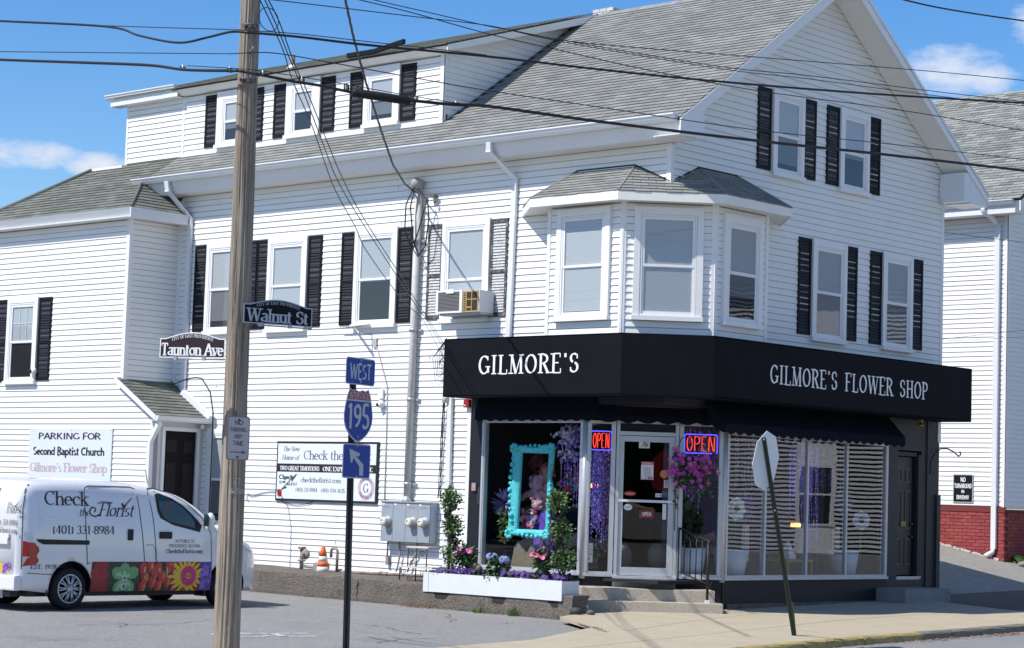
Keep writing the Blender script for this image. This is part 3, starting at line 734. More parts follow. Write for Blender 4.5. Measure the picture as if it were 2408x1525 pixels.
b.each('corner_board', M_trim, house)
window(FE, -1.85, -.74, 4.56, 6.36, .97, lower='none', w_=.1, head=.12)
window(FD, -.55, .54, 4.56, 6.34, 1.0, lower='none', w_=.1, head=.12)
window(FG, .70, 1.72, 4.54, 6.31, .75, w_=.1, head=.14)
# bay roof: five slopes meeting in hips, dying into the two walls
er, zE, zT = .83, 6.53, 7.06
pl_ = (zT - zE) / er
e1y, e3x = -er, er; kd = er * .0 + (-.01 + (er - .5) * math.sqrt(2) + 0)  # chamfer eave line x - y = kc
kc = .46
def hitz(dist): return zE + pl_ * dist
# eave corner points
C1 = (-2.20, -er); C2 = (kc - er, -er); C3 = (er, er - kc); C4 = (er, 2.12); C0 = (-3.12, 0); C5 = (0, 3.0)
# hip between front slope and chamfer slope starts at C2, meets wall A where chamfer distance = er
x2 = -(er * math.sqrt(2)) + kc; H2 = (x2, 0); H3 = (0, -x2); K_ = (0, 0)
dk = kc / math.sqrt(2)
H1 = (-1.92, 0); H4 = (0, 1.72)
rz = lambda d: zE + pl_ * d
faces = {'a': [(*C0, zE), (*C1, zE), (*H1, zT)], 'b': [(*C1, zE), (*C2, zE), (*H2, zT), (*H1, zT)], 'c': [(*C2, zE), (*C3, zE), (*H3, zT), (0, 0, rz(dk)), (*H2, zT)],
         'd': [(*C3, zE), (*C4, zE), (*H4, zT), (*H3, zT)], 'e': [(*C4, zE), (*C5, zE), (*H4, zT)]}
b = MB()
for k_, f_ in faces.items(): b.poly(f_)
bay_roof = b.build('bay_roof', M_felt, house, fix=True)

SHL = []   # every shingle: (parent, corners) kept so the largest can become parts
def inside(p, poly):
    c = False; n = len(poly)
    for i in range(n):
        x0, y0 = poly[i]; x1, y1 = poly[(i + 1) % n]
        if (y0 > p[1]) != (y1 > p[1]) and p[0] < (x1 - x0) * (p[1] - y0) / (y1 - y0) + x0: c = not c
    return c
def shingles(poly3, eave_dir, skip=None, tab=.305, expo=.127, keep=0, th=.015):
    """tabs on the planar polygon poly3; eave_dir = horizontal direction along the eave. Returns list of 3D tabs"""
    P0 = Vector(poly3[0]); e = Vector(eave_dir).normalized()
    n = (Vector(poly3[1]) - P0).cross(Vector(poly3[2]) - P0).normalized()
    if n.z < 0: n = -n
    s_ = n.cross(e).normalized()
    if s_.z < 0: s_ = -s_
    q = [((Vector(p) - P0).dot(e), (Vector(p) - P0).dot(s_)) for p in poly3]
    a0, a1 = min(p[0] for p in q), max(p[0] for p in q); s0, s1 = min(p[1] for p in q), max(p[1] for p in q)
    out = []; r = 0; s = s0
    while s < s1:
        a = a0 - tab + (tab / 2 if r % 2 else 0) + rnd.uniform(-.01, .01)
        while a < a1 + tab:
            g0, g1 = a + .004, a + tab - .004
            # clip the tab sideways by the polygon at its mid height
            mid = s + expo * .5
            xs = []
            for i in range(len(q)):
                (x0, y0), (x1, y1) = q[i], q[(i + 1) % len(q)]
                if (y0 > mid) != (y1 > mid): xs.append(x0 + (x1 - x0) * (mid - y0) / (y1 - y0))
            xs.sort()
            for i in range(0, len(xs) - 1, 2):
                c0, c1 = max(g0, xs[i]), min(g1, xs[i + 1])
                if c1 - c0 > .02:
                    if skip and skip(P0 + e * ((c0 + c1) / 2) + s_ * mid): continue
                    t = min(s + expo * 1.12, s1); j = rnd.uniform(-.004, .004); h = th * rnd.uniform(.88, 1.12)
                    f = lambda aa, ss, hh: P0 + e * aa + s_ * ss + n * hh
                    out.append([f(c0, s + j, .002), f(c1, s + j, .002), f(c1, s + j, .006 + h), f(c0, s + j, .006 + h), f(c1, t, .003), f(c0, t, .003)])
            a += tab
        s += expo; r += 1
    return out
TABF = [(0, 1, 2, 3), (3, 2, 4, 5), (1, 4, 2), (0, 3, 5)]
def lay(tabs, parent, m, single=0, key=None):
    if key: tabs.sort(key=key)
    for t in tabs[:single]:
        mb = MB(); mb.add(t, TABF); mb.build('shingle', m, parent)
    if len(tabs) > single:
        mb = MB()
        for t in tabs[single:]: mb.add(t, TABF)
        mb.build('shingles', m, parent, kind='stuff')
for k_, f_ in faces.items():
    d = Vector(f_[1]) - Vector(f_[0]); lay(shingles(f_, d, tab=.25, expo=.105), bay_roof, M_shing, 0)
hp = MB()
for p, q in ((C1, H1), (C2, H2), (C3, H3), (C4, H4)):
    hp.tube([(p[0], p[1], zE + .012), (q[0], q[1], zT + .012)], .020, 6)
hp.each('hip_cap', M_shing, bay_roof)
hp = MB()
hp.tube([(H1[0], -.012, zT + .015), (H2[0], -.012, zT + .015), (0.005, -.012, rz(dk) + .02)], .014, 6); hp.tube([(.0, .0, rz(dk) + .02), (.012, H3[1], zT + .015), (.012, H4[1], zT + .015)], .014, 6)
hp.build('flashing', M_felt, bay_roof)
# bay eave: fascia boards and soffit
b = MB()
ev_ = [C0, C1, C2, C3, C4, C5]
for p, q in zip(ev_, ev_[1:]):
    d = Vector((q[0] - p[0], q[1] - p[1])).normalized(); nn = Vector((d.y, -d.x))
    P_ = [(p[0], p[1]), (q[0], q[1]), (q[0] - nn.x * .03, q[1] - nn.y * .03), (p[0] - nn.x * .03, p[1] - nn.y * .03)]
    b.hexa([(x, y, zE - .135) for x, y in P_] + [(x, y, zE + .004) for x, y in P_])
b.build('bay_fascia', M_vinyl2, house)
b = MB(); b.poly([(x, y, zE - .12) for x, y in ev_] + [(-.1, .1, zE - .12)])
b.build('bay_soffit', M_soffit, house)

# --- main roof
RS = .695
zr_ = lambda y: 7.99 + RS * y
XL, XR, YE, YR = -14.6, .57, -.50, 4.13
ZR = zr_(YR)
b = MB()
def slab_roof(mb, pts, t=.05):
    n_ = (Vector(pts[1]) - Vector(pts[0])).cross(Vector(pts[2]) - Vector(pts[0])).normalized()
    if n_.z < 0: n_ = -n_
    mb.prism(pts, -n_ * t)
slab_roof(b, [(-12.72, YE, zr_(YE)), (XR, YE, zr_(YE)), (XR, YR, ZR), (-12.72, YR, ZR)])
slab_roof(b, [(XR, YR, ZR), (XR, 8.76, zr_(YE)), (-14, 8.76, zr_(YE)), (-14, YR, ZR)])
main_roof = b.build('main_roof', M_felt, house, fix=True)
dorm = lambda p: -14.5 < p.x < -5.35 and p.y > .42
camv = lambda t: (sum(t, Vector()) / 6 - EYE).length
tabs = shingles([(-12.72, YE, zr_(YE)), (XR, YE, zr_(YE)), (XR, YR, ZR), (-12.72, YR, ZR)], (1, 0, 0), skip=dorm)
lay(tabs, main_roof, M_shing, 300, camv)
tabs = shingles([(XR, 8.76, zr_(YE)), (XR, YR, ZR), (XR - 2, YR, ZR), (XR - 2, 8.76, zr_(YE))], (1, 0, 0))
lay(tabs, main_roof, M_shing)
# ridge caps
b = MB()
x = -5.0
while x < .5:
    b.add([(x, YR - .14, ZR - .075), (x + .32, YR - .14, ZR - .085), (x + .32, YR, ZR + .012), (x, YR, ZR + .025), (x + .32, YR + .14, ZR - .085), (x, YR + .14, ZR - .075)], [(0, 1, 2, 3), (3, 2, 4, 5), (0, 3, 5)]); x += .14
b.build('ridge_cap', M_shing, main_roof)
# wing roof: same pitch carried forward over the wing, hipped at both ends
WX, WY, WZ = -11.77, -1.45, 6.98
wz = lambda y: WZ + RS * (y - WY)
b = MB()
front = [(-17.15, WY, WZ), (WX, WY, WZ), (-12.72, -.5, wz(-.5)), (-12.72, .38, wz(.38)), (-14.42, .38, wz(.38)), (-14.42, .28, wz(.28)), (-15.42, .28, wz(.28))]
b.poly(front); side = [(WX, WY, WZ), (WX, 0, WZ), (-12.72, 0, wz(-.5)), (-12.72, -.5, wz(-.5))]; b.poly(side)
b.poly([(-17.15, WY, WZ), (-15.42, .28, wz(.28)), (-15.42, 4, wz(.28)), (-17.15, 4, WZ)]); b.poly([(-15.42, .28, wz(.28)), (-14.42, .28, wz(.28)), (-14.42, 4, wz(.28)), (-15.42, 4, wz(.28))])
wing_roof = b.build('wing_roof', M_felt, house, fix=True)
lay(shingles(front, (1, 0, 0)), wing_roof, M_shing2, 300, camv)
lay(shingles(side, (0, 1, 0)), wing_roof, M_shing2)
b = MB(); b.tube([(WX, WY, WZ + .015), (-12.72, -.5, wz(-.5) + .015)], .03, 6); b.tube([(-17.15, WY, WZ + .015), (-15.42, .28, wz(.28) + .02)], .05, 6)
b.each('hip_cap', M_shing2, wing_roof)
b = MB(); b.box(-15.45, -14.40, .26, .34, wz(.28) - .0, wz(.28) + .05); b.build('flashing', M_white, wing_roof)
# wing walls
FW = frame((0, -1.2, 0), (1, 0, 0), (0, -1, 0)); FS = frame((-12.1, 0, 0), (0, 1, 0), (1, 0, 0))
b = MB(); b.box(-17, -12.1, -1.199, -1.08, -.15, 6.85); b.box(-12.101, -11.12, -1.199, -1.08, -.15, 2.98)
b.prism([(-12.1, -1.199, 2.979), (-11.12, -1.199, 2.979), (-12.1, -1.199, 3.60)], (0, .119, 0))
wing_wall = b.build('wing_wall', M_gap, house, fix=True)
b = MB(); b.box(-12.22, -12.101, -1.08, 0, 3.0, 6.85); wing_side = b.build('wing_side_wall', M_gap, house)
rk = lambda z: -11.02 - (z - 2.98) * 1.75   # shed roof line on the wing wall
boards(FW, lambda z: (-16.95, -12.17) if z > 3.58 else (-16.95, min(-11.17, rk(z))), .10, 6.805, wing_wall)
boards(FS, lambda z: (-1.14, -.03), 3.60, 6.805, wing_side, stuff=True)
b = MB(); b.fb(FW, -12.17, -12.078, 3.56, 6.82, 0, .022); b.fb(FS, -1.2, -1.13, 3.7, 6.82, 0, .022); b.fb(FS, -.035, -.0, 3.7, 6.82, 0, .02); b.fb(FW, -11.18, -11.098, .1, 2.96, 0, .022)
b.each('corner_board', M_trim, house)
# wing eave: aluminium-wrapped fascia with soffit
b = MB(); b.hexa([(-17.2, WY + .07, 6.79), (WX, WY + .07, 6.79), (WX, WY + .10, 6.79), (-17.2, WY + .10, 6.79), (-17.2, WY - .04, 6.985), (WX, WY - .04, 6.985), (WX, WY, 6.985), (-17.2, WY, 6.985)]); b.box(WX, WX + .03, WY - .03, -.1, 6.79, 6.985)
b.build('wing_fascia', M_alu, house)
b = MB(); b.poly([(-17.2, WY, 6.81), (WX, WY, 6.81), (WX, 0, 6.81), (-12.1, 0, 6.81), (-12.1, -1.2, 6.81), (-17.2, -1.2, 6.81)]); b.build('wing_soffit', M_soffit, house)
window(FW, -15.92, -14.88, 3.69, 5.42, .5, muntins=True, w_=.1, head=.1, lower='none')
shutter(FW, -14.87, -14.46, 3.76, 5.41); shutter(FW, -16.32, -15.93, 3.75, 5.41)

# --- gutter, fascia, soffit of the main eave
def gutter(F, a0, a1, z, d0, h=.115, w_=.12, name='gutter', parent=None, m=None):
    n = [(d0, z), (d0 + w_, z), (d0 + w_, z - .020), (d0 + w_ - .016, z - .028), (d0 + w_ * .74, z - .065), (d0 + w_ * .45, z - h), (d0, z - h)]
    mb = MB(); V0 = [F(a0, q[1], q[0]) for q in n]; V1 = [F(a1, q[1], q[0]) for q in n]; k = len(n)
    mb.add(V0 + V1, [(i, (i + 1) % k, (i + 1) % k + k, i + k) for i in range(1, k)] + [tuple(reversed(range(k))), tuple(range(k, 2 * k))])
    # trough floor
    mb.poly([F(a0 + .01, z - .02, d0 + .01), F(a1 - .01, z - .02, d0 + .01), F(a1 - .01, z - .02, d0 + w_ - .01), F(a0 + .01, z - .02, d0 + w_ - .01)])
    return mb.build(name, m or M_alu, parent or house)
gutter(FA, -12.95, .50, 7.71, .49)
b = MB(); b.hexa([(-12.70, -.36, 7.38), (.54, -.36, 7.38), (.54, -.33, 7.38), (-12.70, -.33, 7.38), (-12.70, -.49, 7.64), (.54, -.49, 7.64), (.54, -.46, 7.64), (-12.70, -.46, 7.64)]); b.build('fascia', M_alu, house)
b = MB()
x = -12.6
while x < .5:
    b.box(x, x + .152, -.335, -.0, 7.372, 7.380); x += .158
b.build('soffit', M_soffit, house)
# boxed eave returns on the gable end
for s_, (y0, y1) in enumerate(((-.50, .12), (8.14, 8.76))):
    b = MB()
    b.box(.024, .545, min(y0, y1) + .004, max(y0, y1) - .004, 7.385, 7.40)
    if s_ == 0: b.prism([(.52, -.49, 7.40), (.52, .11, 7.40), (.52, .11, zr_(.11) - .10), (.52, -.49, zr_(-.49) - .08)], (.024, 0, 0)); b.box(.024, .545, .10, .124, 7.40, 7.95)
    else:
        b.prism([(.52, 8.75, 7.40), (.52, 8.15, 7.40), (.52, 8.15, zr_(.11) - .10), (.52, 8.75, zr_(-.49) - .08)], (.024, 0, 0)); b.box(.024, .545, 8.136, 8.16, 7.40, 7.95)
    b.build('eave_return', M_alu, house, fix=True)
# right hand eave return as seen: a box against the wall below the rake
b = MB()
b.box(.024, .543, 7.93, 8.134, 7.40, 7.93); b.build('eave_return_box', M_alu, house)
# rake boards and the panelled soffit under the gable overhang
for sg in (0, 1):
    f = (lambda y: y) if sg == 0 else (lambda y: 8.26 - y)
    b = MB(); t = .20
    b.prism([(.545, f(YE), zr_(YE) - .01), (.545, f(YR), ZR - .01), (.545, f(YR), ZR - t - .03), (.545, f(YE), zr_(YE) - t)], (.022, 0, 0))
    b.prism([(.567, f(YE), zr_(YE) + .0), (.567, f(YR), ZR + .0), (.567, f(YR), ZR - .06), (.567, f(YE), zr_(YE) - .055)], (.014, 0, 0))
    b.build('rake_board', M_trim, house, fix=True)
    y = .12
    while y < YR - .02:
        y1 = min(y + .235, YR); zl = lambda yy: zr_(yy) - .17
        mb = MB(); mb.prism([(.022, f(y + .003), zl(y)), (.542, f(y + .003), zl(y)), (.542, f(y1 - .003), zl(y1)), (.022, f(y1 - .003), zl(y1))], (0, 0, .012))
        mb.build('soffit_panel', M_vinyl2, gable_wall, fix=True); y = y1
b = MB()
for sg in (0, 1):
    f = (lambda y: y) if sg == 0 else (lambda y: 8.26 - y)
    b.prism([(.022, f(.1), zr_(.1) - .145), (.545, f(.1), zr_(.1) - .145), (.545, f(YR), ZR - .145), (.022, f(YR), ZR - .145)], (0, 0, .06))
b.build('rake_backing', M_felt, house, fix=True)

# --- shed dormer
FN = frame((0, .38, 0), (1, 0, 0), (0, -1, 0)); FM = frame((-5.43, 0, 0), (0, 1, 0), (1, 0, 0))
ds = .325; dz = lambda y: 9.60 + ds * (y - .15)
b = MB(); b.box(-14.42, -5.431, .381, .5, 7.9, 9.55); dormer_wall = b.build('dormer_wall', M_gap, house)
b = MB(); b.prism([(-5.431, .381, 8.1), (-5.431, .381, 9.55), (-5.431, 3.9, 10.72), (-5.431, 4.0, 10.72)], (-.1, 0, 0)); dormer_side = b.build('dormer_side_wall', M_vinyl2, house, fix=True)
boards(FN, lambda z: (-14.38, -5.50), 8.27, 9.46, dormer_wall)
def dsr(z):
    lo = .45 if z < dz(.45) - .1 else (z + .1 - 9.60) / ds + .15; hi = (z - 7.99) / RS - .02
    return (lo, hi) if hi - lo > .05 else None
boards(FM, dsr, 8.32, 10.6, dormer_side, stuff=True)
b = MB(); b.fb(FN, -5.50, -5.408, 8.25, 9.50, 0, .022); b.fb(FM, .36, .44, 8.3, 9.5, 0, .022); b.fb(FN, -12.64, -12.57, 8.2, 9.48, 0, .02); b.fb(FN, -14.44, -14.38, 8.18, 9.46, 0, .02)
b.each('corner_board', M_trim, house)
b = MB(); b.fb(FN, -12.6, -5.42, 8.17, 8.275, 0, .03); b.build('dormer_flashing', M_alu, house)
b = MB()
slab_roof(b, [(-12.75, .14, dz(.14)), (-5.15, .14, dz(.14)), (-5.15, YR + .05, dz(YR)), (-12.75, YR + .05, dz(YR))], .03)
slab_roof(b, [(-14.6, .14, dz(.14) + .02), (-12.75, .14, dz(.14) + .02), (-12.75, YR, dz(YR)), (-14.6, YR, dz(YR))], .03)
dormer_roof = b.build('dormer_roof', M_felt, house, fix=True)
lay(shingles([(-14.6, .12, dz(.12)), (-5.15, .12, dz(.12)), (-5.15, YR, dz(YR)), (-14.6, YR, dz(YR))], (1, 0, 0), th=.02), dormer_roof, M_shing2)
b = MB(); b.hexa([(-12.7, .26, 9.475), (-5.17, .26, 9.475), (-5.17, .285, 9.475), (-12.7, .285, 9.475), (-12.7, .15, 9.59), (-5.17, .15, 9.59), (-5.17, .18, 9.59), (-12.7, .18, 9.59)]); b.prism([(-5.165, .16, 9.47), (-5.165, .16, 9.585), (-5.165, YR, dz(YR) - .02), (-5.165, YR, dz(YR) - .16)], (.022, 0, 0))
b.box(-12.7, -5.17, .286, .38, 9.475, 9.482)
b.prism([(-5.43, .38, dz(.38) - .10), (-5.17, .38, dz(.38) - .10), (-5.17, YR, dz(YR) - .10), (-5.43, YR, dz(YR) - .10)], (0, 0, .01))
b.build('dormer_fascia', M_vinyl2, house, fix=True)
gutter(FN, -14.85, -12.62, 9.68, .20, h=.09, w_=.1); b = MB(); b.box(-14.75, -12.6, .17, .2, 9.45, 9.60); b.box(-14.75, -12.6, .2, .38, 9.445, 9.455); b.build('dormer_fascia', M_alu, house)
window(FN, -11.54, -10.60, 8.33, 9.44, .7, w_=.18, head=.17); window(FN, -9.52, -8.58, 8.33, 9.44, .55, w_=.17, head=.17); window(FN, -7.40, -6.48, 8.33, 9.44, .85, w_=.12, head=.17)
for a in (-11.92, -10.58, -9.90, -8.58, -7.80, -6.47): shutter(FN, a, a + .37, 8.38, 9.41)
b = MB(); b.tube([(-9.73, .62, 9.62), (-9.73, .62, 10.02)], .055, 12); b.build('vent_pipe', mat('weathered_pipe', (.22, .21, .2), .8, noise=(14, .3, 4)), house)
b = MB(); b.lathe((-9.73, .62, 9.72), [(.14, 0), (.12, .02), (.07, .07), (.06, .1)], 12); b.build('pipe_flashing', M_alu, house)
b = MB(); b.box(-7.62, -6.9, .06, .13, 9.625, 9.70); b.prism([(-6.9, .06, 9.625), (-6.9, .06, 9.70), (-6.16, .06, 9.79), (-6.16, .06, 9.71)], (0, .06, 0)); b.build('drip_board', M_shade, house, fix=True)
# chimney
ch = MB(); ch.box(-5.50, -5.02, 4.45, 4.95, 10.4, 11.06)
chim = ch.build('chimney', mat('mortar_white', (.5, .5, .49), .9), house)
bm_ = mat('white_brick', (.62, .62, .61), .85, island=.1, noise=(16, .15, 4))
for r_ in range(9):
    for k in range(3):
        z = 10.44 + r_ * .07; x0 = -5.50 + k * .17 - (.08 if r_ % 2 else 0)
        a0, a1 = max(x0, -5.505), min(x0 + .16, -5.015)
        if a1 - a0 > .03: mb = MB(); mb.box(a0, a1, 4.435, 4.452, z, z + .06); mb.build('brick', bm_, chim)
        y0 = 4.45 + k * .17 - (.08 if r_ % 2 else 0); a0, a1 = max(y0, 4.436), min(y0 + .16, 4.94)
        if a1 - a0 > .03: mb = MB(); mb.box(-5.022, -5.004, a0, a1, z, z + .06); mb.build('brick', bm_, chim)

# --- downspouts
def spout(pts, wd=.075, dp_=.055, F=FA, name='downspout', m=None):
    mb = MB()
    for i in range(len(pts) - 1):
        (a, z, d), (a2, z2, d2) = pts[i], pts[i + 1]
        v = Vector((a2 - a, z2 - z, d2 - d)); horiz = abs(v.y) < .6 * v.length
        if abs(v.y) >= .35 * v.length:
            mb.hexa([F(a2, z2, d2 + dp_), F(a2 + wd, z2, d2 + dp_), F(a2 + wd, z2, d2), F(a2, z2, d2), F(a, z, d + dp_), F(a + wd, z, d + dp_), F(a + wd, z, d), F(a, z, d)])
        else:
            mb.hexa([F(a, z - wd * .5, d + dp_), F(a2, z2 - wd * .5, d2 + dp_), F(a2, z2 - wd * .5, d2), F(a, z - wd * .5, d), F(a, z + wd * .5, d + dp_), F(a2, z2 + wd * .5, d2 + dp_), F(a2, z2 + wd * .5, d2), F(a, z + wd * .5, d)])
    for (a, z, d) in pts[1:-1]: mb.fb(F, a - .008, a + wd + .008, z - .015, z + .015, d - .004, d + dp_ + .006)
    return mb.build(name, m or M_alu, house)
spout([(-3.48, 7.62, .50), (-3.50, 7.46, .47), (-3.30, 7.05, .03), (-3.34, 4.36, .03)], wd=.10)
spout([(-4.62, 3.42, .03), (-4.60, 2.0, .03), (-4.60, .25, .03)], wd=.09)
spout([(-11.97, 7.62, .50), (-11.97, 7.42, .46), (-11.78, 6.92, .03), (-11.78, 3.62, .03), (-11.72, 3.52, .03)], wd=.11)
# splayed leg of that downspout over the porch roof
b = MB(); b.hexa([FA(-11.72, 3.50, .16), FA(-11.62, 3.60, .16), FA(-11.62, 3.60, .05), FA(-11.72, 3.50, .05), FA(-10.83, 3.02, .16), FA(-10.76, 3.10, .16), FA(-10.76, 3.10, .05), FA(-10.83, 3.02, .05)])
b.build('downspout', M_alu, house)

# --- side porch
b = MB(); b.box(-11.2, -11.12, -1.08, -.94, -.1, 3.0); b.box(-11.2, -11.12, -.16, 0, -.1, 3.0); b.box(-11.2, -11.12, -.94, -.16, 2.81, 3.0)
b.build('porch_wall', mat('porch_paint', (.62, .62, .60), .6, noise=(5, .06, 4)), house)
b = MB(); b.box(-11.2, -11.15, -.93, -.17, .1, 2.80)
pd = b.build('porch_door', mat('brown_black_door', (.012, .010, .011), .7, spec=.15), house, 'dark six panel side door under the little shed roof')
for (y0, y1, z0, z1) in ((-.86, -.62, 2.38, 2.62), (-.46, -.22, 2.38, 2.62), (-.86, -.62, 1.5, 2.2), (-.46, -.22, 1.5, 2.2), (-.86, -.62, .4, 1.3), (-.46, -.22, .4, 1.3)):
    mb = MB(); mb.box(-11.15, -11.138, y0, y1, z0, z1); mb.build('door_panel', mat('brown_black_panel', (.018, .015, .016), .6, spec=.2), pd, bevel=.005)
b = MB(); b.box(-11.12, -11.09, -1.0, -.93, .1, 2.86); b.box(-11.12, -11.09, -.17, -.10, .1, 2.86); b.box(-11.12, -11.09, -.93, -.17, 2.79, 2.86); b.build('door_casing', M_trim, house)
window(FA, -10.95, -10.35, 1.0, 2.86, .9, w_=.08, head=.09)
b = MB(); pr = [(-12.16, -1.30, 3.78), (-12.16, .0, 3.78), (-10.90, .0, 3.06), (-10.90, -1.30, 3.06)]
slab_roof(b, pr, .04)
porch_roof = b.build('porch_roof', M_felt, house, fix=True)
tabs = shingles([(-10.88, -1.32, 3.05), (-10.88, -.02, 3.05), (-12.16, -.02, 3.785), (-12.16, -1.32, 3.785)], (0, 1, 0), tab=.27, expo=.12, th=.014)
for t in tabs: mb = MB(); mb.add(t, TABF); mb.build('shingle', M_shing2, porch_roof)
b = MB(); b.prism([(-12.2, -1.34, 3.70), (-10.9, -1.34, 2.95), (-10.9, -1.34, 3.05), (-12.2, -1.34, 3.80)], (0, .025, 0)); b.build('porch_rake_board', M_trim, house, fix=True)
FP = frame((-10.95, 0, 0), (0, 1, 0), (1, 0, 0)); gutter(FP, -1.34, .0, 3.05, .04, h=.10, w_=.11)
b = MB(); b.box(-11.15, -10.9, -1.3, 0, 2.96, 2.975); b.build('porch_soffit', M_soffit, house)
b = MB()
def sq(mb, pts, w_=.07):
    for p, q in zip(pts, pts[1:]):
        p, q = Vector(p), Vector(q); h = w_ / 2
        if abs(p.z - q.z) > .3 * (p - q).length: mb.hexa([(q.x - h, q.y - h, q.z), (q.x + h, q.y - h, q.z), (q.x + h, q.y + h, q.z), (q.x - h, q.y + h, q.z), (p.x - h, p.y - h, p.z), (p.x + h, p.y - h, p.z), (p.x + h, p.y + h, p.z), (p.x - h, p.y + h, p.z)])
sq(b, [(-10.93, -1.22, 3.0), (-10.93, -1.24, 2.86), (-11.05, -1.26, 2.66), (-11.12, -1.26, 2.55), (-11.12, -1.26, .0)], .085)
b.build('downspout', M_alu, house)
b = MB(); b.ball((-11.02, -.12, 2.90), .05); b.build('porch_lamp', M_white, house)
# ------------------------------------------------------------------ shop front: frames, glass, door
def shopwin(F, a0, a1, z0, z1, gl, fr=.07, d0=-.06, d1=.035, mull=(), label=None, sill=True):
    b = MB()
    b.fb(F, a0, a0 + fr, z0, z1, d0, d1); b.fb(F, a1 - fr, a1, z0, z1, d0, d1); b.fb(F, a0 + fr, a1 - fr, z1 - fr * .7, z1, d0, d1 - .002); b.fb(F, a0 + fr, a1 - fr, z0, z0 + fr * .8, d0, d1 - .002)
    b.fb(F, a0 + .01, a0 + fr - .02, z0 + .06, z1 - .05, d1, d1 + .012)
    if sill: b.fb(F, a0 - .01, a1 + .01, z0 - .02, z0 + .022, d1 + .001, d1 + .03)
    for m_ in mull: b.fb(F, m_ - .022, m_ + .022, z0 + fr * .8, z1 - fr * .7, d0 + .01, d1 - .006)
    w_ = b.build('shop_window', M_frame, house, label)
    ed = [a0 + fr] + list(mull) + [a1 - fr]
    for q0, q1 in zip(ed, ed[1:]):
        g_ = MB(); g_.poly([F(q0, z0 + fr * .8, 0), F(q1, z0 + fr * .8, 0), F(q1, z1 - fr * .7, 0), F(q0, z1 - fr * .7, 0)]); g_.build('pane', gl, w_)
    return w_
shopwin(FA, -3.83, -1.60, .565, 3.025, M_glass, label='display window with a turquoise frame behind the glass')
shopwin(FC, -1.10, -.64, .56, 3.02, M_glass); shopwin(FC, .385, 1.10, .56, 3.03, M_glass)
shopwin(FB, 1.60, 6.36, .555, 2.91, M_glassw, mull=(2.70, 3.90, 5.08), label='wide display window reflecting a white house')
b = MB(); b.tube([(-1.585, .0, .5), (-1.585, .0, 3.05)], .05, 8); b.tube([(0.0, 1.585, .5), (0.0, 1.585, 3.05)], .05, 8); b.each('corner_post', M_frame, house)
# door
b = MB()
b.fb(FC, -.625, -.575, .56, 3.03, -.08, .04); b.fb(FC, .32, .375, .56, 3.03, -.08, .04); b.fb(FC, -.575, .32, 2.80, 2.86, -.08, .038); b.fb(FC, -.575, .32, 2.99, 3.03, -.08, .038)
b.build('door_frame', M_frame, house)
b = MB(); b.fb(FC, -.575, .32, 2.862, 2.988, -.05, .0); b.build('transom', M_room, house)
b = MB()
b.fb(FC, -.57, -.50, .572, 2.79, -.03, .015); b.fb(FC, .225, .315, .572, 2.79, -.03, .015); b.fb(FC, -.50, .225, 2.70, 2.79, -.03, .014); b.fb(FC, -.50, .225, .572, .70, -.03, .014)
door = b.build('shop_door', M_frame, house, 'aluminium and glass shop door with stickers and a push bar')
g_ = MB(); g_.poly([FC(-.50, .70, 0), FC(.225, .70, 0), FC(.225, 2.70, 0), FC(-.50, 2.70, 0)]); g_.build('pane', M_glass, door)
b = MB(); b.fb(FC, -.58, .29, 1.735, 1.775, .035, .06); b.fb(FC, -.565, -.535, 1.735, 1.775, .015, .035); b.fb(FC, .245, .275, 1.735, 1.775, .015, .035); b.fb(FC, .14, .20, 1.47, 1.72, .004, .015); b.build('push_bar', M_alu, door)
b = MB(); b.fb(FC, -.64, .375, .38, .562, -.2, .10); b.build('threshold', mat('painted_step', (.55, .56, .57), .8, noise=(6, .1, 5), grime=(7, .58, (.3, .3, .3), .6)), house)
def sticker(a0, a1, z0, z1, m, mats=(), F=FC, d=.004, name='sticker', parent=None, txt=(), label=None, rnd_=0):
    b = MB()
    if rnd_: 
        ca, cz = (a0 + a1) / 2, (z0 + z1) / 2; ra, rz_ = (a1 - a0) / 2, (z1 - z0) / 2
        b.poly([F(ca + ra * math.cos(t * math.pi / 8), cz + rz_ * math.sin(t * math.pi / 8), d) for t in range(16)])
    else: b.poly([F(a0, z0, d), F(a1, z0, d), F(a1, z1, d), F(a0, z1, d)])
    ms = [m]
    for (s_, x, z, h, wd, mm, kw) in txt:
        ms.append(mm); letter(b, s_, lift(F, d + .002), x, z, h, wd, mi=len(ms) - 1, lift=.0002, **kw)
    return b.build(name, ms, parent or door, label)
SANS = dict(thick=.15, thin=.13, serif=False)
M_red = mat('print_red', (.45, .03, .03), .5); M_pink = mat('print_pink', (.62, .22, .30), .6); M_orange = mat('print_orange', (.62, .25, .09), .6); M_bluep = mat('print_blue', (.06, .25, .55), .5); M_cream = mat('print_cream', (.72, .70, .60), .6)
sticker(-.265, -.09, 2.60, 2.715, M_cream, txt=[('76', -.245, 2.62, .075, .12, M_black, dict(SANS, slant=.25))], label='house number 76 on a cream plate')
st = sticker(-.22, -.02, 2.10, 2.345, M_white, label='opening hours sheet with pink top and flower border', txt=[(t, -.185, 2.305 - .024 * k, .014, .12, M_black, SANS) for k, t in enumerate(('Monday 9-5', 'Tuesday 9-5', 'Wednesday 9-5', 'Thursday 9-5', 'Friday 9-5', 'Closed'), 1)])
sticker(-.22, -.02, 2.335, 2.385, M_pink, d=.006, txt=[('HOURS', -.17, 2.348, .022, .10, M_white, SANS)])
b = MB()
for k in range(26): b.ball(FC(rnd.uniform(-.21, -.03), rnd.uniform(2.105, 2.15), .007), rnd.uniform(.006, .013), 6, 4, mi=rnd.randrange(3), sc_=(1, 1, .9))
b.build('flower_border', [M_red, M_pink, mat('print_sand', (.6, .42, .3), .6)], door)
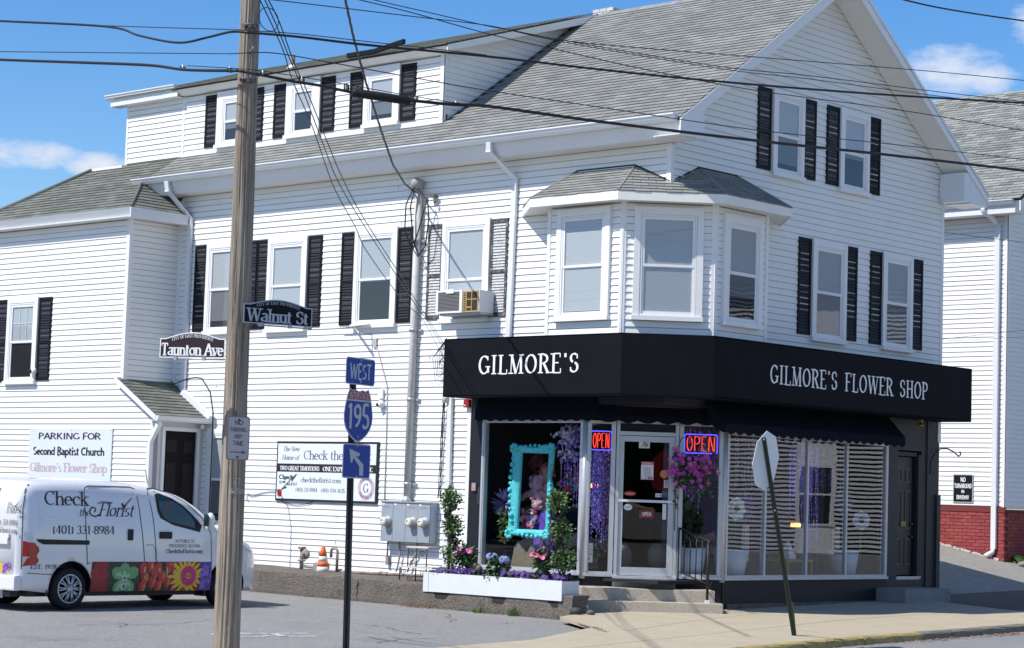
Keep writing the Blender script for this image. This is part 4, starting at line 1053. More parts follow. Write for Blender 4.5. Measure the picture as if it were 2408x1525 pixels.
sticker(.085, .215, 2.13, 2.265, M_orange, rnd_=1, d=.006, label='round orange sticker'); sticker(.155, .218, 1.98, 2.10, M_white, d=.005); sticker(.165, .21, 2.06, 2.09, M_bluep, d=.007); sticker(.165, .21, 2.03, 2.05, M_red, d=.007); sticker(.165, .21, 1.99, 2.02, M_pink, d=.007)
sticker(-.485, -.29, 1.83, 1.91, M_red, d=.005, rnd_=1, txt=[('DOORDASH', -.45, 1.855, .022, .13, M_white, SANS)], label='red oval delivery sticker')
sticker(.02, .12, 1.825, 1.885, M_white, d=.005); sticker(.04, .06, 1.835, 1.87, M_bluep, d=.007); sticker(.085, .115, 1.835, 1.87, M_bluep, d=.007); sticker(.125, .215, 1.83, 1.92, mat('print_slate', (.08, .12, .16), .5), d=.005)
sticker(-.485, -.345, 1.60, 1.70, M_white, d=.005, rnd_=1, txt=[('--------', -.46, 1.635, .05, .09, M_black, SANS)], label='white oval sticker')
sticker(-.23, -.0, 1.485, 1.61, mat('sign_wine', (.28, .03, .03), .5), d=.006, txt=[('OPEN', -.185, 1.52, .06, .145, M_white, dict(SANS, thick=.2, thin=.18))], label='small wine red OPEN sign hung inside the door')
# hanging sacks seen low behind the door
for a, z in ((-.42, .86), (.16, .86)):
    b = MB(); p = FC(a, z, -.75); b.ball(p, .16, 12, 8, sc_=(1, 1, 1.3), jit=.12); tag(b.build('sack', mat('canvas_sack', (.18, .16, .14), .9, noise=(9, .3, 4))), 'pale stuffed sack on the floor behind the shop door, %s side' % ('hinge' if a < 0 else 'handle'), 'sack', 'sacks inside the shop door')

# ------------------------------------------------------------------ awnings
AD = .75
def awn_pts(d, ce, a_l, a_r):
    # plan line of a cover standing d off both walls, chamfer corners at ce
    return [(a_l, -d), (-ce, -d), (d, ce), (d, a_r)]
sg = thing('awning_sign', 'long black boxed awning with white GILMORE\'S FLOWER SHOP lettering wrapping the corner', 'awning', (0, 0, 3.4), None)
zt0, zb0 = 4.33, 3.37
p_ = [(-4.07, -AD), (-.28, -AD), (AD, .25), (AD, 7.93)]
names = ['panel'] * 3
for i, (p, q) in enumerate(zip(p_, p_[1:])):
    n_ = Vector((q[1] - p[1], p[0] - q[0])).normalized(); b = MB(); t = .02
    m0 = Vector(p) - n_ * t; m1 = Vector(q) - n_ * t
    P4 = [(p[0], p[1]), (q[0], q[1]), (m1.x, m1.y), (m0.x, m0.y)]
    b.hexa([(x, y, zb0) for x, y in P4] + [(x, y, zt0) for x, y in P4]); b.build('front_panel', M_awn, sg)
b = MB()
top = [(-4.07, -AD), (-.28, -AD), (AD, .25), (AD, 7.93), (.03, 7.93), (.03, .1), (-.1, -.03), (-4.07, -.03)]
b.prism([(x, y, zt0 - .02) for x, y in top], (0, 0, .018)); b.build('top_panel', M_awn2, sg, fix=True)
b = MB(); b.box(-4.085, -4.071, -AD, -.02, zb0, zt0); b.box(.01, AD, 7.931, 7.945, zb0, zt0); b.build('end_panel', M_awn, sg)
b = MB(); b.prism([(x, y, zb0 + .01) for x, y in top], (0, 0, .012)); b.build('underside', M_awn2, sg, fix=True)
GSER = dict(thick=.15, thin=.062, serif=True, track=.16)
FLA = frame((0, -AD, 0), (1, 0, 0), (0, -1, 0)); FLB = frame((AD, 0, 0), (0, 1, 0), (1, 0, 0))
b = MB(); letter(b, "GILMORE'S", lift(FLA, .003), -3.29, 3.73, .305, 2.15, **GSER); b.build('lettering', M_letter, sg)
b = MB(); letter(b, "GILMORE'S", lift(FLB, .003), 1.73, 3.69, .30, 1.89, **GSER); letter(b, "FLOWER", lift(FLB, .003), 3.87, 3.69, .30, 1.45, **GSER); letter(b, "SHOP", lift(FLB, .003), 5.55, 3.69, .295, .89, **GSER)
b.build('lettering', M_letter, sg)

def scallop_awning(nm, label, F, a0, a1, zt, zb, d0, d1, per=.235, ends=(1, 1), val=.11):
    """sloped canvas from (zt, d0) down to (zb, d1) with a scalloped valance"""
    t = thing(nm, label, 'awning', tuple(F((a0 + a1) / 2, zb, d0)), 'scalloped awnings under the sign')
    b = MB(); n = max(6, int((a1 - a0) / .12)); rows = 5; V = []
    for j in range(rows + 1):
        s_ = j / rows
        for i in range(n + 1):
            a = a0 + (a1 - a0) * i / n
            V.append(F(a, zt + (zb - zt) * s_ - .012 * math.sin(s_ * 3.1) * (1 + .5 * math.sin(a * 4.1)), d0 + (d1 - d0) * s_ + .006 * math.sin(a * 9 + s_ * 3)))
    b.add(V, [(j * (n + 1) + i, (j + 1) * (n + 1) + i, (j + 1) * (n + 1) + i + 1, j * (n + 1) + i + 1) for j in range(rows) for i in range(n)], smooth=True)
    b.build('canvas', M_awn2, t)
    b = MB(); m_ = int(round((a1 - a0) / per)); per = (a1 - a0) / m_
    for k in range(m_):
        pts = []
        for q in range(9):
            u_ = q / 8; pts.append(F(a0 + per * (k + u_), zb - val + .045 - .045 * math.sin(u_ * math.pi) - .01 * rnd.random(), d1 + .004 + .006 * math.sin(k * 2.1 + u_ * 4)))
        b.poly([F(a0 + per * k, zb, d1)] + pts + [F(a0 + per * (k + 1), zb, d1)])
    b.build('valance', M_awn2, t)
    b = MB()
    for e_, a in zip(ends, (a0, a1)):
        if e_: b.poly([F(a, zt, d0), F(a, zb, d1), F(a, zb - val + .04, d1), F(a, zb - val + .02, d1 - .06), F(a, zb, d0 + .02)])
    if b.f: b.build('end_flap', M_awn2, t)
    return t
scallop_awning('scalloped_awning', 'flat black scalloped awning over the display window with the turquoise frame', FA, -3.95, -1.35, 3.42, 3.11, .02, .10, per=.24)
scallop_awning('scalloped_awning', 'black scalloped awning over the glass door, its edge ragged', FC, -.95, .95, 3.42, 3.10, .10, .22, per=.30, ends=(0, 0))
scallop_awning('scalloped_awning', 'deep black scalloped awning over the wide window facing the street', FB, 1.05, 6.28, 3.40, 3.02, .05, .42, per=.24, val=.17)
# shut metal strip seen under the middle awning
# fire alarm bell box, lamps, keypad, mail slot
b = MB(); b.fb(FA, -4.235, -4.115, 3.23, 3.37, .022, .09); b.fb(FA, -4.21, -4.17, 3.25, 3.28, .09, .10, 1)
tag(b.build('alarm_strobe', [mat('alarm_red', (.30, .02, .015), .45), M_white], bevel=0.008), 'small red fire alarm strobe box under the end of the sign awning', 'alarm')
b = MB(); b.lathe(FA(-4.655, 3.31, .09), [(.035, 0), (.07, .03), (.075, .12), (.03, .16)], 12); b.fb(FA, -4.70, -4.60, 3.32, 3.47, .03, .06)
tag(b.build('wall_lamp', mat('cream_lamp', (.62, .61, .55), .5)), 'cream drum shaped wall lamp beside the downspout, under the sign awning', 'lamp')
kp = thing('alarm_keypad', 'grey box with a red light on the dark column left of the display window', 'keypad', FA(-3.95, 1.9, 0))
b = MB(); b.fb(FA, -4.02, -3.93, 1.84, 1.97, .014, .05); b.build('box', M_steel, kp); b = MB(); b.fb(FA, -4.00, -3.955, 1.87, 1.905, .05, .056); b.build('indicator', mat('red_lamp', (.6, .05, .02), .4, emit=(1, .12, .03), estr=.8), kp)
b = MB(); b.fb(FA, -3.90, -3.83, 1.62, 1.90, .014, .03); b.build('plate', M_char2, kp)
# --- upstairs entry door at the right end
b = MB(); b.box(-.12, -.08, 6.74, 7.36, .60, 2.70)
ed = b.build('entry_door', mat('entry_door_black', (.010, .011, .014), .4, spec=.4), house, 'dark six panel street door at the far end of the shop front')
pm_ = mat('entry_panel_edge', (.03, .032, .037), .35, spec=.6)
for (y0, y1) in ((6.80, 6.98), (7.10, 7.28)):
    for (z0, z1) in ((2.25, 2.50), (1.42, 2.10), (.78, 1.25)):
        b = MB()
        b.box(-.08, -.07, y0, y1, z0, z0 + .02); b.box(-.08, -.07, y0, y1, z1 - .02, z1); b.box(-.08, -.07, y0, y0 + .02, z0 + .02, z1 - .02); b.box(-.08, -.07, y1 - .02, y1, z0 + .02, z1 - .02)
        b.build('door_panel', pm_, ed)
b = MB(); b.box(-.08, -.062, 6.95, 7.12, 1.46, 1.55); b.build('mail_slot', mat('dull_brass', (.22, .17, .09), .4, metal=.6), ed)
b = MB(); b.box(-.1, -.02, 7.37, 7.40, .58, 2.75); b.box(-.1, .004, 7.40, 7.498, .58, 2.75); b.box(-.1, -.02, 6.722, 6.738, .58, 2.75); b.box(-.1, -.02, 6.738, 7.37, 2.72, 2.79); b.build('entry_frame', mat('entry_frame', (.015, .016, .018), .5), house)
b = MB(); b.box(-.1, .03, 6.70, 7.50, .545, .575); b.box(-.02, .012, 6.71, 7.48, .52, .544); b.build('entry_sill', M_frame, house)
b = MB(); b.ball((-.055, 7.30, 1.50), .028); b.ball((-.055, 7.30, 1.28), .028); b.build('door_knob', mat('dull_metal', (.12, .12, .12), .3, metal=.8), ed)
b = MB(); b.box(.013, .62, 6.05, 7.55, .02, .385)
tag(b.build('doorstep', mat('doorstep_concrete', (.25, .245, .235), .95, noise=(20, .15, 5, 3, .1, 3), bump=(40, .6, .01)), bevel=.012), 'plain concrete block step below the dark street door', 'step')  # plain mid grey concrete, mottled at random
lf = thing('floodlight', 'small gold floodlight under the right end of the sign awning', 'lamp', (.2, 7.13, 3.32))
b = MB(); b.lathe((.2, 7.13, 3.26), [(.06, 0), (.05, .02), (.02, .07)], 10); b.box(.17, .23, 7.1, 7.16, 3.33, 3.39); b.build('lamp_head', mat('gold_lamp', (.45, .33, .12), .35, metal=.6), lf)

# ------------------------------------------------------------------ goods in the windows
def petals(mb, c, r, n, mi=0, nrm=(0, -1, 0), cup=.25, layers=1, w=.5):
    c = Vector(c); nrm = Vector(nrm).normalized(); x = nrm.orthogonal().normalized(); y = nrm.cross(x)
    for l in range(layers):
        rr = r * (1 - .28 * l); off = rnd.uniform(0, 6.3)
        for k in range(n):
            a = off + 2 * math.pi * k / n + rnd.uniform(-.1, .1); d = x * math.cos(a) + y * math.sin(a); s_ = nrm.cross(d)
            m = mi if not isinstance(mi, (list, tuple)) else rnd.choice(mi)
            h = math.pi / n * rr * w * 1.6
            mb.poly([c + nrm * .004 * l, c + d * rr * .55 + s_ * h + nrm * rr * cup * (.5 + l * .5), c + d * rr + nrm * rr * cup * (1 + l), c + d * rr * .55 - s_ * h + nrm * rr * cup * (.5 + l * .5)], m)
def leaves(mb, c, rad, n, size, mi=0, sq_=(1, 1, 1), shell=.55):
    c = Vector(c)
    for k in range(n):
        v = Vector((rnd.gauss(0, 1), rnd.gauss(0, 1), rnd.gauss(0, 1))).normalized() * rad * rnd.uniform(shell, 1.05)
        v = Vector((v.x * sq_[0], v.y * sq_[1], v.z * sq_[2])); p = c + v
        d = (v.normalized() + Vector((rnd.uniform(-.8, .8), rnd.uniform(-.8, .8), rnd.uniform(-.9, .5)))).normalized(); s_ = d.orthogonal().normalized() * rnd.uniform(.3, .5) * size
        q = s_.cross(d).normalized() * size * rnd.uniform(-.15, .15); l = size * rnd.uniform(.7, 1.3)
        mb.poly([p, p + d * l * .5 + s_ + q, p + d * l, p + d * l * .5 - s_ + q], mi if not isinstance(mi, (list, tuple)) else rnd.choice(mi))
P_pur = mat('petal_purple', (.25, .11, .48), .7, island=.3); P_vio = mat('petal_violet', (.07, .02, .16), .65, island=.35); P_pink = mat('petal_pink', (.60, .16, .30), .6, island=.3)
P_white = mat('petal_white', (.62, .60, .62), .7, island=.15); P_lil = mat('petal_lilac', (.36, .28, .56), .7, island=.25); P_red = mat('petal_red', (.5, .03, .07), .6, island=.3); P_mag = mat('petal_magenta', (.48, .05, .33), .6, island=.3)
P_turq = mat('petal_turquoise', (.12, .45, .48), .7, island=.25); P_coral = mat('petal_coral', (.62, .12, .12), .6, island=.3)
# turquoise baroque frame: moulded profile with carved scrolls, leaning slightly
fr_ = thing('picture_frame', 'turquoise carved baroque picture frame standing empty in the display window', 'picture frame', (-2.97, .3, 1.1))
M_turq = mat('turquoise_paint', (.13, .72, .76), .38, spec=.5, noise=(30, .1, 4, 7, .1, 3), bump=(35, .8, .02))
FF = frame((0, .3, 0), (1, .0, 0), (0, -1, 0))
o4 = [(-3.40, 2.60), (-2.50, 2.61), (-2.56, 1.14), (-3.46, 1.13)]; i4 = [(-3.20, 2.49), (-2.59, 2.48), (-2.62, 1.23), (-3.24, 1.23)]
b = MB()
for k in range(4):
    (xa, za), (xb, zb_), (xc, zc), (xd, zd) = o4[k], o4[(k + 1) % 4], i4[(k + 1) % 4], i4[k]
    n = 14; per = []
    for i in range(n + 1):
        t_ = i / n; ox, oz = xa + (xb - xa) * t_, za + (zb_ - za) * t_; ix, iz = xd + (xc - xd) * t_, zd + (zc - zd) * t_
        wv = .028 * math.sin(t_ * math.pi * (3 if k % 2 == 0 else 5)) + .022 * abs(math.cos(t_ * math.pi * 4)) - .012; dx, dz = ox - ix, oz - iz; L_ = math.hypot(dx, dz)
        ox += dx / L_ * wv; oz += dz / L_ * wv
        per.append([FF(ox, oz, .0), FF(ox, oz, .02), FF(ox * .75 + ix * .25, oz * .75 + iz * .25, .07 + .012 * math.sin(i * 2.7)), FF(ox * .4 + ix * .6, oz * .4 + iz * .6, .035), FF(ix, iz, .045), FF(ix, iz, .0)])
    V = [q for r_ in per for q in r_]; b.add(V, [(i * 6 + j, i * 6 + j + 1, (i + 1) * 6 + j + 1, (i + 1) * 6 + j) for i in range(n) for j in range(5)], smooth=True)
b.build('moulding', M_turq, fr_)
b = MB()
for (cx, cz), r in zip(o4, (.10, .10, .09, .10)):
    for k in range(7):
        a = k * .9; b.ball(FF(cx + (.045 if cx < -3 else -.04) + r * .6 * math.cos(a), cz + (.02 if cz < 2 else -.04) + r * .6 * math.sin(a), .05), .038, 7, 5)
for k in range(11): b.ball(FF(-3.36 - .055 * math.sin(k * .31), 1.35 + k * .105, .055), .035 + .012 * (k % 2), 6, 5); b.ball(FF(-2.54, 1.35 + k * .105, .05), .026 + .01 * (k % 2), 6, 5)
for k in range(7): b.ball(FF(-3.2 + k * .1, 1.15 - .03 * math.sin(k * .52), .05), .04, 6, 5); b.ball(FF(-3.2 + k * .1, 2.58 + .035 * math.sin(k * .52), .04), .032, 6, 5)
b.build('scrollwork', M_turq, fr_)
# mannequin: one continuous body, wig, wrap, skirt
mq = thing('mannequin', 'mannequin with curly auburn hair, pink ruffled wrap and purple skirt behind the turquoise frame', 'mannequin', (-2.92, .62, .55))
M_skin = mat('mannequin_skin', (.36, .22, .17), .5)
prof = [(.0, .60, .10), (.10, 1.25, .11), (.115, 1.45, .12), (.10, 1.56, .10), (.13, 1.74, .11), (.155, 1.86, .10), (.12, 1.93, .09), (.045, 1.97, .045), (.042, 2.03, .045), (.060, 2.06, .07), (.078, 2.11, .09), (.082, 2.17, .095), (.075, 2.23, .09), (.045, 2.28, .06), (.0, 2.295, .0)]
b = MB(); n = 16; V = []
for (rx, z, ry) in prof:
    for k in range(n):
        a = 2 * math.pi * k / n; V.append((-2.93 + rx * math.cos(a), .62 + ry * math.sin(a) * .8 - (.01 if z > 2 else 0), z))
b.add(V, [(i * n + k, i * n + (k + 1) % n, (i + 1) * n + (k + 1) % n, (i + 1) * n + k) for i in range(len(prof) - 1) for k in range(n)], smooth=True)
b.add([(-2.93 + .012 + q[0], .545 + q[1], q[2]) for q in ((-.01, .0, 2.13), (.012, 0, 2.13), (.0, -.028, 2.135), (0, .0, 2.18))], [(0, 1, 2), (1, 3, 2), (3, 0, 2)])
b.build('body', M_skin, mq)
b = MB()
for s_ in (-1, 1): b.ball((-2.925 + s_ * .030, .546, 2.175), .013, 8, 5, 0, (1.3, .5, .7)); b.tube([(-2.925 + s_ * .05, .55, 2.195), (-2.925 + s_ * .030, .543, 2.205), (-2.925 + s_ * .012, .546, 2.198)], .0035, 5, 1)
b.ball((-2.925, .547, 2.108), .020, 8, 5, 2, (1.2, .5, .5)); b.build('face', [mat('eye_dark', (.02, .02, .02), .3), mat('brow', (.08, .04, .02), .8), mat('lip', (.3, .04, .05), .4)], mq)
b = MB()
for k in range(90):
    a = rnd.uniform(0, 6.3); e = rnd.uniform(-.4, 1.4); p = Vector((-2.96 + .12 * math.cos(a) * math.cos(e), .66 + .10 * math.sin(a) * math.cos(e), 2.19 + .13 * math.sin(e)))
    if p.y < .58 and p.z < 2.23 and abs(p.x + 2.93) < .07: continue
    b.ball(p, rnd.uniform(.025, .042), 6, 4, jit=.2)
b.build('hair', mat('auburn_hair', (.32, .09, .05), .6, island=.25), mq)
b = MB()
for k in range(70):
    t_ = rnd.random(); a = rnd.uniform(0, 6.3); b.ball((-3.03 + rnd.gauss(0, .07) , .55 + .05 * math.sin(a), 1.58 + t_ * .5), rnd.uniform(.045, .075), 7, 5, jit=.25)
for k in range(16): b.ball((-3.14 - .02 * k, .55, 1.86 - .008 * k + rnd.uniform(-.02, .02)), .05, 7, 5, jit=.2); b.ball((-2.95 + .012 * k, .56, 1.84 - .012 * k), .055, 7, 5, jit=.2)
b.build('wrap', mat('pink_ruffle', (.56, .30, .36), .8, island=.15), mq)
b = MB(); n = 28; V = []
for z, r in ((1.60, .10), (1.50, .13), (1.30, .17), (1.0, .20), (.70, .23)):
    for k in range(n): a = 2 * math.pi * k / n; q = r * (1 + .09 * math.sin(k * math.pi)) * (1 + .07 * (k % 2)); V.append((-2.95 + q * math.cos(a), .62 + q * math.sin(a) * .7, z))
b.add(V, [(i * n + k, (i + 1) * n + k, (i + 1) * n + (k + 1) % n, i * n + (k + 1) % n) for i in range(4) for k in range(n)], smooth=True)
b.build('skirt', mat('purple_satin', (.13, .06, .42), .35, spec=.6), mq)
def bouquet(name, label, c, rad, cols, n, size, cat='flowers', sq_=(1, .7, 1), nleaf=40, grp=None, nrm=(.3, -1, .1), layers=2):
    t = thing(name, label, cat, c, grp); b = MB()
    for k in range(n):
        v = Vector((rnd.gauss(0, .5) * sq_[0], rnd.gauss(0, .4) * sq_[1], rnd.gauss(0, .5) * sq_[2])) * rad; petals(b, Vector(c) + v, size * rnd.uniform(.7, 1.2), 7, rnd.randrange(len(cols)), Vector(nrm) + Vector((rnd.gauss(0, .5), 0, rnd.gauss(0, .5))), .3, layers, .9)
    b.build('blooms', cols, t, kind='stuff')
    if nleaf: b = MB(); leaves(b, c, rad, nleaf, size * 1.1, 0, sq_); b.build('leaves', M_leafd, t, kind='stuff')
    return t
bouquet('flower_arrangement', 'silk arrangement of red, pink and violet blooms low inside the turquoise frame', (-3.16, .46, 1.42), .18, [P_red, P_pink, P_pur, P_white, P_lil, P_pink], 46, .055)
bouquet('flower_arrangement', 'pink and turquoise silk flowers left of the mannequin\'s head', (-3.36, .9, 2.02), .13, [P_red, P_turq, P_pink], 20, .06)
bouquet('flower_arrangement', 'turquoise and red silk flowers right of the mannequin', (-2.63, .85, 2.02), .15, [P_turq, P_red, P_turq, P_pink], 22, .06)
bouquet('flower_arrangement', 'dim rose pink paper blooms high behind the frame', (-3.45, .9, 2.40), .15, [mat('petal_dim_rose', (.22, .05, .07), .8, island=.3)], 12, .10, nleaf=0)
t = thing('wisteria_garland', 'hanging garland of white and purple wisteria in the top corner of the display window', 'garland', (-2.3, .4, 2.9)); b = MB()
for k in range(230):
    x = rnd.gauss(-2.25, .16); z = 2.95 - abs(rnd.gauss(0, .28)) - .1 * abs(x + 2.2); petals(b, (x, .4 + rnd.uniform(-.08, .08), z), .032, 5, rnd.choice([0, 0, 1, 2]) if x < -2.2 else rnd.choice([1, 2, 2]), (rnd.gauss(0, .4), -1, rnd.gauss(0, .4)), .2, 1, .9)
b.build('blossoms', [P_white, P_pur, P_lil], t, kind='stuff')
def strands(name, label, F, a0, a1, z0, z1, d, n, m, grp=None):
    b = MB()
    for k in range(n):
        a = rnd.uniform(a0, a1); zz = rnd.uniform(z0, z0 + (z1 - z0) * .5); z = z1 - rnd.uniform(0, .15)
        while z > zz:
            h = rnd.uniform(.02, .05); w_ = rnd.uniform(.004, .010); q = rnd.uniform(-.5, .5) * .02
            b.poly([F(a - w_, z - h, d + q), F(a + w_, z - h, d - q), F(a + w_, z, d + q), F(a - w_, z, d - q)], rnd.randrange(2)); z -= h + rnd.uniform(.0, .03)
    o = b.build(name, m, kind=None); return tag(o, label, 'decoration', grp)
M_tin = [mat('tinsel_violet_glow', (.28, .18, .62), .18, metal=.7, emit=(.14, .08, .55), estr=.10, island=.5), mat('tinsel_pale', (.55, .45, .85), .15, metal=.7, island=.4)]  # faint violet glow added to the strands; tinsel gives no light itself
M_tin2 = [mat('tinsel_plum', (.30, .12, .32), .25, metal=.6, island=.5), mat('tinsel_rose', (.42, .25, .40), .2, metal=.6, island=.4)]
strands('tinsel_curtain', 'violet tinsel strands hanging behind the garland in the display window', FA, -2.75, -1.75, 1.5, 2.6, -.75, 46, M_tin)
strands('tinsel_curtain', 'violet and plum tinsel curtain behind the OPEN sign left of the door', FC, -1.0, -.68, .95, 2.6, -.35, 36, M_tin)
strands('tinsel_curtain', 'plum tinsel strip against the door frame, left of the door', FC, -.80, -.68, .8, 2.5, -.25, 14, M_tin2)
strands('tinsel_curtain', 'violet tinsel behind the hanging basket, right of the door', FC, .45, .85, 1.6, 3.0, -.5, 30, [M_tin2[0], M_tin[1]])
strands('tinsel_curtain', 'wide violet tinsel curtain in the middle of the street window', FB, 4.1, 5.0, 1.6, 2.85, -.5, 75, M_tin)
strands('tinsel_curtain', 'long thin violet strands near the foot of the street window', FB, 4.2, 4.8, .7, 1.9, -.35, 12, M_tin)
strands('lilac_garland', 'lilac blossom strings filling the left panes of the street window', FB, 1.9, 3.8, 2.0, 2.95, -.7, 60, [P_lil, P_white])
strands('lilac_garland', 'lilac blossom strings filling the right panes of the street window', FB, 5.0, 6.2, 1.9, 2.95, -.7, 34, [P_lil, M_tin2[1]])
def drape(label, F, a0, a1, z0, z1, d, m):
    b = MB(); n = 40; V = []
    for z in (z0, (z0 + z1) / 2, z1):
        for i in range(n + 1): V.append(F(a0 + (a1 - a0) * i / n, z, d + .05 * math.sin(i * 1.3) + .02 * math.sin(i * 3.1)))
    b.add(V, [(j * (n + 1) + i, j * (n + 1) + i + 1, (j + 1) * (n + 1) + i + 1, (j + 1) * (n + 1) + i) for j in range(2) for i in range(n)], smooth=True)
    tag(b.build('window_drape', m), label, 'curtain', 'cloth backdrops in the shop windows')
drape('dusky lilac cloth hung behind the goods in the street window', FB, 1.65, 6.3, .9, 3.1, -1.3, mat('dusky_cloth', (.13, .10, .15), .9, noise=(2, .3, 3)))
drape('brown cloth over the display floor of the street window', FB, 1.65, 6.3, .54, .86, -.9, mat('brown_cloth', (.10, .08, .065), .9, noise=(6, .3, 4), stretch=(1, .3, 1)))
def pompom(name, label, c, r, m, n=150):
    b = MB(); c = Vector(c)
    for k in range(n):
        d = Vector((rnd.gauss(0, 1), rnd.gauss(0, 1), rnd.gauss(0, 1))).normalized(); s_ = d.orthogonal().normalized() * r * .05; b.poly([c + d * r * .1, c + d * r * .7 + s_, c + d * r, c + d * r * .7 - s_])
    return tag(b.build(name, m), label, 'decoration', 'paper pompoms in the shop windows')
pompom('paper_pompom', 'spiky lilac paper pompom at the left of the display window', (-3.70, .45, 1.66), .27, P_lil)
pompom('paper_pompom', 'lilac pompom beside the big white flower in the street window', (-.6, 2.95, 1.72), .26, P_lil); pompom('paper_pompom', 'lilac pompom at the right in the street window', (-.6, 5.9, 1.85), .22, P_lil)
def bigflower(label, c, r, nrm):
    t = thing('paper_flower', label, 'paper flower', c, 'big white paper flowers in the street window'); b = MB(); petals(b, c, r, 8, 0, nrm, .25, 3, 1.1); b.build('petals', M_white, t)
    b = MB(); b.ball(Vector(c) + Vector(nrm) * .05, .05, 8, 5); b.build('flower_centre', mat('brown_centre', (.12, .08, .06), .8), t); b = MB(); b.tube([c, (c[0], c[1], .6)], .012, 6); b.build('stem', mat('green_pole', (.05, .22, .08), .5), t)
bigflower('large white paper flower on a green pole, left part of the street window', (-.3, 2.30, 1.68), .20, (1, -.25, 0)); bigflower('large white paper flower tilted away, right part of the street window', (-.3, 6.02, 1.55), .17, (.8, -.7, 0))
def tub(label, F, a0, a1, z0, z1, d, m=None, grp='tall white planters inside the shop'):
    b = MB(); c = F((a0 + a1) / 2, z0, d); r = (a1 - a0) / 2; b.lathe(c, [(r * .72, 0), (r * .86, (z1 - z0) * .45), (r, z1 - z0), (r * .9, z1 - z0), (r * .8, (z1 - z0) * .9)], 18)
    return tag(b.build('white_planter', m or mat('planter_white', (.60, .66, .72), .35)), label, 'planter', grp)
tub('white tub behind the handrail, right of the door', FC, .47, .90, .54, 1.03, -.30); tub('widest white tub at the left corner of the street window', FB, 1.98, 2.58, .54, 1.02, -.35); tub('white tub behind the right mullion of the street window', FB, 5.36, 5.92, .54, 1.02, -.4)
b = MB(); b.prism([(-3.44, .34, .6), (-2.9, .34, .6), (-2.92, .34, .92), (-3.0, .34, .96), (-3.1, .34, .82), (-3.2, .34, .9), (-3.3, .34, 1.03), (-3.36, .34, .95)], (0, .06, 0))
tag(b.build('driftwood', mat('driftwood', (.20, .165, .11), .9, noise=(14, .3, 5)), fix=True), 'jagged bark slab standing on the floor of the display window', 'driftwood')
b = MB()
for k in range(24): b.ball((-2.77 + rnd.gauss(0, .03), .42 + rnd.gauss(0, .02), .72 + k * .018), .045, 6, 5, jit=.3)
tag(b.build('pink_drape', mat('drape_pink', (.50, .30, .40), .8, island=.2)), 'bunched pink net trailing to the floor beside the bark slab', 'fabric')
def pot(label, c, r, h, pm, rad, n, size, lm, grp=None, sq_=(1, 1, 1)):
    t = thing('potted_plant', label, 'potted plant', c, grp); b = MB(); b.lathe(c, [(r * .75, 0), (r, h), (r * 1.1, h), (r * 1.1, h * .85), (r * .9, h * .82), (r * .85, h * .95)], 14); b.build('pot', pm, t)
    b = MB(); leaves(b, (c[0], c[1], c[2] + h + rad * .75 * sq_[2]), rad, n, size, [0, 0, 1], sq_, .1); b.build('foliage', lm, t, kind='stuff'); return t
terr = mat('terracotta', (.40, .13, .05), .8)
pot('bushy green plant in a striped pot at the right of the display window', (-2.13, .32, .55), .10, .14, M_cream, .14, 260, .05, [M_leaf, M_leafl])
q = FC(-.99, .57, -.22); pot('plant in a terracotta pot behind the delivery card', (q.x, q.y, q.z), .07, .12, terr, .15, 160, .07, [M_leaf, M_leafd], sq_=(.9, .9, 1.7))
pot('trailing ivy at the left of the display window', (-3.55, .28, 1.0), .05, .08, terr, .18, 150, .06, [M_leaf, M_leafl], sq_=(.8, .6, 1.5))
q = FC(.62, .6, -.55); pot('tall dark leafy plant behind the glass right of the door', (q.x, q.y, q.z), .1, .2, M_char, .35, 260, .16, [M_leafd, M_leafd], sq_=(.6, .6, 1.6))
cdm = thing('delivery_card', 'white card about delivery standing against the glass left of the door', 'sign', tuple(FC(-1.0, .75, -.05)))
sticker(-1.075, -.955, .755, 1.06, M_white, d=-.02, name='card', parent=cdm, txt=[('Now in', -1.05, 1.01, .016, .07, M_orange, SANS), ('delivery', -1.06, .955, .028, .09, M_orange, dict(thick=.14, thin=.08, serif=False, slant=.2)), ('with', -1.04, .92, .014, .04, M_orange, SANS), ('GRUBHUB', -1.05, .87, .028, .08, M_orange, dict(SANS, thick=.2))])
b = MB(); b.poly([FC(-1.03, .79, -.018), FC(-1.00, .79, -.018), FC(-1.00, .83, -.018), FC(-1.015, .845, -.018), FC(-1.03, .83, -.018)]); b.build('card_logo', M_orange, cdm)
for y, z in ((2.77, .83), (5.44, .83)):
    b = MB(); b.box(-.46, -.38, y - .05, y + .05, z, z + .58)
    for k in range(5): b.box(-.38, -.374, y - .035, y + .035, z + .05 + k * .1, z + .12 + k * .1, 1)
    tag(b.build('candle_box', [M_cream, mat('box_gold', (.45, .33, .12), .6)]), 'tall cream carton %s in the street window' % ('beside the left mullion' if y < 4 else 'left of the right mullion'), 'box', 'tall cream cartons in the street window')
ck = thing('tiered_ornament', 'small white tiered ornament on a stand behind the leaning post', 'ornament', (-.5, 4.1, .85)); b = MB()
for k, (r, h) in enumerate(((.10, .09), (.075, .08), (.05, .07), (.025, .06))): b.box(-.5 - r, -.5 + r, 4.1 - r, 4.1 + r, .86 + k * .078, .935 + k * .078)
b.build('tiers', M_white, ck); b = MB(); b.box(-.75, -.25, 3.75, 4.5, .82, .855); b.box(-.28, -.25, 4.45, 4.48, .52, .82); b.box(-.28, -.25, 3.77, 3.8, .52, .82); b.build('table', mat('gold_edge', (.35, .25, .08), .4), ck)
M_flame = mat('warm_bulb', (.9, .4, .1), .5, emit=(1, .33, .07), estr=5)
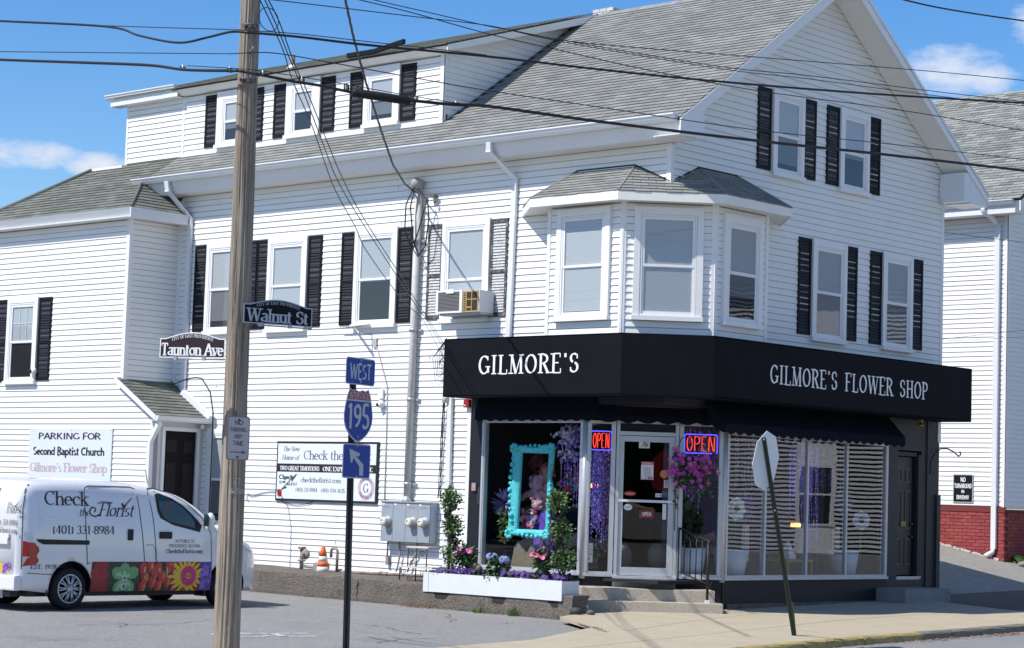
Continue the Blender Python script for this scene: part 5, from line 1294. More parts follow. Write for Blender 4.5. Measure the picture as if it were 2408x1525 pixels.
for F_, a0, a1, z, d, lb in ((FB, 4.6, 4.9, 1.44, -.8, 'row of small orange lamps deep in the street window'), (FC, -1.12, -.80, 1.99, -.9, 'row of small orange lamps behind the tinsel left of the door')):
    t = thing('lamp_row', lb, 'lamps', tuple(F_((a0 + a1) / 2, z, d)), 'rows of orange lamps in the shop'); b = MB(); b.fb(F_, a0, a1, z - .06, z - .045, d - .02, d + .02); b.build('lamp_bar', M_frame, t)
    for k in range(6): b = MB(); b.lathe(F_(a0 + (a1 - a0) * (k + .5) / 6, z - .04, d), [(.012, 0), (.016, .03), (.003, .07)], 8); b.build('bulb', M_flame, t)
# neon OPEN signs
def neon(label, F, a0, a1, z0, z1, d):
    t = thing('neon_sign', label, 'neon sign', tuple(F((a0 + a1) / 2, z0, d)), 'neon OPEN signs')
    b = MB(); r = .035; pts = []
    for (cx, cz, s_) in ((a1 - r, z1 - r, 0), (a0 + r, z1 - r, 90), (a0 + r, z0 + r, 180), (a1 - r, z0 + r, 270)):
        for k in range(4): pts.append(F(cx + r * math.cos(R(s_ + k * 30)), cz + r * math.sin(R(s_ + k * 30)), d))
    pts.append(pts[0]); b.tube(pts, .0085, 6); b.build('border_tube', mat('neon_blue', (.05, .05, .5), .4, emit=(.08, .07, 1.0), estr=1.9), t)
    W = a1 - a0 - .06; H = z1 - z0 - .07; x0 = a0 + .03; zb_ = z0 + .035; lw = W / 4; g = lw * .14
    A_ = lambda q: [F(x0 + u_ * lw, zb_ + v * H, d) for u_, v in q]
    b = MB()
    for k in (0,): b.tube([F(x0 + lw * .46 + lw * .36 * math.cos(a), zb_ + H * .5 + H * .5 * math.sin(a), d) for a in [R(x) for x in range(0, 361, 24)]], .0065, 6)
    b.tube(A_([(1.16, 0), (1.16, 1), (1.5, 1)]) + [F(x0 + lw * (1.5 + .3 * math.sin(R(a))), zb_ + H * (.75 + .25 * math.cos(R(a))), d) for a in range(0, 181, 30)] + A_([(1.3, .5)]), .0065, 6)
    b.tube(A_([(2.75, 1), (2.16, 1), (2.16, .52), (2.6, .52), (2.16, .5), (2.16, 0), (2.75, 0)]), .0065, 6)
    b.tube(A_([(3.12, 0), (3.14, 1), (3.25, 1), (3.72, 0), (3.84, 0), (3.84, 1)]), .0065, 6)
    b.build('letter_tube', mat('neon_red', (.6, .02, .02), .4, emit=(1.0, .05, .03), estr=1.5), t)
    b = MB(); b.tube([F(a0 + .08, z1, d), F(a0 + .1, z1 + .12, d)], .003, 4); b.tube([F(a1 - .08, z1, d), F(a1 - .1, z1 + .12, d)], .003, 4); b.build('hanger', M_cable, t)
neon('neon OPEN sign with blue border in the narrow window left of the door', FC, -1.035, -.705, 2.55, 2.85, -.03)
neon('wider neon OPEN sign with blue border in the window right of the door', FC, .47, 1.00, 2.55, 2.85, -.03)

# ------------------------------------------------------------------ steps and rail
def cut_block(name, a0, a1, z0, z1, d0, d1): b = MB(); b.fb(FC, a0, a1, z0, z1, d0, d1); return b
st = thing('entrance_steps', 'two pebbled concrete steps up to the glass shop door', 'steps', tuple(FC(-.1, 0, .6)))
cut_block('', -1.17, .93, .195, .385, -.02, .62).build('step', M_conc, st, bevel=.012); cut_block('', -1.22, 1.02, -.06, .20, -.02, .92).build('step', M_conc, st, bevel=.012)
hr = thing('handrail', 'black wrought iron handrail with thin balusters beside the shop steps', 'handrail', tuple(FC(.78, .2, .8)))
M_iron = mat('wrought_iron', (.03, .022, .02), .5, metal=.3, noise=(20, .3, 4))
b = MB(); b.tube([FC(.40, 1.34, .10), FC(.46, 1.33, .14), FC(.77, 1.17, .82), FC(.80, 1.14, .90)], .02, 8); b.build('top_rail', M_iron, hr)
b = MB(); b.tube([FC(.40, .66, .12), FC(.78, .50, .80)], .013, 6); b.build('bottom_rail', M_iron, hr)
b = MB(); b.tube([FC(.40, .39, .12), FC(.40, 1.33, .12)], .014, 6); b.tube([FC(.78, .24, .82), FC(.78, 1.17, .82)], .022, 8); b.build('post', M_iron, hr)
for k in range(1, 5):
    t_ = k / 5; b = MB(); b.tube([FC(.40 + .38 * t_, .66 - .16 * t_, .12 + .68 * t_), FC(.405 + .38 * t_, 1.33 - .16 * t_, .12 + .68 * t_)], .009, 6); b.build('baluster', M_iron, hr)
b = MB(); b.fb(FC, .745, .815, .19, .25, .785, .855); b.build('foot', M_alu, hr)
b = MB(); b.tube([FC(.80, .42, .80), FC(.97, .53, .02)], .008, 6); b.build('brace', M_iron, hr)
# ------------------------------------------------------------------ hanging basket
hb = thing('hanging_basket', 'hanging basket of magenta petunias beside the shop door', 'hanging basket', tuple(FC(.60, 2.3, .35)))
b = MB(); leaves(b, FC(.58, 2.28, .33), .27, 650, .055, [0, 0, 1], (1, 1, .75), .2); leaves(b, FC(.72, 2.05, .33), .2, 160, .05, [0, 1], (1, 1, 1.2), .1); leaves(b, FC(.40, 2.1, .33), .16, 120, .05, [0, 1], (1, 1, .8), .1); b.build('foliage', [M_leafd, M_leaf], hb, kind='stuff')
b = MB()
for k in range(70):
    a, z = rnd.gauss(.55, .19), rnd.gauss(2.36, .10) - .1 * rnd.random()
    if k > 62: a, z = rnd.uniform(.25, .95), rnd.uniform(1.95, 2.2)
    petals(b, FC(a, z, .33 + .24 * max(.2, 1 - abs(a - .58) * 3) + rnd.uniform(0, .04)), rnd.uniform(.028, .042), 5, 0 if k % 5 else 1, (.7 + rnd.gauss(0, .3), -.7 + rnd.gauss(0, .3), .3), .25, 1, 1.2)
for k in range(14): petals(b, FC(rnd.choice([rnd.gauss(.9, .06), rnd.gauss(.3, .03), rnd.gauss(.7, .15)]), 2.46 + rnd.gauss(0, .05), .4), .035, 5, 2, (.7, -.7, .3), .25, 1, 1.2)
b.build('petunias', [P_mag, P_pink, P_vio], hb, kind='stuff')
b = MB(); b.lathe(FC(.58, 2.16, .33), [(.05, 0), (.12, .05), (.17, .14)], 14); b.build('basket', mat('dark_basket', (.03, .025, .02), .8), hb)
b = MB()
for s_ in (-.15, .15): b.tube([FC(.58 + s_, 2.3, .33), FC(.58, 2.78, .33)], .003, 4)
b.tube([FC(.33, 2.55, .04), FC(.40, 2.78, .2), FC(.58, 2.80, .33)], .007, 5); b.build('hanger', M_iron, hb)
b = MB()
for k in range(9): b.poly([FC(.28 + (k % 3) * .03, 2.1 - k * .055, .06), FC(.34 + (k % 3) * .03, 2.07 - k * .055, .07), FC(.33 + (k % 2) * .03, 2.13 - k * .055, .09)])
b.fb(FC, .33, .345, 1.3, 2.15, .04, .05); b.build('ribbon', mat('dotted_ribbon', (.05, .05, .05), .6, noise=(60, 1.2, 1)), hb)
# ------------------------------------------------------------------ retaining wall and things along it
YW = -1.33
rw = thing('retaining_wall', 'low weathered concrete retaining wall along the car park', 'wall', (-5, -1.3, -.1))
b = MB(); n = 46; xs = lin(-12.6, -.62, n); V = []
for x in xs:
    j = .012 * math.sin(x * 5.1) + .008 * math.sin(x * 13.7); z = GLt(x, YW); tz = .33 - .028 * (x + 4.3) * .35 + .006 * math.sin(x * 3.3)
    V.append([(x, YW + .02, z - .3), (x, YW - .012 + j, z + .05), (x, YW + j * .6, tz - .03), (x, YW + .02, tz), (x, 0 if x < -1.45 else -.93, tz + .0)])
for a, c in zip(V, V[1:]):
    for i in range(4): b.poly([a[i], c[i], c[i + 1], a[i + 1]], smooth=False)
b.poly(V[-1]); b.build('wall_body', M_oldc, rw)
b = MB(); b.box(-.74, -.60, YW - .03, YW + .4, -.3, .05); b.build('broken_end', M_oldc, rw, bevel=.02)
crk = MB(); pts = [(-5.33 + .02 * math.sin(k * 2.2), YW - .02, .30 - k * .05) for k in range(9)]; crk.tube(pts, [.006, .012, .01, .014, .008, .01, .006, .005, .003], 5); crk.build('crack', M_joint, rw)
# rubble at the wall end
for k, (x, y, s_) in enumerate(((-.45, -1.45, .09), (-.30, -1.28, .06))):
    b = MB(); b.ball((x, y, GS(x, y) + s_ * .5), s_, 8, 6, 0, (1.2, .9, .7), .18); tag(b.build('stone', M_oldc if k else mat('dark_cap', (.05, .05, .05), .7)), 'dark round cap lying on the pavement by the wall end' if not k else 'pale stone beside the steps at the wall end', 'stone')
# planter box
pb = thing('planter_box', 'long white wooden planter box set on the end of the retaining wall', 'planter', (-2.2, -1.3, .2))
x0, x1, y0, y1, zb_, zt_ = -3.78, -.82, -1.36, -.96, .195, .50
M_pw = mat('painted_plank', (.66, .69, .74), .6, noise=(5, .06, 5), grime=(4.5, .66, (.28, .25, .22), .7))
b = MB(); b.box(x0 + .12, x1, y0, y0 + .025, zb_, zt_); b.build('front_plank', M_pw, pb)
b = MB(); b.box(x0, x0 + .115, y0 - .004, y0 + .025, zb_ - .004, zt_ + .004); b.build('front_plank', M_pw, pb)
b = MB(); b.box(x0, x1, y1 - .025, y1, zb_, zt_); b.box(x0, x0 + .025, y0 + .026, y1 - .026, zb_, zt_); b.box(x1 - .025, x1, y0 + .026, y1 - .026, zb_, zt_ - .01); b.build('side_plank', M_pw, pb)
b = MB(); b.box(x0 + .1, x1 - .1, y0 + .03, y1 - .03, zt_ - .1, zt_ - .04); b.build('soil', mat('soil', (.03, .022, .015), 1.0, bump=(30, 1, .02)), pb)
b = MB(); b.box(x0 + .12, x1 - .1, y0 + .03, y1, .09, zb_); b.build('bearer', mat('dark_timber', (.03, .028, .027), .9), pb)
# topiaries: three clipped balls on one stem, tied with black bows
def topiary(label, x, y, balls, bows, lean=0):
    t = thing('topiary', label, 'topiary', (x, y, .45), 'ball topiaries in the white planter box')
    b = MB(); b.tube([(x, y, .44), (x - .01 + lean * .3, y, 1.0), (x - .02 + lean, y, 1.75)], .014, 6); b.tube([(x + .02, y, .44), (x + .03, y, .9), (x, y, 1.5)], .007, 5); b.build('trunk', M_stem, t)
    for (bx, bz, r) in balls:
        b = MB(); leaves(b, (bx, y, bz), r, 480, .046, [0, 0, 1, 2], (1, 1, 1.1), .25); leaves(b, (bx, y, bz), r * 1.22, 60, .045, [0, 1], (1, 1, 1.1), .8); b.build('foliage', [M_leaf, M_leafl, M_leafd], t, 'clipped ball of small leaves', kind='stuff')
    M_bow = mat('dotted_bow', (.012, .012, .014), .5, noise=(45, 1.2, 1))
    for (bx, bz) in bows:
        b = MB()
        for k in range(16):
            a = rnd.uniform(0, 6.3); c = Vector((bx, y - .03, bz)); d = Vector((math.cos(a), -.35 + rnd.uniform(-.4, .3), math.sin(a) * .75)).normalized(); s_ = d.orthogonal() * .03; l = rnd.uniform(.09, .16)
            b.poly([c, c + d * l * .6 + s_, c + d * l, c + d * l * .6 - s_])
        b.build('bow', M_bow, t)
topiary('three ball topiary with black bows at the left end of the planter box', -3.42, -1.16, [(-3.42, 1.68, .15), (-3.36, 1.26, .15), (-3.30, .83, .18)], [(-3.40, 1.47), (-3.29, 1.04)])
topiary('three ball topiary with black bows in front of the display window', -.97, -1.16, [(-1.12, 1.70, .15), (-1.03, 1.25, .155), (-.98, .83, .155)], [(-1.08, 1.49), (-1.02, 1.07)], -.12)
b = MB()
for k in range(150):
    x = rnd.choice([rnd.uniform(-3.60, -2.65), rnd.uniform(-3.60, -2.65), rnd.uniform(-2.15, -1.2), rnd.uniform(-2.1, -1.2), rnd.uniform(-1.15, -.88)]); y = rnd.uniform(-1.36, -1.02); z = .52 + rnd.uniform(0, .07)
    petals(b, (x, y, z), rnd.uniform(.022, .036), 5, rnd.choice([0, 0, 0, 1]), (rnd.gauss(0, .5) + .3, -.8, .6), .2, 1, 1.3)
tag(b.build('violet_petunias', [P_vio, mat('petal_deep_blue', (.055, .03, .17), .6, island=.3)], kind='stuff'), 'dark violet petunias edging the planter box')
b = MB(); 
for k in range(26): leaves(b, (rnd.uniform(-3.62, -.92), rnd.uniform(-1.32, -1.0), .50), .10, 26, .05, [0, 1], (1, .8, .5), .1)
tag(b.build('planter_greenery', [M_leafd, M_leaf], kind='stuff'), 'low green leaves filling the planter box')
def lily(label, x, y, z, n, cols, r=.1, nl=140):
    t = thing('lily_plant', label, 'flowering plant', (x, y, .46), 'flowering plants in the planter box'); b = MB(); leaves(b, (x, y, z - .10), .14, nl, .085, [0, 1], (1, .8, 1.2), .1); b.build('foliage', [M_leaf, M_leafd], t, kind='stuff')
    b = MB()
    for k in range(n): petals(b, (x + rnd.gauss(0, r), y - .06 + rnd.gauss(0, .03), z + rnd.gauss(0, .035)), .040, 6, rnd.randrange(len(cols)), (rnd.gauss(0, .4) + .3, -.8, .5), .35, 1, .7)
    b.build('blooms', cols, t)
lily('pink lilies between the left topiary and the dark column', -3.02, -1.14, .87, 9, [P_pink, P_mag]); lily('coral pink lilies left of the right topiary', -1.38, -1.16, .86, 9, [P_coral, P_pink])
t = thing('hydrangea', 'pale blue hydrangea in front of the left edge of the display window', 'flowering plant', (-2.4, -1.16, .46), 'flowering plants in the planter box'); b = MB()
for cx, cz in ((-2.48, .80), (-2.20, .76)):
    for k in range(70): v = Vector((rnd.gauss(0, 1), rnd.gauss(0, 1), rnd.gauss(0, 1))).normalized() * .085; petals(b, (cx + v.x, -1.16 + v.y, cz + v.z * .7), .016, 4, 0, v + Vector((0, -.05, 0)), .1, 1, 1.3)
b.build('blooms', mat('petal_blue', (.22, .28, .52), .7, island=.3), t, kind='stuff'); b = MB(); leaves(b, (-2.35, -1.14, .64), .17, 150, .09, [0, 1], (1.1, .7, .8), .2); b.build('foliage', [M_leaf, M_leafd], t, kind='stuff')
b = MB(); b.ball((-2.71, -1.2, .60), .06, 10, 6); leaves(b, (-2.78, -1.2, .58), .08, 30, .05); tag(b.build('stone_ornament', M_oldc), 'round grey stone ornament among the petunias', 'ornament')
# plant stand behind the planter
ws = thing('plant_stand', 'white topped iron plant stand with scrolled sides left of the topiary', 'plant stand', (-4.35, -.8, .33))
for a0, a1, z in ((-4.50, -4.0, .88), (-4.68, -3.9, .55)):
    b = MB(); b.box(a0, a1, -1.05, -.75, z - .012, z + .012); b.build('shelf', mat('cream_shelf', (.6, .56, .5), .5), ws)
for a, z0, z1 in ((-4.47, .56, .87), (-4.65, .30, .54), (-4.28, .30, .87), (-4.04, .30, .87)):
    b = MB(); b.tube([(a, -1.04, z0), (a, -1.04, z1)], .010, 6); b.build('leg', M_iron, ws)
def scroll(mb, x, y, z, r): mb.tube([(x + r * (1 - k / 16) * math.cos(k * .7), y, z + r * (1 - k / 16) * math.sin(k * .7)) for k in range(13)], .006, 5)
b = MB()
for x, z in ((-4.39, .79), (-4.36, .62), (-4.13, .78), (-4.56, .46), (-4.42, .36), (-4.12, .45)): scroll(b, x, -1.05, z, .06)
b.build('scrollwork', M_iron, ws)
# ------------------------------------------------------------------ service gear on the long wall
sm = thing('service_mast', 'grey conduit mast with weatherhead running down the long wall to the meters', 'service mast', (-5.48, -.1, 1.6))
b = MB(); b.tube([(-5.49, -.10, 1.62), (-5.47, -.10, 7.0)], .062, 12); b.build('conduit', mat('mast_grey', (.50, .50, .48), .6, noise=(6, .12, 5), grime=(5, .56, (.3, .2, .12), .5)), sm)
b = MB()
for z in (1.9, 3.35, 4.55, 6.1): b.lathe((-5.48, -.10, z), [(.075, 0), (.08, .02), (.075, .05)], 12); b.box(-5.41, -5.33, -.06, -.02, z, z + .04)
b.build('strap', M_steel, sm); b = MB(); b.lathe((-5.49, -.10, 1.60), [(.1, 0), (.085, .05), (.06, .12)], 12); b.build('hub', M_steel, sm)
b = MB(); b.lathe((-5.47, -.14, 7.02), [(.065, 0), (.095, .04), (.11, .10), (.085, .17), (.03, .20)], 14, sx=1.0, sy=1.2); b.build('weatherhead', mat('weatherhead_grey', (.33, .34, .34), .6, noise=(12, .2, 4)), sm)
mt = thing('meter_bank', 'grey metal bank of electric meters with three round glass meters', 'electric meters', (-5.4, -.2, .93))
M_box = mat('meter_box_grey', (.36, .40, .43), .4, metal=.2, noise=(2.2, .1, 4), grime=(2.6, .5, (.30, .37, .47), .8))
ed_ = (-6.0, -5.71, -5.40, -5.11, -4.82)
b = MB(); b.fb(FA, -6.0, -4.82, .93, 1.61, .02, .19); b.build('cabinet', M_box, mt)
for a0, a1 in zip(ed_, ed_[1:]): b = MB(); b.fb(FA, a0 + .004, a1 - .004, .935, 1.595, .191, .203); b.build('door_panel', M_box, mt)
b = MB(); b.fb(FA, -6.015, -4.80, 1.60, 1.625, .0, .22); b.build('cap', M_steel, mt)
for i, (s_, x) in enumerate((('3RD FLOOR', -5.95), ('2ND FLOOR', -5.35), ("GILMORE'S", -5.06))):
    b = MB(); letter(b, s_, lift(FA, .2045), x, 1.51, .022, .17, **SANS); b.build('stencil', mat('stencil_red', (.5, .16, .14), .6), mt)
b = MB()
for x in ed_[:-1]: b.fb(FA, x + .02, x + .08, 1.555, 1.585, .203, .2045)
b.build('tag_label', M_white, mt)
for x in (-5.85, -5.24, -4.95):
    b = MB(); b.lathe(FA(x + .02, 1.27, .203), [(.105, 0), (.105, .012), (.085, .02), (.08, .09)], 18, axis='y'); m_ = b.build('meter', M_steel, mt)
    b = MB(); b.lathe(FA(x + .02, 1.27, .293), [(.078, 0), (.075, .03), (.05, .045), (.0, .05)], 18, axis='y'); b.build('meter_face', mat('meter_face', (.62, .60, .50), .25, spec=.7), m_)
    b = MB(); b.fb(FA, x - .01, x + .03, 1.285, 1.30, .342, .346); b.build('meter_dial', M_black, m_)
b = MB()
for pts in ([(-5.94, .93), (-5.95, .66)], [(-5.66, .93), (-5.64, .70), (-5.70, .45), (-5.72, .42)], [(-5.22, .93), (-5.26, .72), (-5.40, .52), (-5.44, .42)]):
    b.tube([FA(x, z, .07) for x, z in pts], .016, 7)
b.fb(FA, -5.98, -5.92, .52, .68, .03, .08); b.build('outlet_conduit', mat('drop_conduit', (.28, .27, .26), .7), mt)
# gas meter set
gm = thing('gas_meter', 'rusty grey gas regulator and pipes standing on the wall by the traffic cone', 'gas meter', (-7.5, -.4, .33))
M_rust = mat('rusty_pipe', (.30, .27, .24), .8, noise=(14, .2, 5), grime=(12, .5, (.20, .075, .035), .85))
b = MB(); b.tube([FA(-7.83, .30, .35), FA(-7.83, .74, .35)], .035, 10); b.tube([FA(-7.83, .72, .35), FA(-7.83, .76, .35)], .075, 10); b.tube([FA(-7.83, .50, .35), FA(-7.83, .53, .35)], .070, 10); b.tube([FA(-7.83, .63, .35), FA(-7.72, .63, .36)], .035, 8); b.lathe(FA(-7.71, .63, .36), [(.075, -.03), (.095, 0), (.095, .02), (.04, .05)], 14, axis='y'); b.tube([FA(-7.71, .63, .40), FA(-7.71, .63, .46)], .03, 8); b.build('regulator', M_rust, gm)
b = MB(); b.tube([FA(-7.80, .42, .33), FA(-7.36, .40, .33)], .028, 8); b.tube([FA(-7.36, .33, .33), FA(-7.36, .66, .33)], .028, 8); b.ball(FA(-7.36, .66, .33), .045); b.ball(FA(-7.36, .50, .33), .05); b.tube([FA(-7.36, .62, .33), FA(-7.22, .64, .33)], .022, 8)
b.tube([FA(-7.09, .60, .33), FA(-7.09, .72, .33), FA(-7.06, .76, .33), FA(-6.96, .76, .33), FA(-6.93, .72, .33), FA(-6.93, .36, .33)], .026, 9); b.tube([FA(-7.45, .36, .33), FA(-4.55, .385, .20)], .024, 8)
for x in (-6.93, -5.9, -5.77, -4.75): b.tube([FA(x - .03, .375, .25), FA(x + .03, .375, .25)], .035, 8)
b.build('pipework', M_rust, gm); b = MB(); b.fb(FA, -7.46, -7.2, .29, .50, .24, .42); b.build('meter_case', mat('gas_case', (.26, .27, .28), .6, noise=(8, .15, 4)), gm, bevel=.03)
# traffic cone
tcn_ = thing('traffic_cone', 'small orange and white traffic cone leaning on the gas pipes', 'traffic cone', (-6.98, -.62, .33))
pr = [(.115, 0), (.10, .10), (.085, .19), (.07, .28), (.05, .37), (.03, .44), (.022, .45)]; cm = [mat('cone_white', (.68, .64, .62), .6), mat('cone_orange', (.78, .15, .03), .6), mat('cone_white', (0, 0, 0)), mat('cone_orange', (0, 0, 0))]
M_co = MATS['cone_orange']; M_cw = MATS['cone_white']
for k, (i0, i1, m_) in enumerate(((0, 1, M_cw), (1, 2, M_co), (2, 3, M_cw), (3, 6, M_co))):
    b = MB(); b.lathe((-6.98, -.62, .345), pr[i0:i1 + 1], 18); b.build('band', m_, tcn_)
b = MB(); b.box(-7.13, -6.83, -.77, -.47, .33, .35); b.build('base', M_cw, tcn_)
# dome camera, conduit cable, steel bracket
scm = thing('security_camera', 'white dome security camera on the wall right of the interstate shield', 'camera', tuple(FA(-6.26, 3.3, 0)))
b = MB(); b.fb(FA, -6.34, -6.22, 3.40, 3.56, .018, .06); b.build('junction_box', M_white, scm); b = MB(); b.lathe(FA(-6.26, 3.30, .05), [(.07, -.03), (.07, .02), (.05, .06), (.0, .08)], 14, axis='y'); b.build('dome', M_white, scm); b = MB(); b.ball(FA(-6.28, 3.29, .12), .03); b.build('lens', M_black, scm)
scm = thing('security_camera', 'white dome camera with dark lens on the right shutter of the wing window', 'camera', tuple(FW(-14.95, 3.95, 0)))
b = MB(); b.lathe(FW(-14.90, 3.94, .05), [(.065, -.02), (.07, .03), (.04, .08)], 14, axis='y'); b.build('dome', M_white, scm); b = MB(); b.ball(FW(-14.93, 3.94, .13), .045); b.build('lens', M_black, scm)
wc = MB(); wc.tube([FA(-6.49, 4.40, .03), FA(-6.36, 4.12, .03), FA(-6.15, 3.62, .03), FA(-6.13, 3.0, .028), FA(-6.11, 1.63, .028)], .009, 6); wc.fb(FA, -6.53, -6.45, 4.30, 4.46, .018, .045)
tag(wc.build('white_conduit', mat('thin_conduit', (.42, .42, .41), .6)), 'thin pale conduit bending down the wall past the dome camera', 'conduit')
br = MB(); br.tube([FA(-7.06, 4.70, .05), FA(-6.62, 4.53, .30)], .02, 4); br.tube([FA(-7.35, 4.66, .10), FA(-6.55, 4.70, .12)], .010, 6, 1); br.tube([FA(-6.66, 4.53, .26), FA(-6.60, 4.53, .02)], .016, 4)
tag(br.build('window_bracket', [M_steel, M_rust]), 'white steel bracket under the middle upstairs window', 'bracket')
# air conditioner
ac = thing('air_conditioner', 'window air conditioner with grey grille and yellowed face between worn shutters', 'air conditioner', tuple(FA(-4.14, 4.78, 0)))
b = MB(); b.fb(FA, -4.62, -3.65, 4.80, 5.17, .05, .40); b.build('case', mat('ac_case', (.66, .68, .70), .5, noise=(4, .05, 4)), ac, bevel=.008)
b = MB(); b.fb(FA, -4.64, -4.03, 4.80, 4.83, .40, .425); b.fb(FA, -4.64, -4.03, 5.155, 5.18, .40, .425); b.fb(FA, -4.64, -4.59, 4.83, 5.155, .40, .425); b.fb(FA, -4.09, -4.03, 4.83, 5.155, .40, .425); b.fb(FA, -4.40, -4.22, 5.13, 5.20, .41, .435); b.build('bezel', M_white, ac)
b = MB(); b.fb(FA, -4.59, -4.09, 4.83, 5.155, .395, .402); b.build('grille_back', mat('grille_dark', (.10, .10, .10), .7), ac)
b = MB()
for k in range(14): b.fb(FA, -4.59, -4.09, 4.84 + k * .0228, 4.85 + k * .0228, .402, .415)
b.build('grille', mat('grille_grey', (.26, .25, .25), .6), ac, kind='stuff')
M_yel = mat('aged_plastic', (.50, .36, .13), .5); M_brn = mat('ac_brown', (.045, .03, .015), .5)
b = MB(); b.fb(FA, -4.02, -3.67, 4.805, 5.165, .40, .412); b.build('control_face', M_yel, ac)
b = MB()
for k in range(9): b.fb(FA, -4.005, -3.95, 4.83 + k * .036, 4.845 + k * .036, .412, .418)
for q in ((-3.93, -3.83, 5.03, 5.14), (-3.93, -3.83, 4.90, 5.01), (-3.93, -3.83, 4.83, 4.875), (-3.81, -3.69, 5.03, 5.14), (-3.81, -3.69, 4.83, 5.01)): b.fb(FA, *q, .412, .417)
b.build('louvre_panel', M_brn, ac); b = MB(); b.fb(FA, -4.6, -3.66, 4.765, 4.80, .02, .36); b.build('support_sill', M_steel, ac)
# cable bundle down the wall
def wallcable(label, pts, r=.006):
    b = MB(); b.tube(pts, r, 5); tag(b.build('wall_cable', M_cable), label, 'cable', 'cables hanging down the long wall')
for k in range(4):
    w_ = [FA(-4.72 + .03 * math.sin(k * 2 + j * 1.3) + .012 * k + (-.0 - .012 * j), 4.40 - j * .45, .035 + .01 * k) for j in range(7)]
    wallcable('thin black cable hanging down to the left topiary, %s of four' % ('leftmost', 'second from left', 'third from left', 'rightmost')[k], w_, .0065)
b = MB()
for k in range(6): b.tube([FA(-4.66, 4.42, .1), FA(-4.74 - .05 * k, 4.28 - .04 * k, .1), FA(-4.78 - .03 * k, 4.05 - .07 * k, .08), FA(-4.66 - .01 * k, 3.85, .06)], .005, 5)
tag(b.build('cable_tangle', M_cable), 'tangle of black wires on the wall where the phone drops land', 'cable')
# signs on the wall
def board(F, a0, a1, z0, z1, d0, d1): b = MB(); b.fb(F, a0, a1, z0, z1, d0, d1); return b
bs = thing('shop_sign', 'black framed white Check the Florist sign on the long wall', 'sign', tuple(FA(-7.6, 1.56, 0)))
board(FA, -8.95, -6.29, 1.56, 2.64, .02, .045).build('frame', M_black, bs); b = MB(); b.fb(FA, -8.915, -6.335, 2.235, 2.60, .045, .050); b.fb(FA, -8.915, -6.335, 1.60, 2.085, .045, .050); b.build('panel', mat('sign_white', (.72, .76, .82), .4), bs)
M_ink = mat('ink_slate', (.035, .055, .08), .5)
LS = lift(FA, .0515); it = dict(thick=.11, thin=.045, slant=.2)
b = MB(); letter(b, 'The New', LS, -8.78, 2.46, .085, .44, **it); letter(b, 'Home of', LS, -8.80, 2.305, .085, .46, **it)
letter(b, 'Check the Florist', LS, -8.22, 2.315, .16, 1.77, thick=.11, thin=.045)
letter(b, 'checktheflorist.com', LS, -8.27, 1.905, .085, 1.06, thick=.12, thin=.05); letter(b, '(401) 331-8984', LS, -8.40, 1.735, .07, .58, thick=.12, thin=.05); letter(b, '(401) 434-3635', LS, -7.72, 1.735, .07, .62, thick=.12, thin=.05); b.build('print', M_ink, bs)
b = MB(); letter(b, 'TWO GREAT TRADITIONS', lift(FA, .0465), -8.85, 2.115, .075, 1.06, thick=.2, thin=.09); letter(b, 'ONE EXPERIENCE HERE', lift(FA, .0465), -7.70, 2.115, .075, 1.28, thick=.2, thin=.09); b.build('print', M_letter, bs)
b = MB(); letter(b, 'Check', LS, -8.86, 1.95, .085, .39, thick=.2, thin=.18, serif=False); b.build('print', M_black, bs)
b = MB(); letter(b, 'the', LS, -8.86, 1.87, .06, .09, **it); letter(b, 'lorist', LS, -8.60, 1.84, .07, .23, **it); b.build('print', M_ink, bs)
b = MB()
def rose_print(mb, F, a, z, r, mi0=0):
    mb.poly([F(a + r * math.cos(t * .785) * (.85 + .2 * (t % 2)), z + r * math.sin(t * .785), .0) for t in range(8)], mi0)
rose_print(b, LS, -8.83, 1.70, .075); b.build('rose_print', M_red, bs)
b = MB(); 
def ribbon(mb, F, pts, w_, mi=0, k0=0.0):
    for (x0_, z0_), (x1_, z1_) in zip(pts, pts[1:]):
        l = math.hypot(x1_ - x0_, z1_ - z0_) or 1; nx, nz = -(z1_ - z0_) / l * w_ / 2, (x1_ - x0_) / l * w_ / 2
        mb.poly([F(x0_ + nx, z0_ + nz, k0), F(x0_ - nx, z0_ - nz, k0), F(x1_ - nx, z1_ - nz, k0), F(x1_ + nx, z1_ + nz, k0)], mi)
LS2 = lift(FA, .0535); ribbon(b, LS2, [(-8.80, 1.74), (-8.66, 1.86), (-8.52, 1.96), (-8.40, 2.04)], .016); 
for (a, z, s_) in ((-8.72, 1.90, .05), (-8.68, 1.80, .05), (-8.62, 1.86, .04), (-8.74, 1.78, .04), (-8.70, 1.96, .05)): b.poly([LS2(a - s_, z, 0), LS2(a, z + s_ * .5, 0), LS2(a + s_, z + .01, 0), LS2(a, z - s_ * .5, 0)])
b.poly([LS2(-8.53, 2.0, 0), LS2(-8.51, 1.94, 0), LS2(-8.44, 2.02, 0), LS2(-8.36, 2.06, 0), LS2(-8.43, 1.98, 0), LS2(-8.51, 1.90, 0)]); b.build('leaf_print', mat('print_green', (.06, .12, .06), .6), bs)
b = MB(); cx, cz = -6.56, 1.83
b.poly([LS(cx - .22, cz - .22, 0), LS(cx + .20, cz - .22, 0), LS(cx + .20, cz + .22, 0), LS(cx - .22, cz + .22, 0)], 0)
b.poly([LS2(cx + .205 * math.cos(t * .26), cz + .21 * math.sin(t * .26), 0) for t in range(24)], 1)
LS3 = lift(FA, .0555); b.poly([LS3(cx + .13 * math.cos(t * .26), cz + .13 * math.sin(t * .26), 0) for t in range(24)], 0); letter(b, 'G', lift(FA, .0565), cx - .07, cz - .08, .16, .13, mi=2, thick=.14, thin=.05)
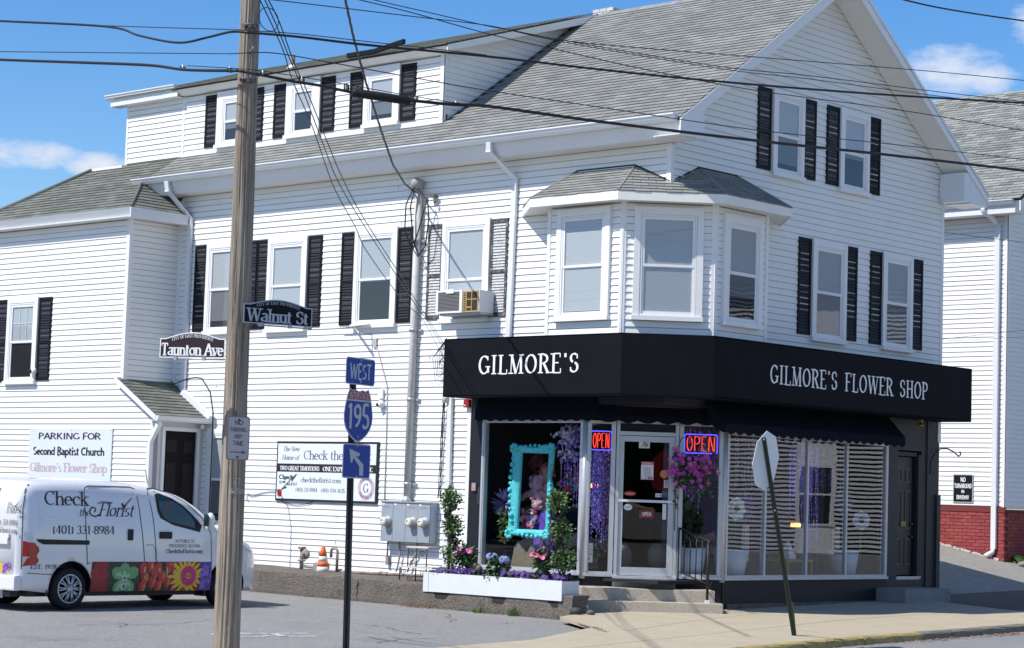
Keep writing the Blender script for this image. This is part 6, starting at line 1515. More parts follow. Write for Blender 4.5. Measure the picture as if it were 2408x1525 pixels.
def arc_text(mb, s_, F, cx, cz, r, a0, a1, h, mi, flip=False, **kw):
    q, w_ = strokes(s_, **kw)
    for pts, k in q:
        P4 = []
        for (x, y) in pts:
            t_ = x / w_; a = R(a0 + (a1 - a0) * t_); rr = r + (y * h if not flip else -y * h); P4.append(F(cx + rr * math.cos(a), cz + rr * math.sin(a), .0003 * (k % 7)))
        mb.poly(P4, mi)
arc_text(b, "Gilmore's", lift(FA, .0565), cx, cz, .145, 150, 30, .045, 2, **it); arc_text(b, 'Flower Shop, Inc.', lift(FA, .0565), cx, cz, .185, 205, 335, .045, 2, flip=True, **it)
b.build('logo_print', [mat('sign_white', (0, 0, 0)), mat('logo_pink', (.55, .42, .48), .5), M_ink], bs)
b = MB(); b.tube([FA(-8.8 + k * .12, 1.55 - .06 * math.sin(k * math.pi / 7), .03) for k in range(8)], .006, 5); b.build('power_lead', M_cable, bs)
cs = thing('church_sign', 'white PARKING FOR Second Baptist Church board on the wing wall above the van', 'sign', tuple(FW(-13.6, 1.86, 0)))
board(FW, -14.97, -12.31, 1.70, 2.81, .02, .04).build('panel', mat('board_white', (.64, .69, .76), .5, noise=(1.2, .04, 3)), cs); LW = lift(FW, .042)
b = MB(); letter(b, 'PARKING FOR', LW, -14.67, 2.60, .125, 2.02, thick=.17, thin=.15, serif=False); b.build('print', mat('ink_plum', (.05, .025, .04), .5), cs)
b = MB(); letter(b, 'Second Baptist Church', LW, -14.82, 2.29, .16, 2.30, thick=.2, thin=.17, serif=False); b.build('print', M_black, cs)
b = MB(); letter(b, "Gilmore's Flower Shop", LW, -14.90, 1.97, .17, 2.48, thick=.2, thin=.08); b.build('print', mat('faded_red', (.50, .40, .42), .6), cs)
b = MB()
for a in (-14.9, -13.6, -12.36): b.fb(FW, a, a + .015, 2.77, 2.785, .04, .043)
b.build('screw', M_black, cs)
# iron hooks for hanging signs
def hook(label, pts): b = MB(); b.tube(pts, .013, 7); tag(b.build('iron_hook', M_iron), label, 'hook', 'curved iron brackets')
hook('tall shepherd hook curving over the car park behind the utility pole', [(-10.26, -1.5, 3.52), (-10.33, -1.5, 3.60), (-10.28, -1.5, 3.66), (-10.16, -1.5, 3.62)] + [(-10.08 + .8 * k / 6, -1.5, 3.64 + .08 * math.sin(k / 6 * 2.6)) for k in range(1, 6)] + [(-9.16, -1.5, 3.45), (-9.06, -1.5, 3.1), (-9.05, -1.5, 2.6), (-9.05, -1.5, -.05)])
hook('thin iron bracket on the right corner of the shop, above the street door', [(.03, 7.75, 2.42), (.03, 7.76, 2.62), (.06, 7.85, 2.80), (.09, 8.0, 2.89), (.12, 8.18, 2.90), (.15, 8.38, 2.84), (.17, 8.50, 2.77), (.18, 8.56, 2.80), (.17, 8.54, 2.86)])
# ------------------------------------------------------------------ the florist's van
VZ = -.085
van = thing('delivery_van', 'white florist\'s delivery van with a flower print band, parked nose in at the left', 'van', (-5.865, -8.27, VZ))
M_vp = mat('van_white', (.74, .75, .77), .16, spec=.6, noise=(.8, .02, 2))
M_vp.node_tree.nodes['Principled BSDF'].inputs['Coat Weight'].default_value = .6
M_vblk = mat('van_black_plastic', (.015, .015, .016), .5)
VG = mat('van_glass', (.012, .03, .032), .04, spec=.8)
def itp(tb, u):
    for (a, va), (b_, vb) in zip(tb, tb[1:]):
        if u <= b_:
            t = (u - a) / (b_ - a) if b_ > a else 0; return va + (vb - va) * max(0, t)
    return tb[-1][1]
def itps(tb, u): # smooth
    for i, ((a, va), (b_, vb)) in enumerate(zip(tb, tb[1:])):
        if u <= b_:
            t = max(0, (u - a) / (b_ - a)); p0 = tb[i - 1][1] if i else va; p3 = tb[i + 2][1] if i + 2 < len(tb) else vb
            m0 = (vb - p0) / 2; m1 = (p3 - va) / 2
            return (2 * t ** 3 - 3 * t * t + 1) * va + (t ** 3 - 2 * t * t + t) * m0 + (-2 * t ** 3 + 3 * t * t) * vb + (t ** 3 - t * t) * m1
    return tb[-1][1]
ZT = [(0, 1.50), (.02, 1.66), (.07, 1.80), (.2, 1.865), (.6, 1.89), (1.2, 1.90), (1.9, 1.88), (2.45, 1.83), (2.85, 1.74), (3.2, 1.57), (3.5, 1.37), (3.72, 1.20), (3.95, 1.13), (4.2, 1.07), (4.45, .97), (4.60, .84), (4.67, .70), (4.70, .55)]
WB = [(0, .74), (.05, .80), (.14, .845), (.35, .862), (1, .866), (3.2, .866), (3.8, .856), (4.1, .835), (4.35, .77), (4.55, .65), (4.65, .52), (4.70, .42)]
ZB = [(0, .30), (.5, .25), (.9, .27), (3.6, .27), (3.9, .24), (4.70, .26)]
def halfw(u, z):
    w = itp(WB, u); zt = itps(ZT, u); zb = itp(ZB, u)
    belt = 1.08
    if z > belt: w -= .085 * ((z - belt) / .75) ** 1.25
    if z < .45: w -= .03 * ((.45 - z) / .2) ** 1.5 if z > .25 else .03
    if .58 < z < 1.02 and .3 < u < 3.4: w += .006 * math.sin((z - .58) / .44 * math.pi)
    r = .17 if u < 3.0 else .14
    if z > zt - r:
        t = min(1, (z - (zt - r)) / r); w -= r * 1.5 * (1 - math.sqrt(max(0, 1 - t * t)))
    return max(w, .02)
US = sorted(set([0, .015, .04, .09, .16, .26, .4] + lin(.5, 3.0, 20) + lin(3.1, 4.5, 16) + [4.58, 4.64, 4.68, 4.70]))
NZ = 15
b = MB(); rings = []
for u in US:
    zt, zb = itps(ZT, u), itp(ZB, u); P_ = []
    for k in range(NZ + 1):
        t = k / NZ; z = zb + (zt - zb) * (t if t < .8 else .8 + (t - .8)) 
        z = zb + (zt - zb) * (1 - (1 - t) ** 1.35)
        if k == NZ: z = zt
        P_.append((halfw(u, min(z, zt - .0005)) if k < NZ else .0, z))
    rings.append((u, P_))
V = []; R_n = 2 * (NZ + 1)
for u, P_ in rings:
    rr = [(v, u, z) for v, z in P_[:-1]] + [(halfw(u, P_[-1][1] - .002) * .55, u, P_[-1][1] + .0), (0, u, P_[-1][1] + .012)] 
    rr = rr + [(-x, y, z) for x, y, z in reversed(rr[:-1])]
    V += rr; R_n = len(rr)
nr = len(rings); F_ = []; 
for i in range(nr - 1):
    for k in range(R_n): F_.append((i * R_n + k, (i + 1) * R_n + k, (i + 1) * R_n + (k + 1) % R_n, i * R_n + (k + 1) % R_n))
F_.append(tuple(range(R_n))); F_.append(tuple(reversed(range((nr - 1) * R_n, nr * R_n))))
b.add(V, F_, smooth=True)
me = b.mesh('body', M_vp); bm = bmesh.new(); bm.from_mesh(me); bmesh.ops.recalc_face_normals(bm, faces=bm.faces); bm.to_mesh(me); bm.free()
body = bpy.data.objects.new('body', me); col.objects.link(body); body.parent = van
WR = ((.895), (3.825 - .0)); WR = (.90, 3.56)
WHEELS = (.90, 3.82)
cut = MB()
for u in WHEELS: cut.lathe((0, u, .33), [(.375, -1.2), (.375, 1.2)], 40, axis='x')
cm_ = cut.mesh('cutter', M_vblk); co = bpy.data.objects.new('cutter', cm_); col.objects.link(co); co.parent = van
md = body.modifiers.new('arches', 'BOOLEAN'); md.object = co; md.operation = 'DIFFERENCE'; md.solver = 'EXACT'
dg = bpy.context.evaluated_depsgraph_get(); dg.update()
me2 = bpy.data.meshes.new_from_object(body.evaluated_get(dg)); body.modifiers.clear(); body.data = me2; me2.name = 'body'
bpy.data.objects.remove(co)
def vkid(b, name, m, label=None, parent=None, **kw):
    o = b.build(name, m, None, label, **kw); o.parent = parent or van; return o
def VS(u, z, d=0.0): return Vector((halfw(u, z) + .0025 + d, u, z))
b = MB(); b.box(-.72, .72, .25, 4.2, .19, .30); b.box(-.60, .60, .3, 4.2, .30, .9)
vkid(b, 'underbody', M_vblk)
b = MB()
for u in WHEELS:
    for s_ in (-1, 1):
        n = 20; V = []
        for k in range(n + 1):
            a = R(-12) + R(204) * k / n; y, z = u + .372 * math.cos(a), .33 + .372 * math.sin(a); V += [(s_ * .58, y, z), (s_ * (halfw(u, min(max(z, .3), .8)) - .012), y, z)]
        b.add(V, [(2 * k, 2 * k + 1, 2 * k + 3, 2 * k + 2) for k in range(n)])
vkid(b, 'wheel_arch', M_vblk)
M_tyre = mat('tyre', (.022, .022, .023), .85, spec=.2); M_rim = mat('hubcap_silver', (.50, .52, .55), .28, metal=.6)
for s_ in (1, -1):
    for wi, u in enumerate(WHEELS):
        x = s_ * (.76 if s_ > 0 else .76)
        wh = MB(); wh.lathe((x, u, .302), [(.20, -.09), (.27, -.095), (.298, -.07), (.302, 0), (.298, .065), (.27, .09), (.215, .088), (.205, .06)], 32, axis='x')
        wo_ = vkid(wh, 'wheel', M_tyre); X = x + s_ * .072
        r_ = MB(); r_.lathe((X - s_ * .02, u, .302), [(.208, -.005), (.208, .005)], 28, axis='x', smooth=False); vkid(r_, 'rim_back', mat('rim_dark', (.03, .03, .032), .6), parent=wo_)
        r_ = MB()
        for k in range(10):
            a = 2 * math.pi * k / 10
            for q in (-.12, .12):
                p0 = (X + s_ * .028, u + .045 * math.cos(a), .302 + .045 * math.sin(a)); p1 = (X + s_ * .012, u + .195 * math.cos(a + q), .302 + .195 * math.sin(a + q))
                r_.tube([p0, p1], [.010, .013], 5)
        r_.lathe((X, u, .302), [(.215, 0), (.212, s_ * .016), (.19, s_ * .014), (.188, 0)], 32, axis='x'); r_.lathe((X, u, .302), [(.055, 0), (.052, s_ * .034), (.0, s_ * .038)], 16, axis='x')
        for k in range(5): a = 2 * math.pi * k / 5 + .3; r_.ball((X + s_ * .02, u + .085 * math.cos(a), .302 + .085 * math.sin(a)), .016, 7, 4)
        vkid(r_, 'rim', M_rim, parent=wo_)
def vribbon(mb, pts, w_, d=.0015, mi=0):
    q = []
    for (p, r_) in zip(pts, pts[1:]):
        n = max(1, int(math.hypot(r_[0] - p[0], r_[1] - p[1]) / .12))
        for k in range(n): q.append((p[0] + (r_[0] - p[0]) * k / n, p[1] + (r_[1] - p[1]) * k / n))
    q.append(pts[-1])
    for (a, c) in zip(q, q[1:]):
        l = math.hypot(c[0] - a[0], c[1] - a[1]) or 1; nx, nz = -(c[1] - a[1]) / l * w_ / 2, (c[0] - a[0]) / l * w_ / 2
        mb.poly([VS(a[0] + nx, a[1] + nz, d), VS(a[0] - nx, a[1] - nz, d), VS(c[0] - nx, c[1] - nz, d), VS(c[0] + nx, c[1] + nz, d)], mi)
def vpatch(mb, poly, d=.004, mi=0, step=.10):
    """polygon (u, z) laid on the side skin, cut into strips so that it follows the curve"""
    z0, z1 = min(p[1] for p in poly), max(p[1] for p in poly); n = max(1, int((z1 - z0) / step))
    for k in range(n):
        za, zc = z0 + (z1 - z0) * k / n + 1e-5, z0 + (z1 - z0) * (k + 1) / n - 1e-5
        def span(z):
            xs = []
            for i in range(len(poly)):
                (x0_, y0_), (x1_, y1_) = poly[i], poly[(i + 1) % len(poly)]
                if (y0_ > z) != (y1_ > z): xs.append(x0_ + (x1_ - x0_) * (z - y0_) / (y1_ - y0_))
            return (min(xs), max(xs)) if len(xs) > 1 else None
        a, c = span(za), span(zc)
        if a and c:
            m_ = max(1, int((max(a[1], c[1]) - min(a[0], c[0])) / (.25 if min(a[0], c[0]) > .3 else .03)))
            for i in range(m_):
                t0, t1 = i / m_, (i + 1) / m_; f0 = lambda s, t: s[0] + (s[1] - s[0]) * t
                mb.poly([VS(f0(a, t0), za, d), VS(f0(a, t1), za, d), VS(f0(c, t1), zc, d), VS(f0(c, t0), zc, d)], mi)
Y0 = 8.27   # photo measures were taken in world y, z
def vy(y, z): return (y + Y0, z - VZ)
M_seam = mat('door_gap', (.03, .03, .032), .7)
b = MB()
slide = [vy(-7.10, .57), vy(-7.14, 1.0), vy(-7.17, 1.60), vy(-7.15, 1.68), vy(-7.08, 1.71), vy(-6.30, 1.715), vy(-6.23, 1.69), vy(-6.18, 1.45), vy(-6.06, .62)]
vribbon(b, slide, .013); vribbon(b, [vy(-7.1, .57), vy(-7.05, .60)], .012)
fdoor = [vy(-5.83, .60), vy(-5.92, 1.30), vy(-6.0, 1.64), vy(-5.97, 1.70), vy(-5.85, 1.71), vy(-5.55, 1.65), vy(-5.25, 1.50), vy(-4.97, 1.27), vy(-4.80, 1.05), vy(-4.76, .60)]
vribbon(b, fdoor, .012); vribbon(b, [vy(-8.12, .445), vy(-7.70, .425)], .009); vribbon(b, [vy(-6.05, .86), vy(-5.92, .86), vy(-5.87, .80), vy(-5.86, .62)], .007); vribbon(b, [vy(-8.20, .5), vy(-8.21, .95), vy(-8.20, 1.35), vy(-8.16, 1.62), vy(-8.08, 1.71)], .012)
vkid(b, 'door_seam', M_seam)
b = MB(); 
panel = [vy(-7.93, 1.22), vy(-7.95, 1.60), vy(-7.90, 1.66), vy(-7.2, 1.675)]; vribbon(b, panel, .016, .001); vribbon(b, [vy(-7.93, 1.22), vy(-7.16, 1.215)], .02, .004); vribbon(b, [vy(-7.10, 1.215), vy(-6.33, 1.215), vy(-6.23, 1.30), vy(-6.24, 1.60), vy(-6.30, 1.655), vy(-7.1, 1.66)], .018, .003)
vkid(b, 'panel_crease', mat('van_crease', (.80, .82, .85), .12, spec=.7))
b = MB(); vpatch(b, [vy(-8.0, .93), vy(-7.08, .92), vy(-7.08, .855), vy(-7.88, .855), vy(-7.97, .89)], .006, step=.012); vkid(b, 'door_rail', M_vblk)
b = MB(); vpatch(b, [vy(-5.88, 1.665), vy(-5.62, 1.60), vy(-5.36, 1.475), vy(-5.12, 1.30), vy(-5.03, 1.20), vy(-4.90, 1.10), vy(-5.02, 1.06), vy(-5.40, 1.135), vy(-5.66, 1.185), vy(-5.77, 1.25), vy(-5.83, 1.36)], .002); vkid(b, 'window_surround', M_vblk)
b = MB(); vpatch(b, [vy(-5.83, 1.62), vy(-5.60, 1.555), vy(-5.36, 1.43), vy(-5.16, 1.27), vy(-5.08, 1.16), vy(-5.10, 1.12), vy(-5.42, 1.175), vy(-5.66, 1.225), vy(-5.74, 1.29), vy(-5.79, 1.39)], .005); vkid(b, 'side_window', VG, 'tinted front door window')
b = MB(); vpatch(b, [vy(-5.72, 1.26), vy(-5.60, 1.26), vy(-5.55, 1.40), vy(-5.58, 1.50), vy(-5.66, 1.50), vy(-5.72, 1.42)], .0062); vkid(b, 'seat', mat('seat_grey', (.09, .11, .11), .8))
# mirror image at the far side, windscreen, headlamps
b = MB()
for i in range(len(US) - 1):
    u0_, u1_ = US[i], US[i + 1]
    if 2.95 <= u0_ and u1_ <= 3.75:
        z0_, z1_ = itps(ZT, u0_) + .018, itps(ZT, u1_) + .018; w0_, w1_ = halfw(u0_, z0_ - .1) * .80, halfw(u1_, z1_ - .1) * .80
        b.poly([(-w0_, u0_, z0_), (w0_, u0_, z0_), (w1_, u1_, z1_), (-w1_, u1_, z1_)])
vkid(b, 'windscreen', VG)
b = MB(); vpatch(b, [vy(-4.25, .98), vy(-4.02, .96), vy(-3.84, .84), vy(-3.78, .76), vy(-3.92, .76), vy(-4.12, .86)], .006); vkid(b, 'headlight', mat('headlight', (.45, .42, .40), .15, spec=.8)); b = MB(); vpatch(b, [vy(-4.16, .95), vy(-4.05, .94), vy(-3.93, .84), vy(-4.05, .87)], .009); vkid(b, 'indicator', mat('amber', (.75, .22, .04), .25))
b = MB(); b.hexa([tuple(VS(*vy(-5.81, .96), d)) if 0 else tuple(VS(vy(-5.81, 0)[0], z, d)) for d, z in ((.002, 1.045), (.002, 1.045), (.02, 1.045), (.02, 1.045), (.002, 1.14), (.002, 1.14), (.02, 1.14), (.02, 1.14))]) if 0 else None
def vbox(mb, ya, yb_, za, zb_, d0, d1):
    (u0, z0), (u1, z1) = vy(ya, za), vy(yb_, zb_); xb = halfw((u0 + u1) / 2, (z0 + z1) / 2)
    mb.box(xb + d0, xb + d1, u0, u1, z0, z1)
b = MB(); vbox(b, -5.80, -5.57, .955, 1.06, .0, .028); vkid(b, 'door_handle', M_vblk, bevel=.012)
b = MB(); vbox(b, -6.39, -6.30, .925, 1.09, .0, .03); vkid(b, 'door_handle', M_vblk, bevel=.012)
b = MB(); b.ball((halfw(3.35, 1.3) + .12, 3.36, 1.325), .5, 12, 8, 0, (.16, .14, .25)); b.box(.80, halfw(3.35, 1.25) + .08, 3.34, 3.40, 1.20, 1.27); mo = vkid(b, 'mirror', M_vp)
b = MB(); b.poly([(halfw(3.35, 1.3) + .06, 3.283, 1.24), (halfw(3.35, 1.3) + .18, 3.283, 1.24), (halfw(3.35, 1.3) + .18, 3.283, 1.42), (halfw(3.35, 1.3) + .06, 3.283, 1.42)]); vkid(b, 'mirror_glass', VG, parent=mo)
b = MB(); b.tube([(.55, 2.45, 1.86), (.55, 2.40, 2.06)], .006, 6); vkid(b, 'aerial', M_vblk)
# rear lamp wraps the corner
b = MB(); vpatch(b, [vy(-8.20, .90), vy(-8.02, .87), vy(-7.955, .80), vy(-7.955, .74), vy(-7.99, .70), vy(-7.95, .62), vy(-8.0, .56), vy(-8.20, .54)], .010, step=.03); tl = vkid(b, 'tail_light', mat('tail_red', (.42, .012, .012), .15, spec=.8))
b = MB(); vpatch(b, [vy(-8.20, .68), vy(-8.10, .68), vy(-8.07, .62), vy(-8.10, .56), vy(-8.20, .55)], .013); vkid(b, 'reversing_lens', mat('clear_lens', (.5, .48, .48), .15, spec=.8), parent=tl)
# rear face details (plane just behind u=0)
RF = lambda a, z, d=0.0: Vector((a, -.012 - d, z))
def VR(x, z): return (x + 5.865, z - VZ)
b = MB(); b.box(-.60, .62, -.04, -.012, 1.02, 1.08); b.box(-.50, .62, -.055, -.041, .93, 1.02); vkid(b, 'tailgate_handle', M_vp, bevel=.006)
b = MB(); b.box(-.84, .84, -.06, .06, .28, .50); vkid(b, 'rear_bumper', M_vp, bevel=.03)
b = MB(); b.box(-.70, .70, -.03, .1, .19, .285); vkid(b, 'bumper_valance', M_vblk); b = MB(); b.box(.50, .54, -.09, -.03, .17, .28); vkid(b, 'tow_hook', M_vp)
b = MB(); b.box(-.02, .31, -.02, -.013, .69, .86); vkid(b, 'number_plate', mat('plate_blue', (.38, .55, .66), .4)); b = MB(); letter(b, '92132', lambda a, z, d=0: RF(a, z, .010 + d), .03, .735, .075, .25, **SANS); vkid(b, 'plate_print', mat('plate_ink', (.03, .08, .12), .5))
b = MB(); b.box(-.25, .25, -.03, -.014, 1.76, 1.80); vkid(b, 'brake_light', MATS['tail_red'])
b = MB(); b.poly([RF(.13, .44, .001), RF(.70, .44, .001), RF(.72, .66, .001), RF(.13, .66, .001)]); b.v = [(x, y - .052 if z < .5 else y - .004, z) for x, y, z in b.v]
# lettering
M_vt = mat('van_ink', (.03, .012, .02), .4)
def vtxt(mb, s, y, z, h, wd, mi=0, **kw): letter(mb, s, lambda a, z_, d=0.0: VS(a, z_, .0042 + d), *vy(y, z), h, wd, mi=mi, **kw)
ser = dict(thick=.12, thin=.045)
b = MB(); vtxt(b, 'Check', -7.87, 1.42, .20, .78, **ser); vtxt(b, 'the', -7.27, 1.27, .11, .19, thick=.11, thin=.05, slant=.25, serif=False); vtxt(b, '(401) 331-8984', -7.73, 1.01, .12, 1.10, **ser); vkid(b, 'print', M_vt)
b = MB(); vtxt(b, 'Florist', -6.92, 1.275, .19, .63, thick=.11, thin=.045, slant=.32)
vribbon(b, [vy(-6.90, 1.30), vy(-6.98, 1.265), vy(-7.06, 1.29), vy(-7.08, 1.35), vy(-7.04, 1.40), vy(-6.98, 1.39), vy(-6.97, 1.35), vy(-7.0, 1.33)], .018, .0045); vribbon(b, [vy(-6.93, 1.455), vy(-6.86, 1.485), vy(-6.66, 1.475)], .012, .0045)
vkid(b, 'print', M_vt); b = MB(); vribbon(b, [vy(-6.49, 1.47), vy(-6.455, 1.40)], .035, .005); vribbon(b, [vy(-6.455, 1.39), vy(-6.40, 1.47), vy(-6.31, 1.545)], .016, .0052); vkid(b, 'tick_print', mat('tick_plum', (.16, .01, .04), .5))
b = MB(); vtxt(b, '342 PUBLIC ST.', -5.50, .90, .045, .39, thick=.12, thin=.07); vtxt(b, 'PROVIDENCE, RI 02905', -5.61, .828, .045, .60, thick=.12, thin=.07); vtxt(b, 'ChecktheFlorist.com', -5.67, .74, .062, .71, thick=.14, thin=.08); vtxt(b, 'EST. 1928', -8.07, .505, .062, .43, thick=.15, thin=.08, track=.05); vkid(b, 'print', mat('van_ink_grey', (.06, .06, .07), .5))
b = MB(); RL = lambda a, z, d=0.0: RF(a, z, .0025 + d); letter(b, 'Florist', RL, .50, 1.38, .14, .36, thick=.1, thin=.045, slant=.3); letter(b, '(401) 331-8984', RL, .18, 1.20, .08, .62, thick=.12, thin=.05); letter(b, 'CheckTheFlorist.com', RL, .0, 1.09, .075, .80, thick=.12, thin=.05); vkid(b, 'print', M_vt)
b = MB(); b.poly([RL(.69, 1.50, .001), RL(.71, 1.45, .001), RL(.83, 1.56, .001), RL(.71, 1.48, .001)]); vkid(b, 'tick_print', MATS['tick_plum'])
# printed flower band: flat print on the lower side
za, zb_ = .175 - VZ, .61 - VZ
BW = lambda x: x  # band spans world y -6.98 .. -4.74
def vp_disc(mb, y, z, r, mi, d, n=12, sq_=1.0, wob=0.0): 
    (u, zz) = vy(y, z); mb.poly([VS(u + r * (1 + wob * math.sin(k * 5.3)) * math.cos(2 * math.pi * k / n), min(max(zz + r * sq_ * (1 + wob * math.sin(k * 5.3)) * math.sin(2 * math.pi * k / n), za), zb_ + .0), d) for k in range(n)], mi)
cols_ = {'deep red': (.14, .012, .018), 'rose': (.34, .015, .03), 'dark green': (.022, .035, .028), 'petal green': (.14, .34, .14), 'pale green': (.30, .50, .28), 'orchid white': (.50, .55, .60), 'tulip': (.50, .035, .04), 'tulip orange': (.66, .16, .06), 'lime': (.36, .45, .12), 'yellow': (.72, .45, .03), 'hot pink': (.55, .02, .17), 'plum': (.12, .06, .30), 'violet': (.26, .14, .55)}
PM = [mat('print_' + k.replace(' ', '_'), v, .3, spec=.5, noise=(26, .22, 3)) for k, v in cols_.items()]; PI = {k: i for i, k in enumerate(cols_)}
b = MB()
def seg_band(y0, y1, mi, d=.0035): vpatch(b, [vy(y0, .175), vy(y1, .175), vy(y1, .61), vy(y0, .61)], d, mi)
for y0, y1, c_ in ((-7.02, -6.72, 'deep red'), (-6.72, -6.13, 'dark green'), (-6.13, -5.55, 'dark green'), (-5.55, -5.0, 'deep red'), (-5.0, -4.76, 'plum')):
    seg_band(y0, y1, PI[c_])
D_ = [.0042]
def nd_(): D_[0] += .00004; return D_[0]
for k in range(46):
    y, z = rnd.uniform(-7.0, -6.75), rnd.uniform(.2, .59); r = rnd.uniform(.03, .06); vp_disc(b, y, z, r, PI['rose'], nd_(), 9, 1, .12); vp_disc(b, y, z, r * .6, PI['deep red'], nd_(), 7); vp_disc(b, y, z, r * .4, PI['rose'], nd_(), 6)
def vpetal(cy, cz, ang, l, w_, mi, d):
    (u, z) = vy(cy, cz); pts = []
    for t, s_ in ((0, 0), (.3, .7), (.6, 1), (.85, .7), (1, 0), (.85, -.7), (.6, -1), (.3, -.7)):
        pu = u + l * t * math.cos(ang) - w_ * s_ * math.sin(ang) * .5; pz = z + l * t * math.sin(ang) + w_ * s_ * math.cos(ang) * .5; pts.append(VS(pu, min(max(pz, za), zb_), d))
    b.poly(pts, mi)
for ang, l in ((90, .22), (155, .26), (25, .28), (235, .30), (305, .30)):
    vpetal(-6.42, .38, R(ang), l, .19, PI['petal green'], nd_()); vpetal(-6.42, .38, R(ang), l * .8, .07, PI['pale green'], nd_())
vpetal(-6.42, .44, R(268), .26, .13, PI['orchid white'], nd_()); vp_disc(b, -6.42, .25, .05, PI['orchid white'], nd_()); vp_disc(b, -6.42, .37, .02, PI['dark green'], nd_()); vp_disc(b, -6.42, .24, .022, PI['deep red'], nd_())
for q_ in range(4): vpetal(-6.05 + .14 * q_, .34, R(90), .26, .04, PI['lime'], nd_())
for k, (y, z) in enumerate(((-6.08, .50), (-5.95, .53), (-5.80, .50), (-5.60, .52), (-6.04, .36), (-5.90, .30), (-5.72, .38), (-5.62, .30), (-5.86, .44), (-6.08, .22), (-5.78, .24))):
    vpetal(y, z - .10, R(90), .21, .14, PI['tulip'], nd_()); vpetal(y + .02, z - .08, R(82), .17, .05, PI['tulip orange'], nd_()); vpetal(y - .04, z - .10, R(97), .19, .05, PI['rose'], nd_())
seg_band(-5.53, -5.44, PI['hot pink'], .0045)
for k in range(34): vpetal(-5.25 + (-.03 if k % 2 else .02), .39, k * 2 * math.pi / 34, .26 + .05 * (k % 3), .06, PI['yellow'], nd_())
for k in range(26): vpetal(-5.22, .40, k * 2 * math.pi / 26 + .1, .165, .045, PI['hot pink'], nd_())
vp_disc(b, -5.22, .40, .045, PI['yellow'], nd_()); vp_disc(b, -5.22, .40, .028, PI['dark green'], nd_()); vp_disc(b, -5.22, .40, .014, PI['lime'], nd_())
for y in (-5.30, -5.06): vp_disc(b, y, .20, .03, PI['tulip'], nd_())
for k in range(60):
    y, z = rnd.uniform(-4.98, -4.79), rnd.uniform(.22, .58); vp_disc(b, y, z, rnd.uniform(.02, .04), PI['violet'] if k % 3 else PI['plum'], nd_(), 6, 1, .3)
vkid(b, 'flower_print', PM, 'printed band of roses, orchid, tulips, gerbera and violets')
b = MB(); vribbon(b, [vy(-7.0, .225), vy(-4.8, .235)], .006, .0085); vribbon(b, [vy(-6.06, .62), vy(-6.04, .30), vy(-6.07, .2)], .008, .0085); vribbon(b, [vy(-5.83, .60), vy(-5.80, .45), vy(-5.72, .36)], .007, .0085); vribbon(b, [vy(-4.80, .6), vy(-4.80, .25)], .007, .0085); vkid(b, 'door_seam', M_seam)
b = MB(); bb = b
for k in range(1): 
    pts = [RF(.12, .52, .002), RF(.60, .52, .002), RF(.66, .55, .002), RF(.68, .66, .002), RF(.12, .66, .002)]; b.poly(pts, PI['yellow'])
for k in range(14): a = k * .449; b.poly([RF(.36 + .055 * math.cos(a + t), .59 + .055 * math.sin(a + t) , .003 + k * .0001) for t in (0, .2)] + [RF(.36, .59, .003 + k * .0001)], PI['hot pink'])
for k in range(40): y, z = rnd.uniform(.49, .66), rnd.uniform(.53, .65); b.poly([RF(y + .022 * math.cos(t), z + .022 * math.sin(t), .004 + k * .00005) for t in (0, 1.2, 2.5, 3.8, 5)], PI['violet'] if k % 3 else PI['plum'])
vkid(b, 'flower_print', PM)
# mud flap
b = MB(); b.box(.60, .84, .49, .52, .20, .50); vkid(b, 'mud_flap', M_vblk); b = MB(); b.box(.60, .84, 3.40, 3.43, .17, .45); vkid(b, 'mud_flap', M_vblk)
# ------------------------------------------------------------------ utility pole
M_pole = mat('weathered_pole', (.29, .25, .205), .9, spec=.1, noise=(3, .2, 6, 30, .7, 5), bump=(26, 1.0, .03), grime=(22, .55, (.05, .042, .036), .9), stretch=(1, 1, .035))
PX, PY = 3.27, -11.40
up = thing('utility_pole', 'weathered grey brown wooden utility pole in the foreground', 'utility pole', (PX, PY, -.2))
def prad(z): return .141 - .0055 * max(z, 0) if z < 8 else .097
def pc(z): return (PX + .006 * z, PY - .012 * z)
b = MB(); n = 128; zs = lin(-.2, 9.5, 100); V = []
gro = [(rnd.uniform(0, 6.28), rnd.uniform(0, 9), rnd.uniform(.6, 3.0), rnd.uniform(.4, 1)) for _ in range(190)]
for z in zs:
    cx, cy = pc(z)
    for k in range(n):
        a = 2 * math.pi * k / n; r = prad(z) + .0016 * math.sin(a * 5 + z * .7) + .001 * math.sin(a * 13 - z)
        for (ga, gz, gl, gd) in gro:
            if abs(z - gz) < gl:
                da = abs((a - ga - .05 * math.sin(z * 2 + ga) + math.pi) % (2 * math.pi) - math.pi)
                if da < .055: r -= .016 * gd * (1 - da / .055) * (1 - (abs(z - gz) / gl) ** 2)
        V.append((cx + r * math.cos(a), cy + r * math.sin(a), z))
b.add(V, [(i * n + k, i * n + (k + 1) % n, (i + 1) * n + (k + 1) % n, (i + 1) * n + k) for i in range(len(zs) - 1) for k in range(n)], smooth=True)
b.build('pole_shaft', M_pole, up)
